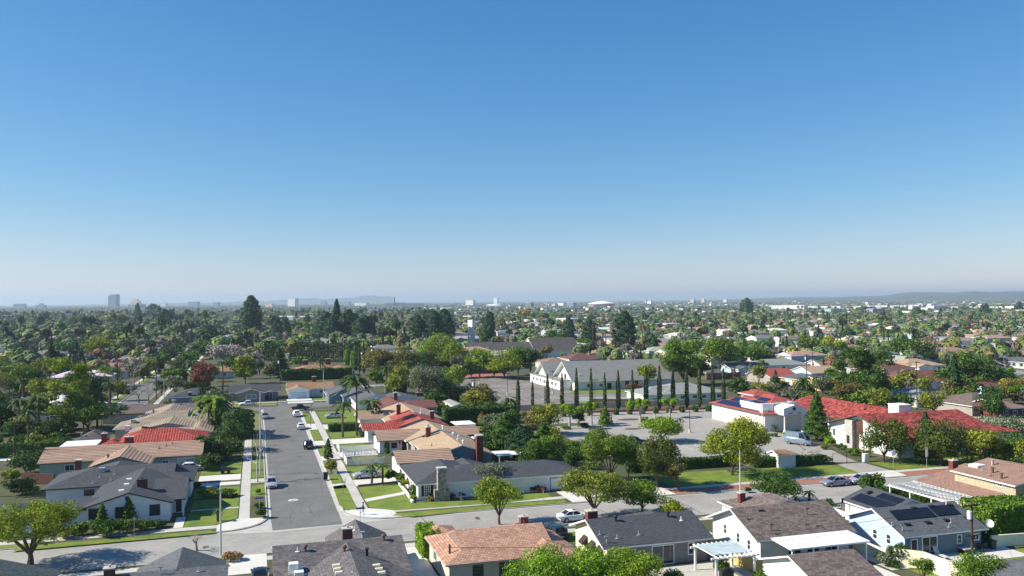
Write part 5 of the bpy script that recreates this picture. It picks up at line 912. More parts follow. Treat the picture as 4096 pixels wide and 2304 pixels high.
car('suv','silver',tg(4,385,1000),10,'silver SUV parked before the ochre yellow house',z=0); car('sedan','red',tg(4,300,985),10,'dark red car left of the silver SUV near the ochre yellow house',z=0); car('hatch','white',tg(4,200,985),10,'pale car parked before the white garages of the ochre house',z=0)
car('suv','navy',bg(3,1180,190),5,'dark car glimpsed through the trees in the school car park',z=.04); car('hatch','white',bg(3,1060,200),5,'white car half hidden behind tree crowns in the school car park',z=.04); car('suv','silver',bg(3,1380,385),0,'pale car hidden behind the brown-green tree by the railing',z=.04)
for i,(x,y,k,c,l) in enumerate(((1530,910,'van','white','white box van parked far up the left street'),(1580,800,'suv','silver','pale green SUV on the left kerb of the far street'),(1540,830,'suv','navy','dark car on the left kerb of the far street'),(1840,600,'hatch','white','white car driving far up the left street'),(1760,655,'sedan','white','white car parked on the far street, left kerb'),(1760,625,'suv','silver','silver car parked on the far street beyond the white one'),(1895,670,'sedan','navy','dark car on the right kerb of the far street'))):
    u,v=tg(1,x,y); car(k,c,(max(-39.5,min(-31.6,u)),v),90,l)
car('hatch','white',tg(3,735,612),0,'small white car between palms behind the church',z=0); car('suv','red',tg(3,965,690),5,'dark red SUV behind the church ridge',z=0); car('pickup','white',tg(3,1005,692),5,'white pickup beside the dark red SUV behind the church',z=0); car('hatch','silver',tg(3,1965,840),0,'silver car by the red fence right of the cypresses',z=0); car('suv','black',tg(3,1905,835),0,'black car next to the silver car by the red fence',z=0)
# ---------------------------------------------------------------- the pedestrian, walking to the right at the corner
def skin(name,pts,edges,rad,m,parent,root=0,sub=1):
    me=bpy.data.meshes.new(name); me.from_pydata(pts,edges,[]); me.materials.append(m); o=bpy.data.objects.new(name,me); COL.objects.link(o); o.parent=parent
    bm=bmesh.new(); bm.from_mesh(me); sl=bm.verts.layers.skin.verify(); bm.verts.ensure_lookup_table()
    for v,r_ in zip(bm.verts,rad): v[sl].radius=(r_,r_) if not isinstance(r_,tuple) else r_; v[sl].use_root=False
    bm.verts[root][sl].use_root=True; bm.to_mesh(me); bm.free()
    o.modifiers.new('Skin','SKIN').use_smooth_shade=True; s=o.modifiers.new('Sub','SUBSURF'); s.levels=sub; s.render_levels=sub
    return o
pp=bg(2,1027,862); r=thing('person','pedestrian in a dark long-sleeved top and pale shorts walking across the corner ramp','person',*pp,.03,rot=R(-5))
sk=mat('skin',(.32,.19,.12),.6,.05,3); hair=mat('hair',(.015,.012,.01),.8,.1,4); top=mat('dark_top',(.035,.035,.04),.9,.15,3); shorts=mat('pale_shorts',(.5,.45,.34),.9,.1,3); shoe=mat('shoes',(.04,.04,.045),.7,.1,3)
body=[(0,0,.93),(0,0,1.15),(.02,0,1.38),(.03,0,1.5),(.045,0,1.56),(.05,0,1.66),
 (.0,.09,.9),(.1,.1,.5),(.13,.1,.08),(.25,.1,.04),   # leading leg
 (.0,-.09,.9),(-.02,-.1,.52),(-.34,-.1,.28),(-.4,-.1,.18), # trailing leg, heel lifted
 (.02,.19,1.36),(-.06,.23,1.1),(.06,.23,.88),(.1,.23,.8),
 (.02,-.19,1.36),(.02,-.24,1.08),(.2,-.23,.95),(.27,-.22,.93)]
ed=[(0,1),(1,2),(2,3),(3,4),(4,5),(0,6),(6,7),(7,8),(8,9),(0,10),(10,11),(11,12),(12,13),(2,14),(14,15),(15,16),(16,17),(2,18),(18,19),(19,20),(20,21)]
ra=[.12,.115,.12,.05,.075,.09,.085,.055,.04,.035,.085,.055,.04,.035,.055,.04,.032,.03,.055,.04,.032,.03]
bo=skin('body',body,ed,ra,sk,r,sub=2)
skin('top',[body[i] for i in (0,1,2,3,14,15,16,18,19,20)],[(0,1),(1,2),(2,3),(2,4),(4,5),(5,6),(2,7),(7,8),(8,9)],[.155,.14,.14,.065,.075,.058,.045,.075,.058,.045],top,r,1)
skin('shorts',[(0,0,.95),(0,.09,.88),(.08,.1,.6),(0,-.09,.88),(-.015,-.1,.6)],[(0,1),(1,2),(0,3),(3,4)],[.15,.1,.09,.1,.09],shorts,r,0)
h_=MB().ball(.035,0,1.7,.105,.095,.1,10,7).ball(.0,0,1.64,.08,.085,.1,8,6).build('hair',hair,r,local=True,smooth=True)
for x,y,z in ((.2,.1,.04),(-.4,-.1,.17)): MB().ball(x,y,z,.14,.055,.05,8,5).build('shoe',shoe,r,local=True,smooth=True)
for d in (-.032,.032): MB().ball(.135,d,1.655,.012,.014,.01,6,4).build('eye',hair,r,local=True)
MB().ball(.145,0,1.635,.02,.014,.022,6,4).build('nose',sk,r,local=True); MB().ball(.13,0,1.6,.012,.025,.008,6,4).build('mouth',M['brick'],r,local=True)
for (x,y,z) in ((.1,.23,.79),(.29,-.22,.925)):
    hb=MB().ball(x,y,z,.045,.02,.05,8,5)
    for i in range(4): hb.tube([(x+(i-1.5)*.02,y,z-.03),(x+(i-1.5)*.022+.01,y,z-.08),(x+(i-1.5)*.022+.025,y,z-.1+.006*abs(i-1.4))],.009,5)
    hb.tube([(x+.035,y,z+.01),(x+.065,y,z-.03)],.01,5); hb.build('hand',sk,r,local=True,smooth=True)
# ---------------------------------------------------------------- vegetation
def quads(C,Nr,size,asp=1.0):
    """leaf clumps: one small bent quad per centre"""
    n=len(C); a=rng.normal(size=(n,3)); a-= (a*Nr).sum(1)[:,None]*Nr; a/=np.linalg.norm(a,axis=1)[:,None]+1e-9; b=np.cross(Nr,a)
    s=(size*(.6+.8*rng.random(n)))[:,None] if np.isscalar(size) else (size*(.6+.8*rng.random(n)))[:,None]
    V=np.stack([C-a*s,C-b*s*asp*.55,C+a*s,C+b*s*asp*.55],1).reshape(-1,3); Fq=np.arange(4*n).reshape(-1,4); return V,Fq
def lobes_round(h,w,base=.3,k=14,flat=1.0):
    """lobe centres filling an uneven dome-shaped crown"""
    L_=[]; cz=h*(base+(1-base)/2); rz=h*(1-base)/2; rx=w/2
    for i in range(k):
        t=rng.random()*2*pi; q=rng.uniform(-.75,.95); rr=math.sqrt(max(0,1-q*q))*rng.uniform(.45,.72)
        L_.append((rr*rx*cos(t),rr*rx*sin(t),cz+q*rz*.7*flat,rx*rng.uniform(.3,.5)))
    L_=[(a*1.12,b*1.12,c,d*1.05) for a,b,c,d in L_]; L_.append((0,0,cz,rx*.6)); return L_
def sample_lobes(L_,n,thick=.35,zsq=.85):
    L_=np.array(L_); wgt=L_[:,3]**2; idx=rng.choice(len(L_),n,p=wgt/wgt.sum()); d=rng.normal(size=(n,3)); d/=np.linalg.norm(d,axis=1)[:,None]
    d[:,2]=np.where(d[:,2]<-.3,d[:,2]*.5,d[:,2]); r=L_[idx,3]*(1-thick*rng.random(n)**1.5); 
    bump=1+.26*np.sin(d[:,0]*7+idx)*np.sin(d[:,1]*6+idx*2)*np.cos(d[:,2]*5+idx); C=L_[idx,:3]+d*(r*bump)[:,None]*np.array((1,1,zsq))
    Nr=d+rng.normal(size=(n,3))*.55; Nr/=np.linalg.norm(Nr,axis=1)[:,None]; return C,Nr
def tree_mesh(kind,h,w,n,ls):
    """returns (crown V,F), trunk MB  in local metres"""
    tk=MB(); 
    if kind in('round','olive','umbrella','shrub','weep','pollard','poplar'):
        base={'round':.1,'olive':.3,'umbrella':.34,'shrub':.0,'weep':.12,'pollard':.5,'poplar':.12}[kind]
        k={'round':16,'olive':20,'umbrella':34,'shrub':9,'weep':18,'pollard':11,'poplar':44}[kind]
        if kind=='umbrella':
            L_=[]
            for i in range(k): t=rng.random()*2*pi; rr=math.sqrt(rng.random())*.8; L_.append((rr*w/2*cos(t),rr*w/2*sin(t),h*(.9-.34*rr*rr)-rng.random()**1.5*h*.26-.08*w/2,w*.5*rng.uniform(.18,.32)))
        elif kind=='pollard':
            L_=[]
            for i in range(k): t=2*pi*i/k+rng.random(); rr=rng.uniform(.35,.8); L_.append((rr*w/2*cos(t),rr*w/2*sin(t),h*rng.uniform(.66,.86),w*.5*rng.uniform(.2,.32)))
        elif kind=='poplar':
            L_=[]
            for i in range(k): z=rng.uniform(.2,.9); t=rng.random()*2*pi; rr=rng.uniform(.45,.8)*(1 if z>.5 else .85); L_.append((rr*w/2*cos(t),rr*w/2*sin(t),z*h,w*.5*rng.uniform(.3,.42)))
        elif kind=='shrub': L_=[(0,0,h*.45,w*.3)]+[(w*.28*cos(t),w*.28*sin(t),h*rng.uniform(.35,.6),min(w*.24,h*.4)) for t in rng.random(k)*2*pi]
        else: L_=lobes_round(h,w,base,k)
        C,Nr=sample_lobes(L_,n,.5 if kind in('olive','poplar','weep') else .38, .8 if kind!='shrub' else min(1,h/w*1.6))
        if kind=='weep': C[:,2]-=np.abs(rng.normal(size=n))*h*.1*(np.hypot(C[:,0],C[:,1])>w*.25)
        C[:,2]=np.clip(C[:,2],.05,h*1.02)
        if kind!='shrub':
            tr=max(.08,w*.02 if kind!='pollard' else w*.045); zf=h*(base+.02)
            if kind in('umbrella','olive'): zf=h*.16; tr*=1.25
            tk.tube([(0,0,-.05),(w*.01,0,zf*.5),(0,0,zf)],[tr*1.35,tr,tr*.85],7)
            sel=sorted(L_,key=lambda q:-q[3])[:9 if kind!='pollard' else 11]
            for q in sel: tk.tube([(0,0,zf*.9),(q[0]*.38,q[1]*.38,zf+(q[2]-zf)*.5),(q[0]*.85,q[1]*.85,q[2])],[tr*.62,tr*.4,tr*.16],5)
        V,Fq=quads(C,Nr,ls,1.1)
    elif kind in('column','conifer','pine','topiary','cedar'):
        z=rng.random(n)
        if kind=='column': z=rng.beta(1.1,1.25,n); prof=np.where(z<.12,z/.12*.75+.25,1-.25*((z-.12)/.88))*(1-np.clip((z-.55)/.45,0,1)**1.6)+.03; z0=.03
        elif kind=='topiary': z=rng.random(n); prof=np.where(z>.85,np.sqrt(np.clip(1-((z-.85)/.15)**2,0,1)),1.); z0=.02
        elif kind=='cedar': z=rng.beta(1,1.5,n); tier=(z*11)%1; prof=(1-z)**.8*(1-.55*tier); z0=.12
        elif kind=='conifer': z=rng.beta(1,1.4,n); tier=(z*9+.3*rng.random())%1; prof=(1-z)**.75*(1-.3*tier)*1.0+.04; z0=.1
        else: z=rng.beta(1.1,1.2,n); prof=(.45+.55*np.sin(np.clip(z*.95+.08,0,1)*pi)**.6)*(1-.5*z**5); z0=.14
        th=rng.random(n)*2*pi
        lump=1+.3*np.sin(th*3+z*17)*np.sin(z*19+1)+.2*np.sin(th*5+z*9)*np.sin(z*31) if kind in('pine','conifer','cedar') else 1+.06*np.sin(th*4+z*30)
        rr=(1-.35*rng.random(n)**2)*prof*lump*w/2
        C=np.stack([rr*np.cos(th),rr*np.sin(th),h*(z0+(1-z0)*z)],1); Nr=np.stack([np.cos(th),np.sin(th),np.full(n,.35)],1)+rng.normal(size=(n,3))*.5; Nr/=np.linalg.norm(Nr,axis=1)[:,None]
        V,Fq=quads(C,Nr,ls,1.0 if kind!='column' else .9)
        tk.tube([(0,0,-.05),(0,0,h*.5),(0,0,h*.93)],[max(.08,w*.05),max(.06,w*.03),.03],6)
    elif kind=='palm':
        nf=26 if n>500 else 14; Vs=[];Fs=[]; fl=w/2; 
        for i in range(nf):
            t=2*pi*i/nf*1.618*2; el=rng.uniform(-.5,1.15); seg=6; pts=[]
            for j in range(seg+1): s=j/seg; pts.append(np.array((cos(t)*fl*s*cos(el*.55),sin(t)*fl*s*cos(el*.55),h-fl*.25+fl*(s*sin(el)*.75-.62*s*s))))
            side=np.array((-sin(t),cos(t),0))
            for j in range(seg):
                for q in (-1,1):
                    wd=fl*.17*(1-abs(j/seg-.4))
                    a,b=pts[j],pts[j+1]; m0=len(Vs); Vs+= [a,b,b+q*side*wd+np.array((0,0,-wd*.5)),a+(b-a)*.35+q*side*wd+np.array((0,0,-wd*.5))]; Fs.append((m0,m0+1,m0+2,m0+3))
        V=np.array(Vs);Fq=np.array(Fs); tk.tube([(0,0,-.05),(w*.01,0,h*.5),(0,0,h-fl*.22)],[.28*(1 if h>4 else .7),.2,.17],8)
    elif kind in('bare','barewide'):
        Vs=[];Fs=[]; V=Fq=None; tr=max(.1,h*.022)
        def br(p,d,l,r_,lv):
            q=p+d*l; tk.tube([tuple(p),tuple(p+d*l*.5+rng.normal(size=3)*l*.04),tuple(q)],[r_,r_*.8,r_*.6],4 if lv else 6,cap=False)
            if lv<4:
                for i in range(3 if lv<3 else 2):
                    dd=d+rng.normal(size=3)*(.55 if kind=='bare' else .75); dd[2]=abs(dd[2])*.7+.12; dd/=np.linalg.norm(dd); br(q-d*l*.12*i,dd,l*rng.uniform(.6,.82),r_*.55,lv+1)
        br(np.array((0,0,-.05)),np.array((.02,.02,1.)),h*.3,tr,0)
        q=np.array(tk.v); rr=np.percentile(np.hypot(q[:,0],q[:,1]),97); q[:,:2]*=min(2.5,max(.4,w*.52/rr)); q[:,2]*=h/q[:,2].max(); tk.v=[tuple(p) for p in q]
    elif kind=='hedge': pass
    return V,Fq,tk
CACHE={}
NT=[0]
def plant(kind,leaf,u,v,h,w,label,name='tree',cat='tree',group=None,big=None,bark='bark',z=0,rot=None,parts=True):
    D=hypot(*toW(u,v)); px_=850./D; hp_,wp_=h*px_,w*px_
    lsp=.85 if hp_>22 else 1.05
    ls=max(.1,lsp/px_); area=hp_*wp_
    n=int(min(24000,max(140,area/(lsp*lsp)*{'column':5,'topiary':6,'palm':1,'conifer':4.5,'pine':5,'cedar':4.2,'shrub':5,'round':3.4,'olive':2.3,'umbrella':2.5,'weep':2.6,'poplar':3.0}.get(kind,3.5))))
    key=None
    if area<900:   # small in the picture: share a template, scaled
        key=(kind,leaf,bark,int(math.log(max(area,9))*1.3),round(math.log(h/w)*2.5),int(rng.random()*2))
    if key and key in CACHE:
        src,h0,w0=CACHE[key]; r=copy_tree(src); r.name=name; r['label']=label; r['category']=cat
        if group: r['group']=group
        elif 'group' in r: del r['group']
        r.scale=(w/w0,w/w0,h/h0)
    else:
        V,Fq,tk=tree_mesh(kind,h,w,n,ls); r=thing(name,label,cat,u,v,group=group)
        if tk.v: tk.build('trunk' if not kind.startswith('bare') else 'branches',LEAF[leaf] if kind.startswith('bare') else M[bark],r,smooth=True,local=True)
        if V is not None:
            me=rawmesh('crown',V,Fq,LEAF[leaf]); o=bpy.data.objects.new('crown' if kind not in('shrub','topiary') else 'foliage',me); COL.objects.link(o); o.parent=r
        if key: CACHE[key]=(r,h,w)
        r.scale=(1,1,1)
    x,y=toW(u,v); r.location=(x,y,z); r.rotation_euler=(0,0,rng.random()*6.28 if rot is None else rot); NT[0]+=1
    return r
OCC=[]
def veg(kind,leaf,til,n,x,yb,yt,wpx,label,name=None,cat=None,group=None,bark='bark',fake=None):
    """a plant from its foot, tip and width in the photograph"""
    k=2.3994 if til is B else 2.415
    (u,v),h=ht(n,x,yb,yt,til); D=hypot(*toW(u,v)); w=wpx/k*math.hypot(D,H)/F
    w*={'pine':1.2,'conifer':1.1,'round':1.1,'poplar':1.05}.get(kind,1); nm={'shrub':'bush','palm':'palm_tree','column':'cypress_tree','conifer':'conifer_tree','pine':'conifer_tree','cedar':'cedar_tree','bare':'bare_tree','topiary':'topiary'}.get(kind,'tree'); ct={'shrub':'bush','palm':'palm tree','topiary':'topiary'}.get(kind,'tree')
    OCC.append((u,v,w)); return plant(kind,leaf,u,v,max(.5,h),w,label,name or nm,cat or ct,group,bark=bark)
def hedge(label,u0,u1,v0,v1,h,leaf='hedge',ang=0,name='hedge'):
    D=hypot(*toW((u0+u1)/2,(v0+v1)/2)); px_=850/D; ls=max(.1,1.2/px_); r=thing(name,label,'hedge',(u0+u1)/2,(v0+v1)/2); a,b=(u1-u0)/2,(v1-v0)/2
    S=[(2*a*h,0),(2*a*h,1),(2*b*h,2),(2*b*h,3),(4*a*b,4)]; tot=sum(s for s,_ in S); n=int(min(16000,tot/(ls*ls)*1.6)); C=[];Nn=[]
    for s,f in S:
        m=int(n*s/tot)+3; p=rng.uniform(-1,1,(m,3)); 
        if f<2: p[:,1]=-1 if f==0 else 1; nr=(0,p[0,1],0.2)
        elif f<4: p[:,0]=-1 if f==2 else 1; nr=(p[0,0],0,.2)
        else: p[:,2]=1; nr=(0,0,1)
        C.append(p*np.array((a,b,h/2))+np.array((0,0,h/2))+rng.normal(size=(m,3))*.07+ (np.sin(p[:,0]*9)*.06)[:,None]); Nn.append(np.tile(nr,(m,1)))
    C=np.concatenate(C);Nn=np.concatenate(Nn)+rng.normal(size=(len(C),3))*.5; Nn/=np.linalg.norm(Nn,axis=1)[:,None]; V,Fq=quads(C,Nn,ls,1.1)
    me=rawmesh('foliage',V,Fq,LEAF[leaf]); o=bpy.data.objects.new('foliage',me); COL.objects.link(o); o.parent=r
    MB().box(-a*.93,a*.93,-b*.85,b*.85,0,h*.93).build('hidden_core',LEAF[leaf],r,local=True); r.rotation_euler=(0,0,-GA+ang); return r  # unseen solid core added to stop light passing through the leaves
exec_list=1
# ---------------------------------------------------------------- each plant of the near and middle ground
V=veg
VL=[
# near, left
('umbrella','yg',B,1,290,1335,690,840,'big yellow-green multi-limbed street tree in the lower left corner'),
('conifer','mid',B,1,980,1000,752,110,'left slim light-green shrub tree against the white gable wall'),
('conifer','mid',B,1,1235,950,700,135,'right, taller slim light-green shrub tree against the white gable wall'),
('shrub','mid',B,1,800,1050,915,170,'leftmost bush of the row below the white gable wall'),('shrub','hedge',B,1,1010,1065,900,230,'wide bush under the left slim tree below the white gable'),
('shrub','hedge',B,1,1225,1035,890,190,'bush below the attic vent of the white gable'),('shrub','mid',B,1,1375,1010,890,200,'bush below the right gable window'),('shrub','dark',B,1,1510,985,900,170,'rightmost bush of the row at the corner of the white gable'),('shrub','olive',B,1,650,1080,960,190,'low bush between the big lower-left tree and the gable row'),
('palm','palm',B,1,2090,925,795,110,'small dark cycad-like plant on the corner lawn bed'),('shrub','dark',B,1,1880,600,540,95,'round dark bush nearest the drive beside the corner house'),('shrub','olive',B,1,1990,685,605,220,'reddish-green shrub bed on the front lawn, left half'),('shrub','mid',B,1,2160,690,600,230,'flowering shrub bed on the front lawn, right half'),('shrub','brown',B,1,2250,690,655,60,'small yellow-brown shrub at the right end of the front bed'),
('shrub','pink',B,1,2230,1300,1212,230,'pink-tinged low bush beside the tall lamp post'),('bare','twig',B,1,1885,1195,1030,200,'small leafless shrub beyond the grey roof apex, lower left'),
('round','dark',B,1,250,470,265,270,'dark rounded tree by the pool behind the power pole'),('shrub','mid',B,1,540,245,100,280,'green bush right of the pool'),('shrub','dark',B,1,400,335,215,130,'dark bush at the pool corner'),('shrub','olive',B,1,720,400,300,150,'bush beside the brick chimney under the banded roof'),('round','dark',B,1,210,660,500,220,'dark vine-covered tree beneath the left brick wall'),('shrub','mid',B,1,320,660,575,120,'small light bush below the brick wall'),('round','hedge',B,1,130,130,-60,160,'left green tree behind the clipped pool hedge'),
('shrub','mid',B,1,1710,400,355,140,'bush in front of the blue wall by the white hatchback'),('shrub','dark',B,1,2120,330,110,400,'broad dark shrubbery by the side street sidewalk'),('round','dark',B,1,1950,360,60,170,'dark purple-green bush tree at the end of the red tile roof'),('round','dark',B,1,2180,250,-40,330,'large dark bushy tree beside the side street, left of the lamp post'),('shrub','dark',B,1,2010,430,250,220,'dark shrub mass at the right end of the banded tile house'),('shrub','mid',B,1,1890,370,300,80,'small shrub at the end of the banded tile roof'),
('shrub','mid',B,2,20,665,600,50,'small verge shrub by the left street-name sign'),('shrub','hedge',B,2,40,890,790,110,'low dark verge hedge bushes at the left corner'),('shrub','hedge',B,2,30,800,730,90,'low verge bush behind the corner one'),
# side street
('barewide','twiglt',B,2,15,548,-60,310,'tall pale leafless tree on the left verge of the side street'),('conifer','dark',B,2,695,335,130,85,'thin dark columnar sidewalk tree right of the side street'),('round','olive',B,2,722,460,325,110,'small olive sidewalk tree beside the wheelie bin'),('bare','twig',B,2,835,668,470,70,'staked sapling on the corner verge lawn'),
('palm','palm',B,2,1112,572,360,170,'left of two small palms before the silver sedan'),('palm','palm',B,2,1215,560,368,150,'right of two small palms before the silver sedan'),('shrub','dark',B,2,1300,545,400,120,'dark bush at the end of the driveway of the stone chimney house'),('shrub','mid',B,2,1380,565,430,100,'green bush along the charcoal roof eave, far one'),('shrub','olive',B,2,1430,620,470,90,'green bush along the charcoal roof eave, near one'),
('topiary','hedge',B,2,1258,272,165,45,'narrow clipped column bush left of the gridded window'),('topiary','hedge',B,2,1410,238,165,45,'narrow clipped column bush right of the gridded window'),('topiary','hedge',B,2,1522,695,575,90,'big round-topped clipped bush at the stone chimney corner'),('shrub','bright',B,2,1515,722,670,80,'low yellow-green plant before the clipped round bush'),
('shrub','brown',B,2,1690,718,655,200,'low reddish hedge before the stone chimney'),('shrub','red',B,2,1850,705,640,190,'dark red hedge before the white wall'),('shrub','dark',B,2,1965,690,630,100,'dark green bush below the white gridded bay window'),('shrub','red',B,3,250,640,570,190,'reddish bush beside the dark garage door'),
('olive','yg',B,2,2335,945,470,440,'bright yellow-green umbrella-shaped street tree before the charcoal-roofed house'),('olive','grey',B,2,2260,640,365,330,'airy grey-green tree rising over the charcoal roof'),
('bare','twig',B,2,1975,810,640,50,'staked sapling on the verge of the stone chimney house'),('bare','twig',B,3,305,735,545,60,'staked sapling before the dark garage door'),('bare','twig',B,2,1155,400,255,50,'thin bare sapling in the fenced lawn'),
('round','dark',B,2,2235,320,60,260,'dark round tree behind the patio roof right of the tan gables'),('pine','hedge',B,2,2400,330,-110,230,'dark drooping tree behind the patio, right of the tan gables'),
('pine','conif',B,3,100,360,10,240,'dark conifer-like tree, left of the group by the school car park'),('round','mid',B,3,350,400,75,300,'olive green tree with white blossoms near the covered pool'),('round','hedge',B,3,600,420,200,230,'lower green tree right of the covered pool'),('pine','hedge',B,3,300,330,-10,130,'slim dark tree between the pool trees'),
('umbrella','olive',B,3,792,880,368,690,'wide flat-topped brown-green street tree over the white sedan'),('round','mid',B,3,1250,830,545,390,'dense green tree beyond the small grey roof apex'),('round','yg',B,3,1545,880,712,230,'small yellow-green tree right of the grey roof apex'),
('round','mid',B,3,940,560,10,480,'tall full green tree between the car park and the flat-topped tree'),('round','dkolive',B,3,1390,600,90,440,'brown-green tree in front of the car park railing'),('olive','mid',B,3,1120,520,200,280,'thin green tree between the two car park trees'),('olive','brown',B,3,1600,632,310,260,'small russet-green street tree on the brick verge'),
('round','yg',B,3,2115,480,-100,600,'large yellow-green tree by the car park railing, right of centre'),('round','bright',B,3,1425,170,-65,370,'bright green dome tree in the school car park'),
('round','hedge',B,4,70,745,455,370,'dense dark green tree on the near side of the main road, right'),('palm','palm',B,4,265,775,680,105,'small cycad on the lawn before the brown roof'),('palm','palm',B,4,397,735,622,150,'small feathery palm before the brown roof'),('shrub','dark',B,4,582,775,700,100,'round dark clipped bush beside the hanging flag'),
('shrub','hedge',B,4,985,650,450,230,'tall dense bush by the silver car'),('round','mid',B,4,1420,745,610,240,'round green citrus bush below the slatted patio cover'),('shrub','bright',B,4,1735,725,640,150,'bright small bush at the slatted patio cover'),
('shrub','dark',B,4,1255,1345,1085,200,'tall dark bush at the corner of the blue house'),('shrub','grey',B,4,1100,1345,1200,165,'round grey-green bush by the cream wall'),('shrub','dark',B,4,1222,1370,1290,110,'small dark bush in the corner bed'),('olive','mid',B,4,1485,1530,1272,210,'small tree with sparse top at the bottom, before the patio lawn'),('round','mid',B,4,2035,1620,1262,420,'round citrus tree with yellow fruits at the bottom right'),
('shrub','brown',B,4,740,800,745,120,'low red flower bed plant beside the flag'),('shrub','mid',B,4,745,830,785,80,'small bush by the porch of the solar garage'),
('round','bright',B,3,330,1640,1222,580,'left crown of the bright green backyard trees at the bottom'),('round','bright',B,3,760,1600,1205,540,'middle crown of the bright green backyard trees at the bottom'),('round','bright',B,3,1120,1620,1210,500,'right crown of the bright green backyard trees at the bottom'),('round','hedge',B,3,1560,1600,1385,200,'dark low tree beside the small bottom grey roof'),
('shrub','mid',B,3,2010,1400,1290,150,'green bush beneath the white pergola'),('shrub','mid',B,3,2380,1500,1400,140,'bush at the bottom by the bamboo fence'),
('shrub','dark',B,3,490,1050,985,90,'bush beside the dark SUV drive'),('shrub','dark',B,3,2260,640,590,70,'small dark bush at the foot of the curved lamp'),
]
Zt=lambda n,x,y: (3072+x/2.5156,1520+y/2.5156)
def vz(kind,leaf,x,yb,yt,w,label,**k):
    u,v=G(*Z1(x,yb)); D=hypot(*toW(u,v)); h=H-D*0; 
    X=Z1(x,yt); bx=((X[0]-3072)*2.3994,(X[1]-1700)*2.3994); by=(Z1(x,yb)[1]-1700)*2.3994; return veg(kind,leaf,B,4,bx[0],by,bx[1],w/2.5156*2.3994,label,**k)
for a in VL: veg(*a)
vz('weep','dkolive',1170,830,330,430,'drooping brown-green pepper tree in front of the red-tiled wing'); vz('round','dkolive',1735,860,400,470,'broad dark yellow-green conifer-like tree before the red-tiled wing',name='tree'); vz('conifer','dkolive',1590,840,320,200,'upright spire of dark foliage before the red-tiled roof')
vz('round','hedge',2230,850,540,640,'dense rounded green tree mass behind the pinkish-brown roof'); vz('round','grey',2370,640,380,480,'hazy grey-green tree at the right edge behind the red-tiled wing'); vz('conifer','hedge',490,610,120,235,'dark conical conifer in front of the entrance portico')
vz('shrub','bright',620,660,545,120,'bright green rounded bush by the school gable'); vz('shrub','hedge',740,700,640,100,'small dark bush at the foot of the school gable'); vz('shrub','mid',560,700,640,90,'low plants in the red bed by the van'); vz('shrub','mid',870,760,680,170,'rambling bush by the vehicle gate'); vz('shrub','olive',980,770,700,110,'bush behind the white cabinet at the gate'); vz('bare','twig',330,840,620,380,'sprawling leafless tree behind the guard hut'); vz('shrub','olive',560,840,745,180,'dark vine on the railing left of the gate')
vz('bare','twigdk',1440,300,160,110,'dark leafless shrub by the tall pole on the right'); vz('shrub','red',2230,640,530,300,'rusty foliage patch at the right of the red tiled roof'); vz('bare','twigdk',2540,840,740,160,'dark leafless bush at the right edge'); vz('shrub','mid',60,570,530,80,'low bush at the foot of the portico, left'); vz('shrub','bright',200,560,515,110,'low shrubs before the left portico column'); vz('palm','palm',70,520,450,90,'spiky agave plant left of the entrance')
# hedges
hedge('tall yellow-green clipped hedge between the brown roof and the pink tile roof',18.7,20.6,98.5,103.2,2.9,'bright'); hedge('long clipped hedge behind the swimming pool at the left',-62,-38,188,191,2.4); hedge('tall dense green hedge along the right edge behind the blue house',86,104,81.5,87.0,4.3,'mid',ang=R(-8)); hedge('dark box hedge below the slatted patio cover, by the main road',88.5,93.5,104.6,106.2,1.7,'dark')
hedge('dark clipped garden hedge in front of the pale garage',16.2,23,200.4,202.2,1.6,'hedge'); hedge('long dark brown-green clipped hedge behind the banded tile roof',43.3,61,199,203,4.2,'dark'); hedge('dark hedge in shade along the car park railing, left',62,82,135.2,136.6,1.7,'dark'); hedge('dark hedge in shade along the car park railing, right',85,98.5,131.8,133.2,1.6,'dark',ang=R(-6))
a,b=tg(2,240,900),tg(2,930,885); hedge('long row of clipped dark hedge before the long orange-tan house',a[0],b[0],a[1]-1,a[1]+2,4.0,'dark'); hedge('square ground hedge on the verge of the far street',*(lambda q:(q[0]-1.5,q[0]+1.5,q[1]-.7,q[1]+.7))(tg(1,1200,1030)),1.4,'dark')
lg(*[(86,222.8),(126,219.6),(124,222.5),(90,226)],m='grass',name='lawn',z=.05)
# cypress row between the car parks
for i,(x,yt,yb,w) in enumerate(((60,850,1235,48),(200,900,1215,36),(345,840,1230,50),(485,825,1130,46),(625,775,1165,44),(765,775,1100,38),(898,820,1155,40),(1028,795,1195,46),(1165,795,1080,40),(1297,755,1080,44),(1427,755,1170,48),(1558,780,1110,44),(1690,780,1165,44),(1812,755,1165,44),(1942,755,1165,46),(2045,780,1120,40),(2152,770,960,26))):
    yb2=1222-i*4.2 if i<16 else 960; ord_=('first','second','third','fourth','fifth','sixth','seventh','eighth','ninth','tenth','eleventh','twelfth','thirteenth','fourteenth','fifteenth','sixteenth','last')[i]
    veg('column','cyp',T,3,x,yb2+int(rng.integers(-4,5)),yt,w*rng.uniform(.82,1.02),'%s slender cypress from the left in the row between the two car parks'%ord_ if i<16 else 'small far cypress beyond the right end of the car park row',group='cypresses between the car parks')
for i in range(15):
    x=120+i*127; veg('topiary','hedge',T,3,x,1262-i*4.6,1205-i*4.6,52,'small clipped box bush, number %s from the left at the foot of the cypress row'%('one','two','three','four','five','six','seven','eight','nine','ten','eleven','twelve','thirteen','fourteen','fifteen')[i],name='box_bush',cat='bush',group='clipped bushes under the cypresses')
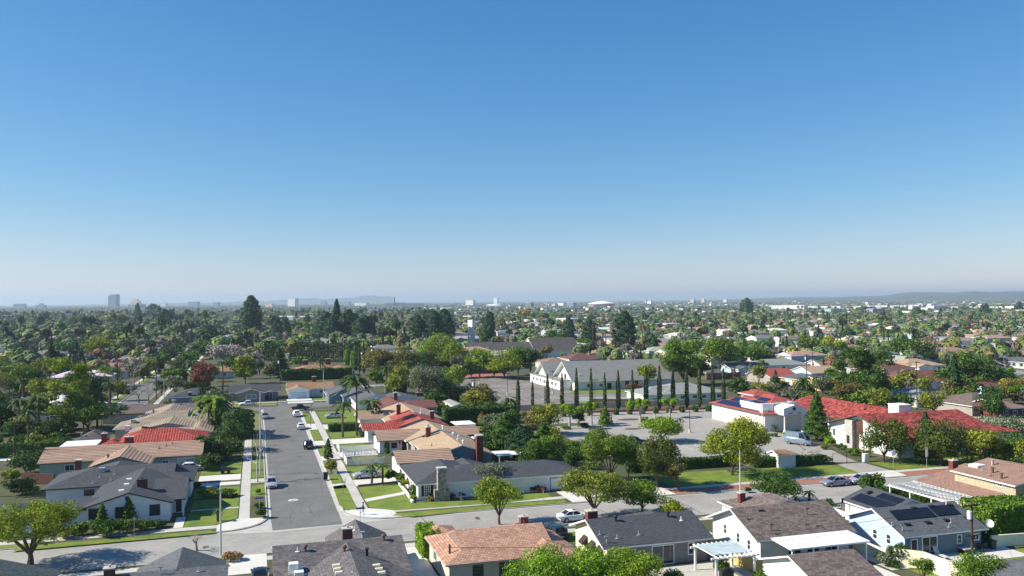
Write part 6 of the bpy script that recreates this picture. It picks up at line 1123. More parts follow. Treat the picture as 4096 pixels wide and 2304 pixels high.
# school car park islands
for i,(x,yb,yt,w,l) in enumerate(((555,1365,1110,280,'leftmost'),(770,1325,1090,200,'second'),(1242,1300,1060,260,'third'),(1525,1262,1060,190,'rightmost'))):
    veg('pollard','bright',T,3,x,yb,yt,w,'%s pollarded tree with pale knobbly limbs in the school car park'%l,bark='bark_lt',group='pollarded trees')
ML=[
('conifer','mid',T,3,900,1340,1150,130,'small dense conical tree between the pollarded trees'),('round','hedge',T,3,640,1345,1180,110,'dark leafy tree on the car park island'),('palm','palm',T,3,1625,1300,1258,80,'spiky agave on the car park tarmac edge'),('shrub','dark',T,3,1275,1300,1245,90,'dark bush behind the third pollarded tree'),('shrub','bright',T,3,510,1370,1330,90,'low bright bush at the left island'),('shrub','dark',T,3,690,1350,1300,130,'dark low shrub on the island'),
('pine','conif',T,3,1090,650,232,180,'very tall dark column-shaped tree behind the church'),('palm','deadpalm',T,3,1262,690,350,120,'tall fan palm with dry skirt right of the tall dark tree'),('palm','palm',T,3,783,640,275,70,'slim tall fan palm behind the church, left'),('palm','palm',T,3,905,660,400,80,'pale-trunked palm of a pair behind the church'),('palm','palm',T,3,878,660,430,70,'second pale-trunked palm of the pair'),('cedar','conif',T,3,1370,700,470,190,'layered dark cedar right of the fan palm'),('column','cyp',T,3,1193,690,550,45,'small dark cypress at the foot of the tall dark tree'),
('round','bright',T,3,1140,700,640,110,'low bright bush behind the church ridge'),('round','mid',T,3,1660,950,470,350,'large loose green tree at the right end of the church roof'),('round','hedge',T,3,1800,950,640,220,'darker green tree behind the right end of the church'),('round','mid',T,3,2010,830,490,320,'left one of two big dome-shaped street trees'),('round','mid',T,3,2340,760,500,280,'right one of two big dome-shaped street trees'),('round','dark',T,3,2180,790,560,180,'dark tree between the two dome-shaped trees'),
('olive','yg',T,3,1310,990,720,190,'sparse yellow-green tree in front of the church roof'),('barewide','twig',T,3,2260,990,700,240,'pinkish leafless tree right of the cypress row'),('barewide','twig',T,3,2380,1000,820,200,'brownish leafless tree behind the red lantern roof'),('olive','olive',T,3,2380,980,730,150,'olive tree right of the pinkish bare tree'),('barewide','twigdk',T,3,2130,1010,890,120,'dark leafless shrubs behind the hall'),
('pine','conif',T,3,750,560,310,110,'dark pine left of the palms behind the church'),('pine','conif',T,3,550,540,290,90,'dark narrow pine in front of the school block'),('pine','conif',T,3,365,430,300,100,'dark pine beside the white school block'),('round','hedge',T,3,400,560,420,190,'dark round tree behind the chapel'),('round','orange',T,3,130,320,198,130,'orange and green autumn tree on the skyline'),('round','mid',T,3,230,330,225,100,'green tree right of the orange one on the skyline'),('round','hedge',T,3,320,330,240,90,'round dark green tree on the skyline'),
('round','dark',T,3,180,850,570,200,'dark broad tree at the back of the church car park'),('round','mid',T,3,60,850,545,230,'green tree at the back of the church car park'),('olive','brown',T,3,330,720,540,130,'small brown-green tree behind the church'),('round','mid',T,3,690,580,470,130,'round green tree behind the church ridge, left'),('round','grey',T,3,550,650,490,110,'grey-green tree left of the pale gabled house'),('shrub','mid',T,3,497,690,630,90,'small bright bush behind the church ridge'),('barewide','twig',T,3,1290,990,860,110,'bare shrub before the church wall'),('bare','red',T,3,1090,960,840,70,'thin young tree before the church wall'),('shrub','red',T,3,1180,1000,920,170,'reddish bush beside the timber fence'),
('pine','conif',T,3,2268,275,105,95,'lone tall tree with two tops on the skyline right of centre'),
# top of the side street
('palm','palm',T,2,975,1432,830,300,'tallest palm with wispy crown beside the pale garage',),('palm','palm',T,2,838,1448,1090,230,'palm left of the tallest one in the right front gardens'),('palm','palm',T,2,1105,1342,1070,260,'palm in front of the banded tile garage wing'),('bare','twigdk',T,2,530,1338,1090,110,'leafless cut-back tree on the sidewalk verge'),('barewide','twiglt',T,2,706,1145,900,150,'pale leafless tree before the orange-tan roofed garage house'),('palm','palm',T,2,625,860,700,120,'palm before the long orange-tan roofed house'),
('shrub','mid',T,2,1830,1215,1120,170,'large round clipped bush behind the tan roofs'),('round','bright',T,2,2040,1255,1170,190,'bright yellow-green low trees by the church car park corner'),('column','orange',T,2,2180,1335,1205,90,'rusty yellow column bush beside the leftmost cypress'),('olive','grey',T,2,2270,1400,1230,200,'grey-green bush under the leftmost cypress'),('round','hedge',T,2,2400,1480,1290,180,'dark green tree left of the school car park'),('round','hedge',T,2,2250,1500,1330,200,'dark tree right of the flat patio roof'),
('olive','grey',T,2,1640,1150,730,380,'big airy grey-green olive tree behind the maroon roof'),('olive','olive',T,2,1400,960,750,190,'olive-coloured tree left of the grey-green one'),('round','mid',T,2,1880,1130,880,230,'green tree between the olive tree and the car park'),('round','lime',T,2,1890,1020,740,260,'yellow-green tree above the utility poles'),('round','hedge',T,2,2050,1130,930,170,'dark green tree at the car park corner'),
('round','lime',T,2,1820,820,440,400,'huge bright green tree left of the chapel'),('round','brown',T,2,1180,900,570,260,'big brown-green tree right of the thin cypresses'),('round','brown',T,2,1420,900,565,320,'broad brown-olive tree in the centre'),('olive','olive',T,2,1620,830,590,190,'olive tree left of the bright green tree'),('round','mid',T,2,1210,900,770,160,'mid green tree beneath the brown-green tree'),('round','lime',T,2,2160,870,580,250,'green tree in front of the chapel'),('round','yg',T,2,2400,880,600,330,'yellow-green tree in front of the chapel roof, right'),('round','grey',T,2,1950,880,640,150,'grey-green tree before the chapel gable'),('round','hedge',T,2,2080,870,720,180,'dark green tree at the back of the church car park, left'),('round','dark',T,2,2300,870,700,180,'dark tree before the brick terrace'),
('pine','conif',T,1,2425,510,78,150,'tallest dark pine on the skyline, left of centre'),('pine','conif',T,2,205,540,290,90,'left of a pair of dark pines above the thin cypresses'),('pine','conif',T,2,285,540,305,90,'right of a pair of dark pines above the thin cypresses'),('conifer','conif',T,2,780,540,108,140,'pointed tall pine rising above the skyline'),('pine','conif',T,2,685,520,240,150,'dark pine left of the pointed tall pine'),('pine','conif',T,2,600,500,370,100,'shorter dark pine at the left of the pine group'),('pine','conif',T,2,890,540,212,140,'dark pine right of the pointed tall pine'),('pine','conif',T,2,960,540,250,100,'slimmer dark pine right of the group centre'),('pine','conif',T,2,1050,540,270,150,'dark pine at the right of the pine group'),('pine','conif',T,2,830,540,255,110,'dark pine filling the gap right of the pointed pine'),('pine','conif',T,2,1000,545,295,120,'dark pine between the last two of the group'),('pine','conif',T,2,735,545,290,110,'lower dark pine just left of the pointed pine'),('pine','conif',T,2,1110,540,350,90,'rightmost lower pine of the group'),
('pine','conif',T,2,1560,560,270,150,'left dark pine of the centre group'),('pine','conif',T,2,1720,560,225,140,'middle dark pine of the centre group'),('pine','conif',T,2,1820,540,205,140,'right tall pine of the centre group'),('pine','conif',T,2,1870,520,320,80,'rightmost shorter pine of the centre group'),('pine','conif',T,2,2258,530,235,90,'narrow dark pine right of the white slab tower'),('pine','hedge',T,2,2205,540,400,80,'lower dark tree at the foot of the pine by the tower'),
('round','yellow',T,2,460,560,425,130,'yellow autumn tree above the thin cypresses'),('round','mid',T,2,430,760,670,150,'round green bush tree behind the clipped hedge'),('cedar','conif',T,2,225,870,580,260,'broad dark cedar left of the long orange-tan house'),('column','mid',T,2,885,750,560,80,'light green column tree beside the thin cypresses'),('column','mid',T,2,960,800,560,100,'wider light green column tree beside the thin cypresses'),('round','hedge',T,2,840,700,600,90,'dark green tree right of the cypress fence'),('column','cyp',T,2,1000,830,530,30,'lone cypress right of the light green columns'),('column','cyp',T,2,1042,830,515,30,'last cypress right of the light green columns'),
('round','hedge',T,2,1265,480,375,80,'round dark tree in the middle distance, centre left'),('round','hedge',T,2,1340,500,390,80,'second round dark tree in the middle distance'),('olive','hedge',T,2,1390,560,440,140,'dark tree right of the white garages'),('round','mid',T,2,450,440,330,140,'green tree before the long school block'),('round','hedge',T,2,1500,600,470,110,'green tree before the centre pines'),('barewide','twig',T,2,1180,440,330,160,'brownish bare trees in the middle distance'),('round','orange',T,2,2370,400,290,60,'small orange tree right of the tower'),('round','dark',T,2,890,1000,870,170,'dark tree beside the tall palm trunk, right of the garage house'),('shrub','mid',T,2,890,1050,1010,80,'bush on the lawn at the street bend'),
# left middle
('poplar','lime',T,1,650,1390,640,350,'tall yellow-green poplar-like tree with bare inner trunks, left'),('round','mid',T,1,150,870,612,280,'bright green round tree at the left edge'),('round','dark',T,1,650,700,520,300,'wide dark green tree above the tall poplar'),('round','yg',T,1,975,720,478,250,'bright yellow-green tree left of the dark cypresses'),('round','mid',T,1,1060,600,430,180,'green tree behind the yellow-green one'),('round','mid',T,1,985,960,728,240,'round bright-topped tree right of the tall poplar'),('round','dark',T,1,930,1150,830,280,'dark tree mass right of the tall poplar'),('round','dark',T,1,820,1130,900,180,'dark tree close behind the poplar'),
('round','mid',T,1,850,1390,1060,330,'big-leaved tropical tree below the dark mass',),('palm','palm',T,1,940,1370,1010,200,'banana-like palm right of the tall poplar'),('round','dark',T,1,1100,1300,1130,230,'dark tree beside the brown roof'),('round','dark',T,1,560,1440,1290,250,'dark shrub tree at the foot of the poplar'),('olive','red',T,1,1955,1070,700,220,'russet-red tree left of the dark-roofed ranch house'),('olive','red',T,1,1595,920,825,85,'small russet tree beside the far street'),('barewide','red',T,1,1370,640,520,150,'reddish tree on the far street'),
('round','yg',T,1,2370,930,650,200,'olive-yellow tree above the dark-roofed ranch house'),('olive','twig',T,1,2200,760,560,320,'pale brown almost bare tree, wide'),('olive','twig',T,1,2440,850,600,180,'brown bare tree beside the cedar'),('pine','conif',T,1,2020,580,365,150,'dark tree with pointed top beside the far street'),('round','mid',T,1,1950,640,520,150,'green tree on the right side of the far street'),('pine','conif',T,1,2130,500,378,90,'small dark pine right of the far street'),
('palm','palm',T,1,1855,960,690,170,'palm left of the russet tree'),('palm','palm',T,1,1790,930,790,140,'lower palm by the far street corner'),('round','mid',T,1,1740,960,780,130,'green shrub tree at the far street corner'),('palm','palm',T,1,2152,1010,700,140,'palm right of the russet tree'),('palm','mid',T,1,2010,1425,1025,330,'front leafy palm at the street, left trunk'),('palm','mid',T,1,2062,1440,1035,340,'front leafy palm at the street, right trunk'),('palm','palm',T,1,2110,1400,1050,300,'rear leafy palm at the street'),('topiary','dark',T,1,2300,1450,1175,280,'big dark rounded tree left of the side street'),('round','dark',T,1,2150,1440,1180,230,'dark tree under the palms'),('round','grey',T,1,2110,1200,960,190,'grey-green tree behind the palms'),
('barewide','twig',T,1,1295,970,655,200,'leafless street tree on the far verge, left'),('barewide','twig',T,1,1345,940,670,150,'leafless street tree on the far verge, right'),('barewide','twigdk',T,1,1440,1100,895,190,'dark leafless tree before the far road'),('bare','red',T,1,1150,880,650,100,'reddish bare tree before the cypress trio'),('barewide','twigdk',T,1,1340,1110,980,220,'tangle of bare branches before the far road'),('barewide','twigdk',T,1,60,1190,830,260,'dark leafless tree at the left edge'),('shrub','mid',T,1,350,940,840,140,'round yellowish bush by the tan garden wall'),('palm','palm',T,1,425,880,710,90,'palm left of the tall poplar'),('round','mid',T,1,330,1300,1080,250,'green palm thicket left of the poplar'),('palm','palm',T,1,260,1310,1090,230,'feathery palm at the left'),('palm','palm',T,1,390,1340,1180,190,'lower feathery palm left of the poplar'),('round','dark',T,1,170,1430,1290,260,'dark thicket behind the pool hedge, left'),('round','dark',T,1,410,1450,1290,270,'dark thicket behind the pool hedge, right'),
('conifer','conif',T,1,1330,330,150,85,'dark spire pine below the tan tower'),('pine','conif',T,1,1478,300,160,110,'dark pine left of the cypress clump'),('pine','conif',T,1,1525,310,180,70,'pine touching the one on its left'),('pine','conif',T,1,1580,400,210,130,'broad dark pine above the cypress clump'),('pine','conif',T,1,1650,350,225,90,'pine right of the broad one'),('olive','olive',T,1,1120,390,250,170,'brown-olive tree in the far left middle'),('round','dark',T,1,740,420,290,200,'dark green tree group, far left'),('round','dark',T,1,1100,560,400,150,'dark tree behind the bright yellow-green one'),('round','dark',T,1,870,420,330,80,'dark blob tree beside the white warehouse'),('barewide','twig',T,1,1520,480,360,150,'brown leafless tree left of the cypress clump'),('round','hedge',B,3,180,470,120,260,'dense green tree between the covered pool and the school car park'),('round','mid',B,3,620,330,120,220,'green tree at the near edge of the school car park'),('round','olive',T,1,1780,470,350,200,'flat olive tree far up the street'),('barewide','twig',T,1,2140,430,340,130,'pinkish bare trees far up the street'),('pine','conif',T,1,1978,330,220,50,'narrow pine before the red school roof'),('round','yg',T,1,1500,640,530,120,'green tree by the far street, left'),('round','olive',T,1,1620,620,510,170,'olive tree over the far street'),('round','dark',T,1,1650,680,590,120,'dark tree beside the far street'),('round','dark',T,1,1400,740,620,180,'dark trees left of the far street'),('round','dark',T,1,1180,780,700,140,'dark hedge tree behind the verge'),
# right middle
('poplar','hedge',T,4,830,1110,500,320,'left half of the giant dark pine behind the red roofs'),('poplar','hedge',T,4,1030,1130,560,330,'right half of the giant dark pine behind the red roofs'),('round','mid',T,4,365,630,470,210,'left round yellow-green tree of a pair, right distance'),('round','yg',T,4,620,640,470,210,'right round yellow-green tree of a pair, right distance'),('round','mid',T,4,500,620,530,120,'low green tree between the round pair'),
('round','hedge',T,4,2010,1000,628,370,'very large dense round tree at the right'),('round','hedge',T,4,1720,970,760,200,'dark shoulder tree left of the layered conifer'),('cedar','conif',T,4,1805,1140,640,200,'layered monkey-tail conifer in front of the large round tree'),('round','yellow',T,4,2410,1090,868,270,'bright yellow-green bushy tree at the right edge'),('round','hedge',T,4,1385,720,510,350,'dark dense tree group above the two-storey house'),('palm','palm',T,4,1165,640,395,120,'feather palm behind the giant pine'),('palm','palm',T,4,860,500,390,150,'dark palm above the giant pine'),('palm','palm',T,4,1210,700,520,140,'yellowish palm right of the giant pine top'),('olive','olive',T,4,1290,1010,845,220,'brownish bush tree left of the white gabled hut'),('barewide','twig',T,4,1345,1110,940,190,'pinkish bare bush tree behind the red roofs'),('round','mid',T,4,1190,1120,1050,160,'green hedge bush behind the red roofs'),
('conifer','conif',T,4,75,1060,800,90,'slim dark conifer behind the entrance block'),('palm','dark',T,4,185,1075,990,120,'spiky dark agave behind the entrance block'),('olive','grey',T,4,1540,1180,1060,170,'grey-green bush behind the red ridge, left'),('olive','grey',T,4,1700,1190,1080,160,'grey-green bush behind the red ridge, middle'),('olive','brown',T,4,1870,1190,1110,150,'brownish bush behind the red ridge, right'),('barewide','twigdk',T,4,2110,1240,1060,260,'dark leafless tree before the brick garage'),('barewide','twig',T,4,2290,820,600,240,'leafless tree behind the large round tree'),('barewide','twigdk',T,4,1700,700,560,190,'purple-grey leafless tree, right distance'),('round','dark',T,4,2400,760,600,150,'dark tree at the right edge, middle'),('round','dark',T,4,1230,850,770,170,'dark trees beside the two-storey house'),
('column','cyp',T,4,118,640,480,26,'dark cypress of a trio left of the grey roofs, left'),('column','cyp',T,4,145,645,485,26,'dark cypress of a trio left of the grey roofs, middle'),('column','cyp',T,4,180,650,470,30,'dark cypress of a trio left of the grey roofs, right'),('pine','conif',T,4,1440,290,188,60,'dark pine on the right skyline'),('pine','conif',T,4,2430,240,140,50,'pine on the far right skyline'),('pine','conif',T,4,2110,290,160,40,'thin pine right distance'),('pine','conif',T,4,2070,280,165,30,'thinner pine beside it, right distance'),('round','dark',T,4,920,250,190,110,'dark round tree before the white warehouses'),('round','dark',T,4,1130,390,285,130,'dark round tree in the right distance'),('round','mid',T,4,200,400,325,110,'green tree at the left of the right distance'),('palm','palm',T,4,400,430,330,80,'palm in the right distance'),('barewide','twig',T,4,500,760,720,110,'brown bush by the small blue-walled house'),('pine','conif',T,4,770,520,400,120,'dark pine top behind the giant pine'),('palm','palm',T,4,1920,480,410,70,'palm in the right middle distance'),('round','mid',T,4,2060,560,460,160,'green palms and trees, far right middle'),('round','dark',T,4,1930,380,320,150,'dark tree far right distance'),
]
for a in ML: veg(*a)
for i,(u,v,kd,lf,h_,w_) in enumerate(((-41.2,275,'barewide','twig',7,6),(-41,288,'olive','olive',6,6),(-41,303,'barewide','twig',8,7),(-41,318,'barewide','twig',7,7),(-41,352,'round','mid',7,7),(-41,370,'olive','olive',8,8),(-41,392,'round','dark',8,8),(-41,418,'round','mid',8,8),(-29.5,300,'round','dark',5,5),(-29.5,330,'round','mid',7,7),(-29.5,352,'barewide','red',6,5),(-29.5,378,'round','dark',8,8),(-29.5,405,'round','hedge',8,8),(-41,450,'round','dark',9,9),(-29.5,440,'round','mid',8,9),(-41,490,'round','hedge',8,9),(-29.5,480,'round','dark',9,9))): OCC.append((u,v,w_)); plant(kd,lf,u,v,h_,w_,'%s street tree on the %s verge of the far left street'%({'twig':'leafless','olive':'olive','mid':'green','dark':'dark green','red':'reddish bare','hedge':'deep green'}[lf],'left' if u<-35 else 'right'),'street_tree','tree','%s street trees of the far left street, %s side'%(lf,'left' if u<-35 else 'right'))
# fence of thin cypresses
k=0
for x in list(range(84,200,17))+list(range(330,700,17))+list(range(700,880,22)):
    yt=532+rng.integers(-26,30); yb=712+ (x/900)*12; veg('column','cyp',T,2,x,yb,yt,15,'one slender dark cypress in the dense fence-like row in front of the white school blocks',group='thin cypresses before the school blocks'); k+=1
for i,(x,yt) in enumerate(((1170,540),(1195,495),(1220,510),(1245,480),(1277,530))): veg('column','cyp',T,1,x,690,yt,40,'%s of five dark cypresses standing together left of the far street'%('leftmost','second','third','fourth','rightmost')[i],group='five cypresses')
for i,(x,yt) in enumerate(((1608,310),(1630,298),(1650,310),(1682,318))): veg('column','cyp',T,1,x,440,yt,24,'one of four dark cypresses in a distant clump above the far street',group='distant cypress clump')
for i,x in enumerate((213,226,240,266,282,298,335,350,368)): veg('column','cyp',T,1,x,470,385+rng.integers(-8,10),15,'one of the tiny cypress spires in the far left distance',group='tiny far left cypresses')
for i in range(9): veg('column','cyp',T,3,2320+i*11,455,375+int(rng.integers(-15,15)),12,'one of the tiny cypress spires in a row in the distance right of centre',group='tiny cypress row right of centre')
ZF=[(-75,-37,160,180,10,'the gardens behind the pool at the left'),(-27,6,320,400,16,'the gardens left of the long orange-tan house'),(-40,-12,250,262,3,'the corner by the low brown roof'),(-75,-38,136,158,10,'the back gardens left of the white corner house'),(-75,-38,195,262,40,'the back gardens left of the red and tan tile roofs'),(-37,-28,222,232,2,'the gap before the low brown roof'),(46,62,150,218,22,'the back gardens between the right row and the school car park'),(46,62,222,262,14,'the back gardens beside the church car park'),(40,60,268,330,26,'the gardens behind the slate-blue gabled house'),(52,100,345,430,34,'the wooded ground left of the chapel'),(-150,-48,270,420,44,'the gardens left of the far street'),(-26,-12,285,320,8,'the corner garden of the blue house'),(-26,30,470,600,34,'gardens past the thin cypresses'),(136,176,188,232,26,'the gardens behind the hall'),(150,240,150,232,30,'the gardens right of the long red-tiled wing'),(112,160,110,124,4,'the gardens at the right edge by the main road')]
for (a,b,c,d,n_,lab) in ZF:
    for i in range(n_):
        u=rng.uniform(a,b); v=rng.uniform(c,d); x_,y_=toW(u,v)
        if abs(atan2(x_,y_))>R(32.5): continue
        bad=False
        for o in list(COL.objects):
            if o.parent is None and o.get('category') in('house','church','chapel','hall','school building','patio cover'):
                q=toG(o.location.x,o.location.y)
                if hypot(q[0]-u,q[1]-v)<(8.5 if v>120 else 7): bad=True; break
        if bad: continue
        kd,lf,hh,ww=[('round','dark',6,6),('round','hedge',5.5,6),('round','mid',5,5.5),('shrub','mid',2.6,4),('shrub','dark',3,4.5),('olive','olive',6,6),('barewide','twig',6,6),('round','brown',6.5,7),('shrub','hedge',2.2,3.5),('palm','palm',8,4.5),('shrub','yg',2.4,3.5),('olive','grey',5.5,5.5)][rng.integers(12)]
        k_=rng.uniform(.75,1.25); OCC.append((u,v,ww*k_)); w1={'dark':'dark green','hedge':'deep green','mid':'mid-green','olive':'olive','twig':'leafless brown','brown':'brown-green','palm':'feathery','yg':'yellow-green','grey':'grey-green'}[lf]; w2={'round':'rounded tree','shrub':'bush','olive':'loose tree','barewide':'tree','palm':'palm'}[kd]
        plant(kd,lf,u,v,hh*k_,ww*k_,'%s %s in %s'%(w1,w2,lab.replace('the back gardens','the gardens')),{'shrub':'bush','palm':'palm_tree','barewide':'bare_tree'}.get(kd,'tree'),{'shrub':'bush','palm':'palm tree'}.get(kd,'tree'),'%s %ss in %s'%(w1,w2,lab))
print('plants',NT[0])
# ---------------------------------------------------------------- the suburb beyond
def inwedge(u,v,mar=3):
    x,y=toW(u,v); return y>0 and abs(atan2(x,y))<R(31.3+mar)
def occupied(u,v,r_):
    if u>-45 and u<160 and v<240: return True
    if 54<u<145 and v<345: return True
    if 118<u<152 and v<600: return True
    if -50<u<60 and v<(470 if u>-25 else 330): return True
    if -46<u<-25 and v<720: return True
    if 100<u<205 and v<300 and u<175+(v-200)*.4: return True
    return False
occpts=np.array([(a,b,c) for a,b,c in OCC]); hp_pts=[]
for o in list(COL.objects):
    if o.parent is None and o.get('category') in('house','church','chapel','school building') : x,y=o.location.x,o.location.y; hp_pts.append((*toG(x,y),11))
hp_pts=np.array(hp_pts)
def clear(u,v,r_):
    d=np.hypot(hp_pts[:,0]-u,hp_pts[:,1]-v); return not (d<r_+hp_pts[:,2]).any()
RC=[('charcoal',(.1,.1,.11)),('grey',(.19,.19,.18)),('light grey',(.34,.34,.32)),('tan',(.37,.27,.19)),('brown',(.2,.15,.12)),('pinkish-brown',(.33,.2,.16)),('red',(.4,.12,.08)),('white',(.62,.62,.6)),('grey-blue',(.15,.17,.2))]
RW=[.12,.2,.25,.13,.1,.08,.035,.065,.02]
def region(x,y):
    a=math.degrees(atan2(x,y)); D=hypot(x,y)
    band='nearer' if D<420 else ('middle-distance' if D<700 else 'distant')
    rg='far left' if a<-20 else ('left' if a<-11 else ('centre-left' if a<-2 else ('centre-right' if a<8 else ('right' if a<19 else 'far right'))))
    return band,rg
def hmesh(kind,seed):
    q=random.Random(seed); R_=MB(); Wl=MB()
    def wg(a0,a1,b0,b1,ax,e0,e1,p=.32,ze=2.6):
        vs,top,oth,zr,p=wing_geo(a0,a1,b0,b1,ze,p,ax,e0,e1); R_.slot(0).add(vs,top); R_.slot(1).add(vs,oth)
        Wl.slot(0).box(a0+.5,a1-.5,b0+.5,b1-.5,-.1,ze-.02+.12)
        c=((a0+a1)/2,(b0+b1)/2); ztop=zr-.25
        if ax=='v': Wl.add([(a0+.5,b0+.5,ze),(a1-.5,b0+.5,ze),(c[0],b0+.5,ztop)],[(0,1,2)])
        else: Wl.add([(a0+.5,b0+.5,ze),(a0+.5,b1-.5,ze),(a0+.5,c[1],ztop)],[(0,1,2)])
    w=q.uniform(15,20); d=q.uniform(9,12)
    if kind==0: wg(-w/2,w/2,-d/2,d/2,'u','g','g'); wg(-w/2+1,-w/2+8,-d/2-4,0,'v','g','g')
    elif kind==1: wg(-w/2,w/2,-d/2,d/2,'u','h','h'); wg(w/2-8,w/2-.5,-d/2-4,0,'v','h','g')
    elif kind==2: wg(-d/2,d/2,-w/2,w/2,'v','g','g')
    elif kind==3: wg(-d/2,d/2,-w/2,w/2,'v','h','h'); wg(-d/2-3,d/2-1,-w/2+2,-w/2+10,'u','g','g')
    elif kind==4: wg(-w/2,w/2,-d/2,d/2,'u','g','h'); 
    else: wg(-w/2,w/2,-d/2,d/2,'u','h','h',.3,5.2)
    Wl.slot(1)
    for i in range(4): x=-w/2+2+i*3.6; Wl.box(x,x+1.5,-d/2+.44,-d/2+.52,.9,2.0) if kind in (0,1,4,5) else Wl.box(-d/2+.44,-d/2+.52,x,x+1.5,.9,2.0)
    Wl.slot(2).box(.3,1.4,-.5,.4,3,5.2) if kind%2 else None
    a=R_.build('roof',[M['r_any'],M['trim']],None,local=True); b=Wl.build('wall',[M['wall_any'],M['glass'],M['brick']],None,local=True); m=(a.data,b.data); bpy.data.objects.remove(a); bpy.data.objects.remove(b); return m
HM=[hmesh(k,s) for k in range(6) for s in (1,2)]
WC=[((.75,.74,.7)),((.7,.66,.56)),((.5,.5,.48)),((.62,.52,.4)),((.42,.5,.58)),((.8,.8,.8))]
cand=[]
# rows of lots along streets running away from us, every 82 m
for c in range(-40,60):
    uc=c*82.-36.+(0 if c<0 else 0)
    for side in (-1,1):
        v=250.+ (37*c)%19
        while v<3400:
            u=uc+side*21+rng.normal()*1.5; vv=v+rng.normal()*1.2
            if (v//19)%13!=5 and inwedge(u,vv,1) and not occupied(u,vv,0) and clear(u,vv,7): cand.append((hypot(*toW(u,vv)),u,vv,side))
            v+=19.0
cand.sort(); print('houses cand',len(cand))
NH=245
def tone(c,k=.12): return tuple(max(0,x*(1+rng.uniform(-k,k))) for x in c)
farV=[];farF=[];farC=[]
hpos=[]
for i,(D,u,v,side) in enumerate(cand):
    rn,rc=RC[rng.choice(len(RC),p=np.array(RW)/sum(RW))]; wc=WC[rng.integers(len(WC))]; hpos.append((u,v))
    if i<NH:
        band,rg=region(*toW(u,v)); r=thing('house','','house',u,v,rot=(0 if rng.random()<.5 else pi)*0+R(rng.choice([0,0,0,90]))*0)
        rd,wd=HM[rng.integers(len(HM))]
        a=bpy.data.objects.new('roof',rd); b=bpy.data.objects.new('wall',wd)
        for o in (a,b): COL.objects.link(o); o.parent=r
        a.color=(*tone(rc),1); b.color=(*tone(wc,.08),1); r['label']='%s-roofed %s house among trees in the %s %s of the suburb'%(rn,('single-storey'),band,rg); r['group']='%s %s-roofed houses, %s'%(band,rn,rg)
    else:
        L_=rng.uniform(14,20)/2; w_=rng.uniform(9,12)/2; 
        if rng.random()<.5: L_,w_=w_,L_
        zr=2.9+min(L_,w_)*.32; x0=np.array
        ax=L_>w_
        base=np.array([(-L_,-w_,0),(L_,-w_,0),(L_,w_,0),(-L_,w_,0),(-L_,-w_,2.8),(L_,-w_,2.8),(L_,w_,2.8),(-L_,w_,2.8)]); 
        rd=np.array([(-L_*.6,0,zr),(L_*.6,0,zr)]) if ax else np.array([(0,-w_*.6,zr),(0,w_*.6,zr)])
        P=np.concatenate([base,rd]); P[:,0]+=u; P[:,1]+=v; n0=len(farV)*10
        farV.append(P)
        wf=[(0,1,5,4),(1,2,6,5),(2,3,7,6),(3,0,4,7)]; rf=[(4,5,9,8),(6,7,8,9),(5,6,9,9),(7,4,8,8)] if ax else [(4,5,8,8),(6,7,9,9),(5,6,9,8),(7,4,8,9)]
        farF+= [[n0+k for k in f] for f in wf+rf]; cw=tone(wc,.1); cr=tone(rc,.15); farC+=[cw]*4+[cr]*4
def vcol_mesh(name,Vv,Ff,Cc,m):
    Vv=np.asarray(Vv,float).reshape(-1,3); X=Vv[:,0]*cG+Vv[:,1]*sG; Y=-Vv[:,0]*sG+Vv[:,1]*cG; Vv=np.stack([X,Y,Vv[:,2]],1)
    faces=[tuple(dict.fromkeys(f)) for f in Ff]; me=bpy.data.meshes.new(name); me.from_pydata(Vv.tolist(),[],faces); me.materials.append(m)
    ca=me.color_attributes.new('tone','FLOAT_COLOR','CORNER'); tot=np.zeros(len(me.polygons),int); me.polygons.foreach_get('loop_total',tot); C=np.repeat(np.concatenate([np.asarray(Cc),np.ones((len(Cc),1))],1),tot,axis=0); ca.data.foreach_set('color',C.ravel())
    o=bpy.data.objects.new(name,me); COL.objects.link(o); return o
def vcm(name,rough=.85):
    m=bpy.data.materials.new(name); t,b=nt(m); b.inputs['Roughness'].default_value=rough; a=N(t,'ShaderNodeAttribute'); a.attribute_name='tone'; tc=N(t,'ShaderNodeTexCoord').outputs['Object']; n_=ramp(t,noise(t,tc,.4,3),.3,.7); t.links.new(mixc(t,1,a.outputs['Color'],mixc(t,n_,(.85,.85,.85),(1.15,1.15,1.15)),'MULTIPLY'),b.inputs['Base Color']); return m
far_m=vcm('far_houses'); o=vcol_mesh('distant_houses',np.concatenate(farV),farF,farC,far_m); tag(o,'the mass of small distant houses filling the plain up to the skyline','houses',kind='stuff')
# streets between the rows
for c in range(-40,60):
    uc=c*82.-36.
    if c in(0,): continue
    v0=None
    for v in np.arange(260,1500,20):
        ok=inwedge(uc,v,2) and not occupied(uc,v,0)
        if ok and v0 is None: v0=v
        if (not ok or v>1470) and v0 is not None:
            sheet('suburb_street',[(uc-4.8,v0),(uc+4.8,v0),(uc+4.8,v),(uc-4.8,v)],-.11,'asph'); sheet('suburb_pavement',[(uc-8.2,v0),(uc-6.8,v0),(uc-6.8,v),(uc-8.2,v)],-.105,'conc'); sheet('suburb_pavement',[(uc+6.8,v0),(uc+8.2,v0),(uc+8.2,v),(uc+6.8,v)],-.105,'conc'); v0=None
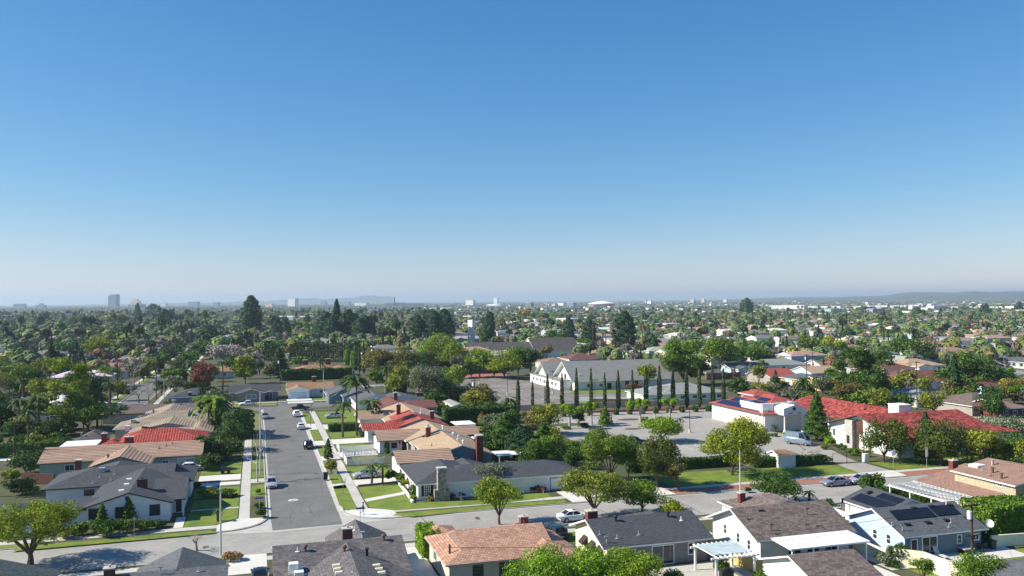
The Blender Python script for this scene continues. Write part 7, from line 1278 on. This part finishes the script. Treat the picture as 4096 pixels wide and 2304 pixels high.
# parked cars in the suburb streets
cn=0
for c in (1,2,3,4,5,-1,-2):
    for j in range(5):
        u=c*82-36+rng.choice([-3.6,3.6]); v=310+rng.random()*300
        if inwedge(u,v,0) and not occupied(u,v,0) and clear(u,v,1):
            k,cl=[('hatch','white'),('suv','silver'),('sedan','navy'),('sedan','silver'),('suv','black')][rng.integers(5)]; band,rg=region(*toW(u,v)); cn+=1
            car(k,cl,(u,v),90,'%s car parked on a %s suburb street, %s'%(cl,band,rg),group='%s cars on %s streets, %s'%(cl,band,rg))
# trees of the suburb
KT=[('round','mid'),('round','dark'),('round','hedge'),('olive','olive'),('barewide','twig'),('barewide','twigdk'),('pine','conif'),('palm','palm'),('round','yg'),('column','cyp'),('olive','grey'),('round','brown'),('cedar','conif'),('olive','red')]
KW=np.array([.22,.17,.15,.13,.15,.03,.01,.04,.05,.008,.08,.06,.01,.025]); KW/=KW.sum()
NAMES={'round':'rounded','olive':'loose-crowned','barewide':'leafless','pine':'tall dark pine','palm':'palm','column':'cypress','cedar':'cedar'}
CLN={'mid':'green','dark':'dark green','hedge':'deep green','olive':'olive','twig':'brownish','twigdk':'dark','conif':'blue-green','palm':'green','yg':'yellow-green','cyp':'dark','grey':'grey-green','brown':'brown-green','red':'russet'}
tc=[]
Hp=np.array(hpos)
def dens(u,v):
    x,y=toW(u,v); a=math.degrees(atan2(x,y)); return .44 if a<-4 else (.27 if a<10 else .25)
for _ in range(60000):
    a=R(rng.uniform(-33,33)); D=math.sqrt(rng.uniform(240**2,2100**2)); x,y=D*sin(a),D*cos(a); u,v=toG(x,y)
    if rng.random()>dens(u,v): continue
    if occupied(u,v,0): continue
    cu=(u+36)/82; 
    if abs(cu-round(cu))*82<6.5 and D<1500: continue
    tc.append((D,u,v))
tc.sort(); print('tree cand',len(tc))
# reject trees standing inside houses
def nearhouse(u,v,r_):
    d=np.abs(Hp-np.array((u,v))); return ((d[:,0]<r_)&(d[:,1]<r_)).any() or (np.hypot(hp_pts[:,0]-u,hp_pts[:,1]-v)<9).any() or (len(occpts)and (np.hypot(occpts[:,0]-u,occpts[:,1]-v)<occpts[:,2]*.45).any())
NTREE=45; k=0; farT=[]
for D,u,v in tc:
    if D<1100 and nearhouse(u,v,6.2): continue
    if D<330 and rng.random()<.3: continue
    left=atan2(*toW(u,v))<R(-4)
    kd,lf=KT[rng.choice(len(KT),p=KW)]
    h={'round':rng.uniform(5,11),'olive':rng.uniform(5,9),'barewide':rng.uniform(5,10),'pine':rng.uniform(10,18),'palm':rng.uniform(7,17),'column':rng.uniform(8,14),'cedar':rng.uniform(10,16)}[kd]*(1.1 if left else .9)
    w={'round':.95,'olive':1.0,'barewide':.95,'pine':.38,'palm':5.2/h,'column':.14,'cedar':.6}[kd]*h*rng.uniform(.8,1.2)
    if k<NTREE and D>250:
        band,rg=region(*toW(u,v)); nm={'palm':'palm_tree','column':'cypress_tree','pine':'conifer_tree','cedar':'cedar_tree','barewide':'bare_tree'}.get(kd,'tree')
        plant(kd,lf,u,v,h,w,'%s %s tree between the houses, %s %s of the suburb'%(CLN[lf],NAMES[kd],band,rg),nm,'palm tree' if kd=='palm' else 'tree','%s %s %s trees, %s'%(band,CLN[lf],NAMES[kd],rg),z=-.1); k+=1
    else: farT.append((D,u,v,h,w,kd,lf))
for _ in range(26000):
    a=R(rng.uniform(-33,33)); D=2100*math.exp(rng.random()*1.5); x,y=D*sin(a),D*cos(a); u,v=toG(x,y); farT.append((D,u,v,rng.uniform(4,9)*(1.5 if rng.random()<.1 else 1),rng.uniform(8,15)*(1+D/6000),'round' if rng.random()<.93 else 'pine',('dark','hedge','mid','olive','twig')[rng.integers(5)]))
# templates for the far tree mass: one clump cloud per kind, merged into a single mesh
LC={'mid':(.13,.2,.045),'dark':(.07,.115,.038),'hedge':(.085,.145,.04),'olive':(.19,.185,.06),'twig':(.2,.165,.14),'twigdk':(.12,.1,.09),'conif':(.04,.07,.04),'palm':(.05,.075,.022),'yg':(.16,.17,.02),'cyp':(.03,.045,.02),'grey':(.11,.125,.08),'brown':(.14,.12,.045),'red':(.16,.07,.035)}
tem={}
def template(kd,n,i):
    q=rng.normal(size=(n,3)); q/=np.linalg.norm(q,axis=1)[:,None]
    if kd in('pine','column','cedar'): z=rng.beta(1.1,1.4,n); t=rng.random(n)*2*pi; r_=.5*(np.sin(np.clip(z*1.1+.1,0,1)*pi)**.6); C=np.stack([r_*np.cos(t),r_*np.sin(t),.08+z*.92],1); s=.16
    elif kd=='palm': t=rng.random(n)*2*pi; r_=.5*rng.random(n)**.6; C=np.stack([r_*np.cos(t),r_*np.sin(t),.97-.25*r_],1); s=.22; C[:n//4,:2]*=.08; C[:n//4,2]=rng.random(n//4)*.85
    else: lob=rng.integers(0,4,n); oc=np.array([(0,0,.62),(.2,.12,.55),(-.2,.1,.5),(.02,-.22,.52)])[lob]; C=oc+q*np.array((.3,.3,.34)); C[:,2]=np.clip(C[:,2],.02,1); s=.17
    V_,F_=quads(C,q,s*i,1.0); return V_
Vs=[];Cs=[]
for D,u,v,h,w,kd,lf in farT:
    lod=5 if D<420 else (4 if D<700 else (0 if D<1000 else (1 if D<1500 else (2 if D<3000 else 3)))); n=(110,55,26,12,240,560)[lod]; key=(kd if kd in('pine','column','cedar','palm') else 'round',lod,int(rng.integers(3)))
    if key not in tem: tem[key]=template(key[0],n,(1,1,1,1,.68,.46)[lod])
    t=rng.random()*6.28; P=tem[key]
    X=P[:,0]*cos(t)-P[:,1]*sin(t); Y=P[:,0]*sin(t)+P[:,1]*cos(t); x,y=toW(u,v); Vs.append(np.stack([X*w+x,Y*w+y,P[:,2]*h-.1],1).astype(np.float32)); c=np.array(LC.get(lf,(.05,.08,.02)))*rng.uniform(.75,1.25); Cs.append(np.repeat(c[None]*rng.uniform(.7,1.3,(n,1)),4,axis=0))
VV=np.concatenate(Vs); CCo=np.concatenate(Cs); me=rawmesh('distant_trees',VV,np.arange(len(VV)).reshape(-1,4),vcm('far_foliage')); ca=me.color_attributes.new('tone','FLOAT_COLOR','CORNER'); ca.data.foreach_set('color',np.concatenate([CCo,np.ones((len(CCo),1))],1).astype(np.float32).ravel())
o=bpy.data.objects.new('distant_trees',me); COL.objects.link(o); tag(o,'the mass of distant trees covering the plain up to the skyline','trees',kind='stuff'); print('far tree faces',len(VV)//4)
# scattered far commercial blocks
farV=[];farF=[];farC=[]
for i in range(5600):
    a=R(rng.uniform(-33,33)); aD=math.degrees(a); D=1500*math.exp(rng.random()*2.0); 
    if aD<-12 and rng.random()<.75: continue
    if aD>14 and not(1900<D<4200) and rng.random()<.5: continue
    x,y=D*sin(a),D*cos(a); u,v=toG(x,y); L_,w_=rng.uniform(8,32)*(1 if rng.random()<.85 else 3),rng.uniform(8,22); hh=rng.uniform(3,6.5)*(1 if rng.random()<.95 else 2); n0=len(farV)*8
    farV.append(np.array([(u-L_/2,v-w_/2,-.1),(u+L_/2,v-w_/2,-.1),(u+L_/2,v+w_/2,-.1),(u-L_/2,v+w_/2,-.1),(u-L_/2,v-w_/2,hh),(u+L_/2,v-w_/2,hh),(u+L_/2,v+w_/2,hh),(u-L_/2,v+w_/2,hh)])); c=tone((.7,.69,.66) if rng.random()<.5 else ((.45,.38,.32) if rng.random()<.5 else (.3,.32,.36)),.15); farF+=[[n0+k for k in f] for f in ((0,1,5,4),(1,2,6,5),(2,3,7,6),(3,0,4,7),(4,5,6,7))]; farC+=[c]*4+[tone((.7,.7,.68),.2)]
o=vcol_mesh('distant_blocks',np.concatenate(farV),farF,farC,far_m); tag(o,'scattered pale low commercial blocks far across the plain','buildings',kind='stuff')
# ---------------------------------------------------------------- landmarks on the skyline
def facade(name,col,win,wx,wy,fx=.55,fy=.5):
    m=bpy.data.materials.new(name); t,b=nt(m); uv=N(t,'ShaderNodeUVMap').outputs[0]; br=N(t,'ShaderNodeTexBrick'); t.links.new(uv,br.inputs['Vector']); br.offset=0; br.inputs['Scale'].default_value=1; br.inputs['Brick Width'].default_value=wx; br.inputs['Row Height'].default_value=wy; br.inputs['Mortar Size'].default_value=wy*fy*.5
    br.inputs['Color1'].default_value=(*win,1); br.inputs['Color2'].default_value=(*[w*1.5 for w in win],1); br.inputs['Mortar'].default_value=(*col,1); t.links.new(br.outputs['Color'],b.inputs['Base Color']); b.inputs['Roughness'].default_value=.4; return m
FA={'glass':facade('glass_tower',(.2,.27,.33),(.06,.1,.16),3,3.6,fy=.3),'white':facade('white_tower',(.75,.75,.74),(.1,.12,.15),40,3.6,fy=.9),'tan':facade('tan_tower',(.6,.45,.33),(.15,.13,.12),3,3.5,fy=.8),'pale':facade('pale_block',(.6,.6,.6),(.15,.17,.2),4,3.8,fy=.8),'dark':facade('dark_block',(.2,.22,.25),(.05,.07,.09),4,3.8,fy=.5),'school':facade('school_facade',(.35,.42,.5),(.06,.09,.13),8,3.6,fy=.9)}
def skyl(name,label,cat,n,x0,x1,yb,yt,fac,depth=30,steps=None,roofm='conc_lt',Dd=None):
    x=(x0+x1)/2; 
    (u,v),h=ht(n,x,yb,yt,T); D=hypot(*toW(u,v)); 
    wd=(x1-x0)/2.415*D/F; r=thing(name,label,cat,u,v,rot=R(16.8)*-1); x,y=toW(u,v); tw=cat in('tower','building') and depth<45; r.rotation_euler=(0,0,-atan2(x,y)-(R(35) if tw else R(14))); wd*=.8 if tw else .97
    f=FA[fac] if fac in FA else M[fac]
    mb=MB(); st=steps or [(0,1,0,1)]
    for a,b,c,d in st: mb.box(-wd/2+a*wd,-wd/2+b*wd,-depth/2*(b-a)**.5,depth/2*(b-a)**.5,c*h,d*h)
    mb.build('facade',f,r,local=True); k=MB()
    for a,b,c,d in st: k.box(-wd/2+a*wd-.3,-wd/2+b*wd+.3,-depth/2*(b-a)**.5-.3,depth/2*(b-a)**.5+.3,d*h+.01,d*h+1.0)
    k.build('roof',M[roofm],r,local=True); return r,wd,h
skyl('office_tower','tall blue glass tower on the left skyline','tower',1,1045,1150,205,68,'glass',40,[(0,.3,0,.93),(.3,1,0,1)])
skyl('office_tower','tan stepped tower block right of the blue glass tower','tower',1,1255,1365,195,113,'tan',30,[(0,1,0,.75),(.3,.75,.76,1)]); skyl('office_block','low brown block around the foot of the tan tower','building',1,1240,1400,208,165,'dark',40)
skyl('office_block','broad low dark block on the left skyline','building',1,135,250,205,158,'dark',30); skyl('office_block','stepped dark block on the left skyline, second','building',1,355,445,205,155,'dark',30,[(0,1,0,.7),(.3,.7,.71,1)]); skyl('office_block','broad blue-grey block left of the tall pine','building',1,1810,1935,190,138,'glass',30); skyl('office_block','small blue-grey block left of the tall pine, right one','building',1,2055,2125,190,143,'glass',25)
skyl('office_block','low pale block between the towers, left skyline','building',1,1545,1620,190,148,'pale',25)
skyl('office_tower','white tower with dark window bands on the skyline','tower',2,307,410,188,106,'white',40); skyl('office_block','cream low block left of the white banded tower','building',2,90,180,195,158,'tan',25); skyl('office_block','blue glass block right of the white banded tower','building',2,620,690,175,125,'glass',25,[(0,1,0,.8),(.1,.6,.81,1)]); skyl('office_block','dark blue wide block behind the pointed pine','building',2,800,930,180,136,'glass',25); skyl('office_block','cream low long block right of the pointed pine','building',2,940,1105,185,150,'pale',30)
skyl('grandstand','long dark grandstand-like structure beside the red spire','building',2,1240,1620,190,148,'dark',60,[(0,.25,0,.9),(.3,.5,0,1),(.55,1,0,.85)],'metal'); skyl('office_block','pale slab block right of the red spire','building',2,2020,2128,180,122,'white',25); skyl('control_tower','white round tower above the white wavy arena','tower',2,2285,2352,165,102,'white',20,[(.1,.9,0,.8),(0,1,.8,1)])
# white shell roofed arena
(u,v),hh=ht(2,2320,208,148,T); D=hypot(*toW(u,v)); wd=190/2.415*D/F; r=thing('shell_arena','white shell-shaped arena with diamond pattern on the skyline','arena',u,v); x,y=toW(u,v); r.rotation_euler=(0,0,-atan2(x,y)); mb=MB(); n=18
for i in range(n+1):
    t=i/n; zt=hh*(.72+.28*t); zb=hh*(.6*(1-t)**2.2); 
    for j,(yy,zz) in enumerate(((-wd*.18,zb),(-wd*.24,(zb+zt)/2),(-wd*.18,zt),(wd*.2,zt),(wd*.25,zb))): mb.v.append((-wd/2+wd*t,yy*(math.sin(pi*min(.97,max(.08,t)))**.5),zz))
for i in range(n):
    for j in range(5): a=i*5+j; b=i*5+(j+1)%5; mb.f.append((a,b,b+5,a+5)); mb.m.append(0)
mb.build('shell',facade('shell_lattice',(.8,.8,.8),(.45,.5,.55),9,7,fy=.6),r,local=True); MB().box(-wd*.2,wd*.45,-wd*.12,wd*.15,-.1,hh*.35).build('base',M['grey_trim'],r,local=True)
(u,v),hh=ht(2,1338,192,84,T); r=thing('red_spire','slender dark red lattice spire with crossbar on the skyline','spire',u,v); x,y=toW(u,v); r.rotation_euler=(0,0,-atan2(x,y)); D=hypot(u,v); q=D/F/2.415; sr=mat('spire_red',(.22,.02,.06),.5,.1,.05)
mb=MB()
for s in (-1,1): mb.tube([(s*17*q,0,0),(s*6*q,0,hh*.5),(0,0,hh)],[4*q,3*q,1.2*q],6); mb.tube([(0,s*17*q,0),(0,s*6*q,hh*.5),(0,0,hh)],[4*q,3*q,1.2*q],6)
mb.build('legs',sr,r,local=True)
for z in (.25,.5,.65): MB().box(-11*q*(1.1-z),11*q*(1.1-z),-2*q,2*q,hh*z,hh*z+3*q).build('brace',sr,r,local=True)
MB().box(-18*q,18*q,-q,q,hh*.86,hh*.86+2*q).build('crossbar',sr,r,local=True)
# pink arena with white roof
(u,v),hh=ht(3,870,205,130,T); D=hypot(u,v); q=D/F/2.415; r=thing('domed_arena','large pink-walled arena with shallow white roof on the skyline','arena',u,v); x,y=toW(u,v); r.rotation_euler=(0,0,-atan2(x,y)); pk=mat('pink_granite',(.5,.28,.24),.6,.1,.02)
MB().prism([(125*q*cos(t),90*q*sin(t)) for t in [2*pi*i/24 for i in range(24)]],0,hh*.62).build('wall',pk,r,local=True); mb=MB(); mb.tube([(0,0,hh*.62),(0,0,hh*.7),(0,0,hh*.92),(0,0,hh)],[130*q,127*q,55*q,12*q],24); mb.build('roof',M['white'],r,local=True)
for s,w_,c in ((-1,36,'white'),(1,40,'brick')): MB().box(s*95*q-w_*q,s*95*q+w_*q,-100*q,-70*q,0,hh*.38).build('side_hall',pk if s>0 else M['white'],r,local=True)
MB().box(-100*q,140*q,-130*q,-95*q,0,hh*.22).build('podium',FA['pale'],r,local=True)
for a in (('dark glass office block left of the pink arena',3,120,212,195,146,'dark'),('white banded office block left of the pink arena',3,440,525,195,150,'white'),('dark blue office block beside the white banded one',3,525,625,198,148,'glass'),('slim white tower on the skyline right of the arena',3,1290,1303,160,118,'pale'),('white stepped block beside the slim tower',3,1305,1362,165,130,'white'),('pair of tan hotel towers right skyline, left one',3,1725,1772,155,117,'tan'),('pair of tan hotel towers right skyline, right one',3,1830,1872,152,108,'tan'),('cream wide block on the right skyline',3,2040,2088,150,117,'pale'),('small red and white roofed block left of the arena',3,390,440,200,160,'tan')): skyl('office_block',a[0],'building',*a[1:6],a[6],22)
for a in (('long white warehouse, left of a row on the right plain',4,40,360,232,176),('long white warehouse, middle of a row on the right plain',4,380,705,222,184),('white warehouse right of the row, smaller',4,835,1010,212,182),('white tall warehouse right of centre on the right plain',4,1440,1510,212,170),('long low white warehouse right plain, fourth',4,1020,1400,210,178),('long white warehouse with dark doors near the right edge',4,1850,2200,222,190),('white block at the far right of the plain',4,2280,2470,225,185)): skyl('warehouse',a[0],'warehouse',a[1],a[2],a[3],a[4],a[5],'white_wall',40,roofm='white')
for a in (('long blue-grey two-storey school block left of the pines',2,80,640,335,282,'school'),('white and blue school block right part behind the pines',2,1040,1300,300,262,'pale'),('long white roofed commercial building, centre distance',2,1650,1915,235,200,'white_wall'),('white two-storey building with dark windows, centre',2,1870,1960,305,265,'pale'),('long cream commercial row, centre right distance',2,1960,2400,310,280,'tan'),('white modern school block left of the church pines',3,140,335,360,315,'white_wall'),('white and brown flat school hall right of it',3,450,640,365,305,'tan'),('long low white row behind the fan palm',3,1320,1600,395,355,'pale'),('long white roofed row in the centre distance',3,820,1100,240,218,'white_wall'),('pale flat-roofed block among trees, far left',1,850,1020,360,332,'white_wall'),('red and white banded school hall, left distance',1,1712,1965,330,272,'pale'),('pale block right of the banded school hall',1,1965,2130,320,275,'white_wall')): skyl('commercial_building',a[0],'building',*a[1:6],a[6],25,roofm='white' if 'banded' not in a[0] else 'r_maroon')
# hills
def hill(label,a0,a1,D,hmax,seed,name='hills'):
    q=np.random.default_rng(seed); mb=MB(); n=70; ph=q.random(6)*6.28; P=[]
    for i in range(n+1):
        t=i/n; a=R(a0+(a1-a0)*t); env=min(1,t*1.6)**1.3; z=hmax*env*(.72+.12*sin(t*9+ph[0])+.08*sin(t*21+ph[1])+.05*sin(t*47+ph[2])+.03*sin(t*93+ph[3]))
        for dd,zz in ((0,-5),(.04,z*.55),(.08,z*(1)),(.14,z*.8),(.3,-5)): d=D*(1+dd); x,y=d*sin(a),d*cos(a); u,v=toG(x,y); P.append((u,v,zz))
    k=5; mb.v=P
    for i in range(n):
        for j in range(k-1): a=i*k+j; mb.f.append((a,a+1,a+k+1,a+k)); mb.m.append(0)
    tag(mb.build(name,mat('hill_scrub',(.1,.1,.07),.95,.3,.004,fine=.3),smooth=True),kind='structure')
hill('',9,36,9800,120,3); hill('',18,38,8200,95,5); hill('',-22,-8,14000,150,9); hill('',-36,-16,13000,40,11); hill('',8,30,16000,110,15)
# ---------------------------------------------------------------- air, sky, sun, camera
SUN_AZ=-97.; SUN_EL=36.
hz=MB().box(-13500,13500,-300,23000,-3,190)
me=hz; o=hz.build('haze',mat('haze_surface',(1,1,1)),None,local=True); tag(o,kind='stuff'); o['label']='pale bluish haze lying over the whole plain'; o['category']='haze'
hm=bpy.data.materials.new('haze'); hm.use_nodes=True; t=hm.node_tree; t.nodes.clear(); out=t.nodes.new('ShaderNodeOutputMaterial'); pv=t.nodes.new('ShaderNodeVolumePrincipled'); pv.inputs['Color'].default_value=(.64,.81,.97,1); pv.inputs['Density'].default_value=HAZE if 'HAZE' in globals() else .000095; pv.inputs['Anisotropy'].default_value=.2; t.links.new(pv.outputs[0],out.inputs['Volume']); o.data.materials.clear(); o.data.materials.append(hm); o.rotation_euler=(0,0,0); o.location=(0,0,0)
w=bpy.data.worlds.new('World'); SC.world=w; w.use_nodes=True; t=w.node_tree; bgn=t.nodes['Background']; sky=t.nodes.new('ShaderNodeTexSky'); sky.sky_type='NISHITA'; sky.sun_disc=False; sky.sun_elevation=R(SUN_EL); sky.sun_rotation=R(SUN_AZ); sky.air_density=1; sky.dust_density=0; sky.ozone_density=3; sky.altitude=0
K=.12; sp=t.nodes.new('ShaderNodeSeparateColor'); cb=t.nodes.new('ShaderNodeCombineColor'); t.links.new(sky.outputs[0],sp.inputs[0])
for i,(g_,a_) in enumerate(((1.5,1.02),(.95,.85),(.70,.965))):
    m1=N(t,'ShaderNodeMath',operation='MULTIPLY'); m1.inputs[1].default_value=K; t.links.new(sp.outputs[i],m1.inputs[0]); m2=N(t,'ShaderNodeMath',operation='POWER'); m2.inputs[1].default_value=g_; t.links.new(m1.outputs[0],m2.inputs[0]); m3=N(t,'ShaderNodeMath',operation='MULTIPLY'); m3.inputs[1].default_value=a_/K; t.links.new(m2.outputs[0],m3.inputs[0])
    mn=N(t,'ShaderNodeMath',operation='SUBTRACT'); mn.inputs[1].default_value=(.48,.68,.8)[i]/K; t.links.new(m3.outputs[0],mn.inputs[0]); mm=N(t,'ShaderNodeMath',operation='MAXIMUM'); mm.inputs[1].default_value=0; t.links.new(mn.outputs[0],mm.inputs[0]); mk=N(t,'ShaderNodeMath',operation='MULTIPLY'); mk.inputs[1].default_value=(.25,.05,.25)[i]; t.links.new(mm.outputs[0],mk.inputs[0]); ms=N(t,'ShaderNodeMath',operation='SUBTRACT'); t.links.new(m3.outputs[0],ms.inputs[0]); t.links.new(mk.outputs[0],ms.inputs[1]); t.links.new(ms.outputs[0],cb.inputs[i])
EXP=.74; t.links.new(cb.outputs[0],bgn.inputs['Color']); bgn.inputs['Strength'].default_value=K/2**EXP
sl=bpy.data.lights.new('sun','SUN'); sl.energy=5.0; sl.angle=R(.5); sl.color=(1,.93,.8); so=bpy.data.objects.new('sun',sl); COL.objects.link(so); so.rotation_euler=(R(90-SUN_EL),0,R(-SUN_AZ)+pi)
cd=bpy.data.cameras.new('camera'); cam=bpy.data.objects.new('camera',cd); COL.objects.link(cam); SC.camera=cam; cd.sensor_width=36; cd.lens=F/4096*36; cd.clip_start=.5; cd.clip_end=60000
from mathutils import Matrix
cam.matrix_world=Matrix.Translation((0,0,H))@Matrix.Rotation(R(90)+PIT,4,'X')@Matrix.Rotation(ROLL,4,'Z')
SC.view_settings.view_transform='Standard'; SC.view_settings.look='None'; SC.view_settings.exposure=EXP; SC.view_settings.gamma=1
SC.cycles.volume_bounces=0; SC.cycles.max_bounces=6; SC.cycles.volume_max_steps=64
print('objects',len(COL.objects))
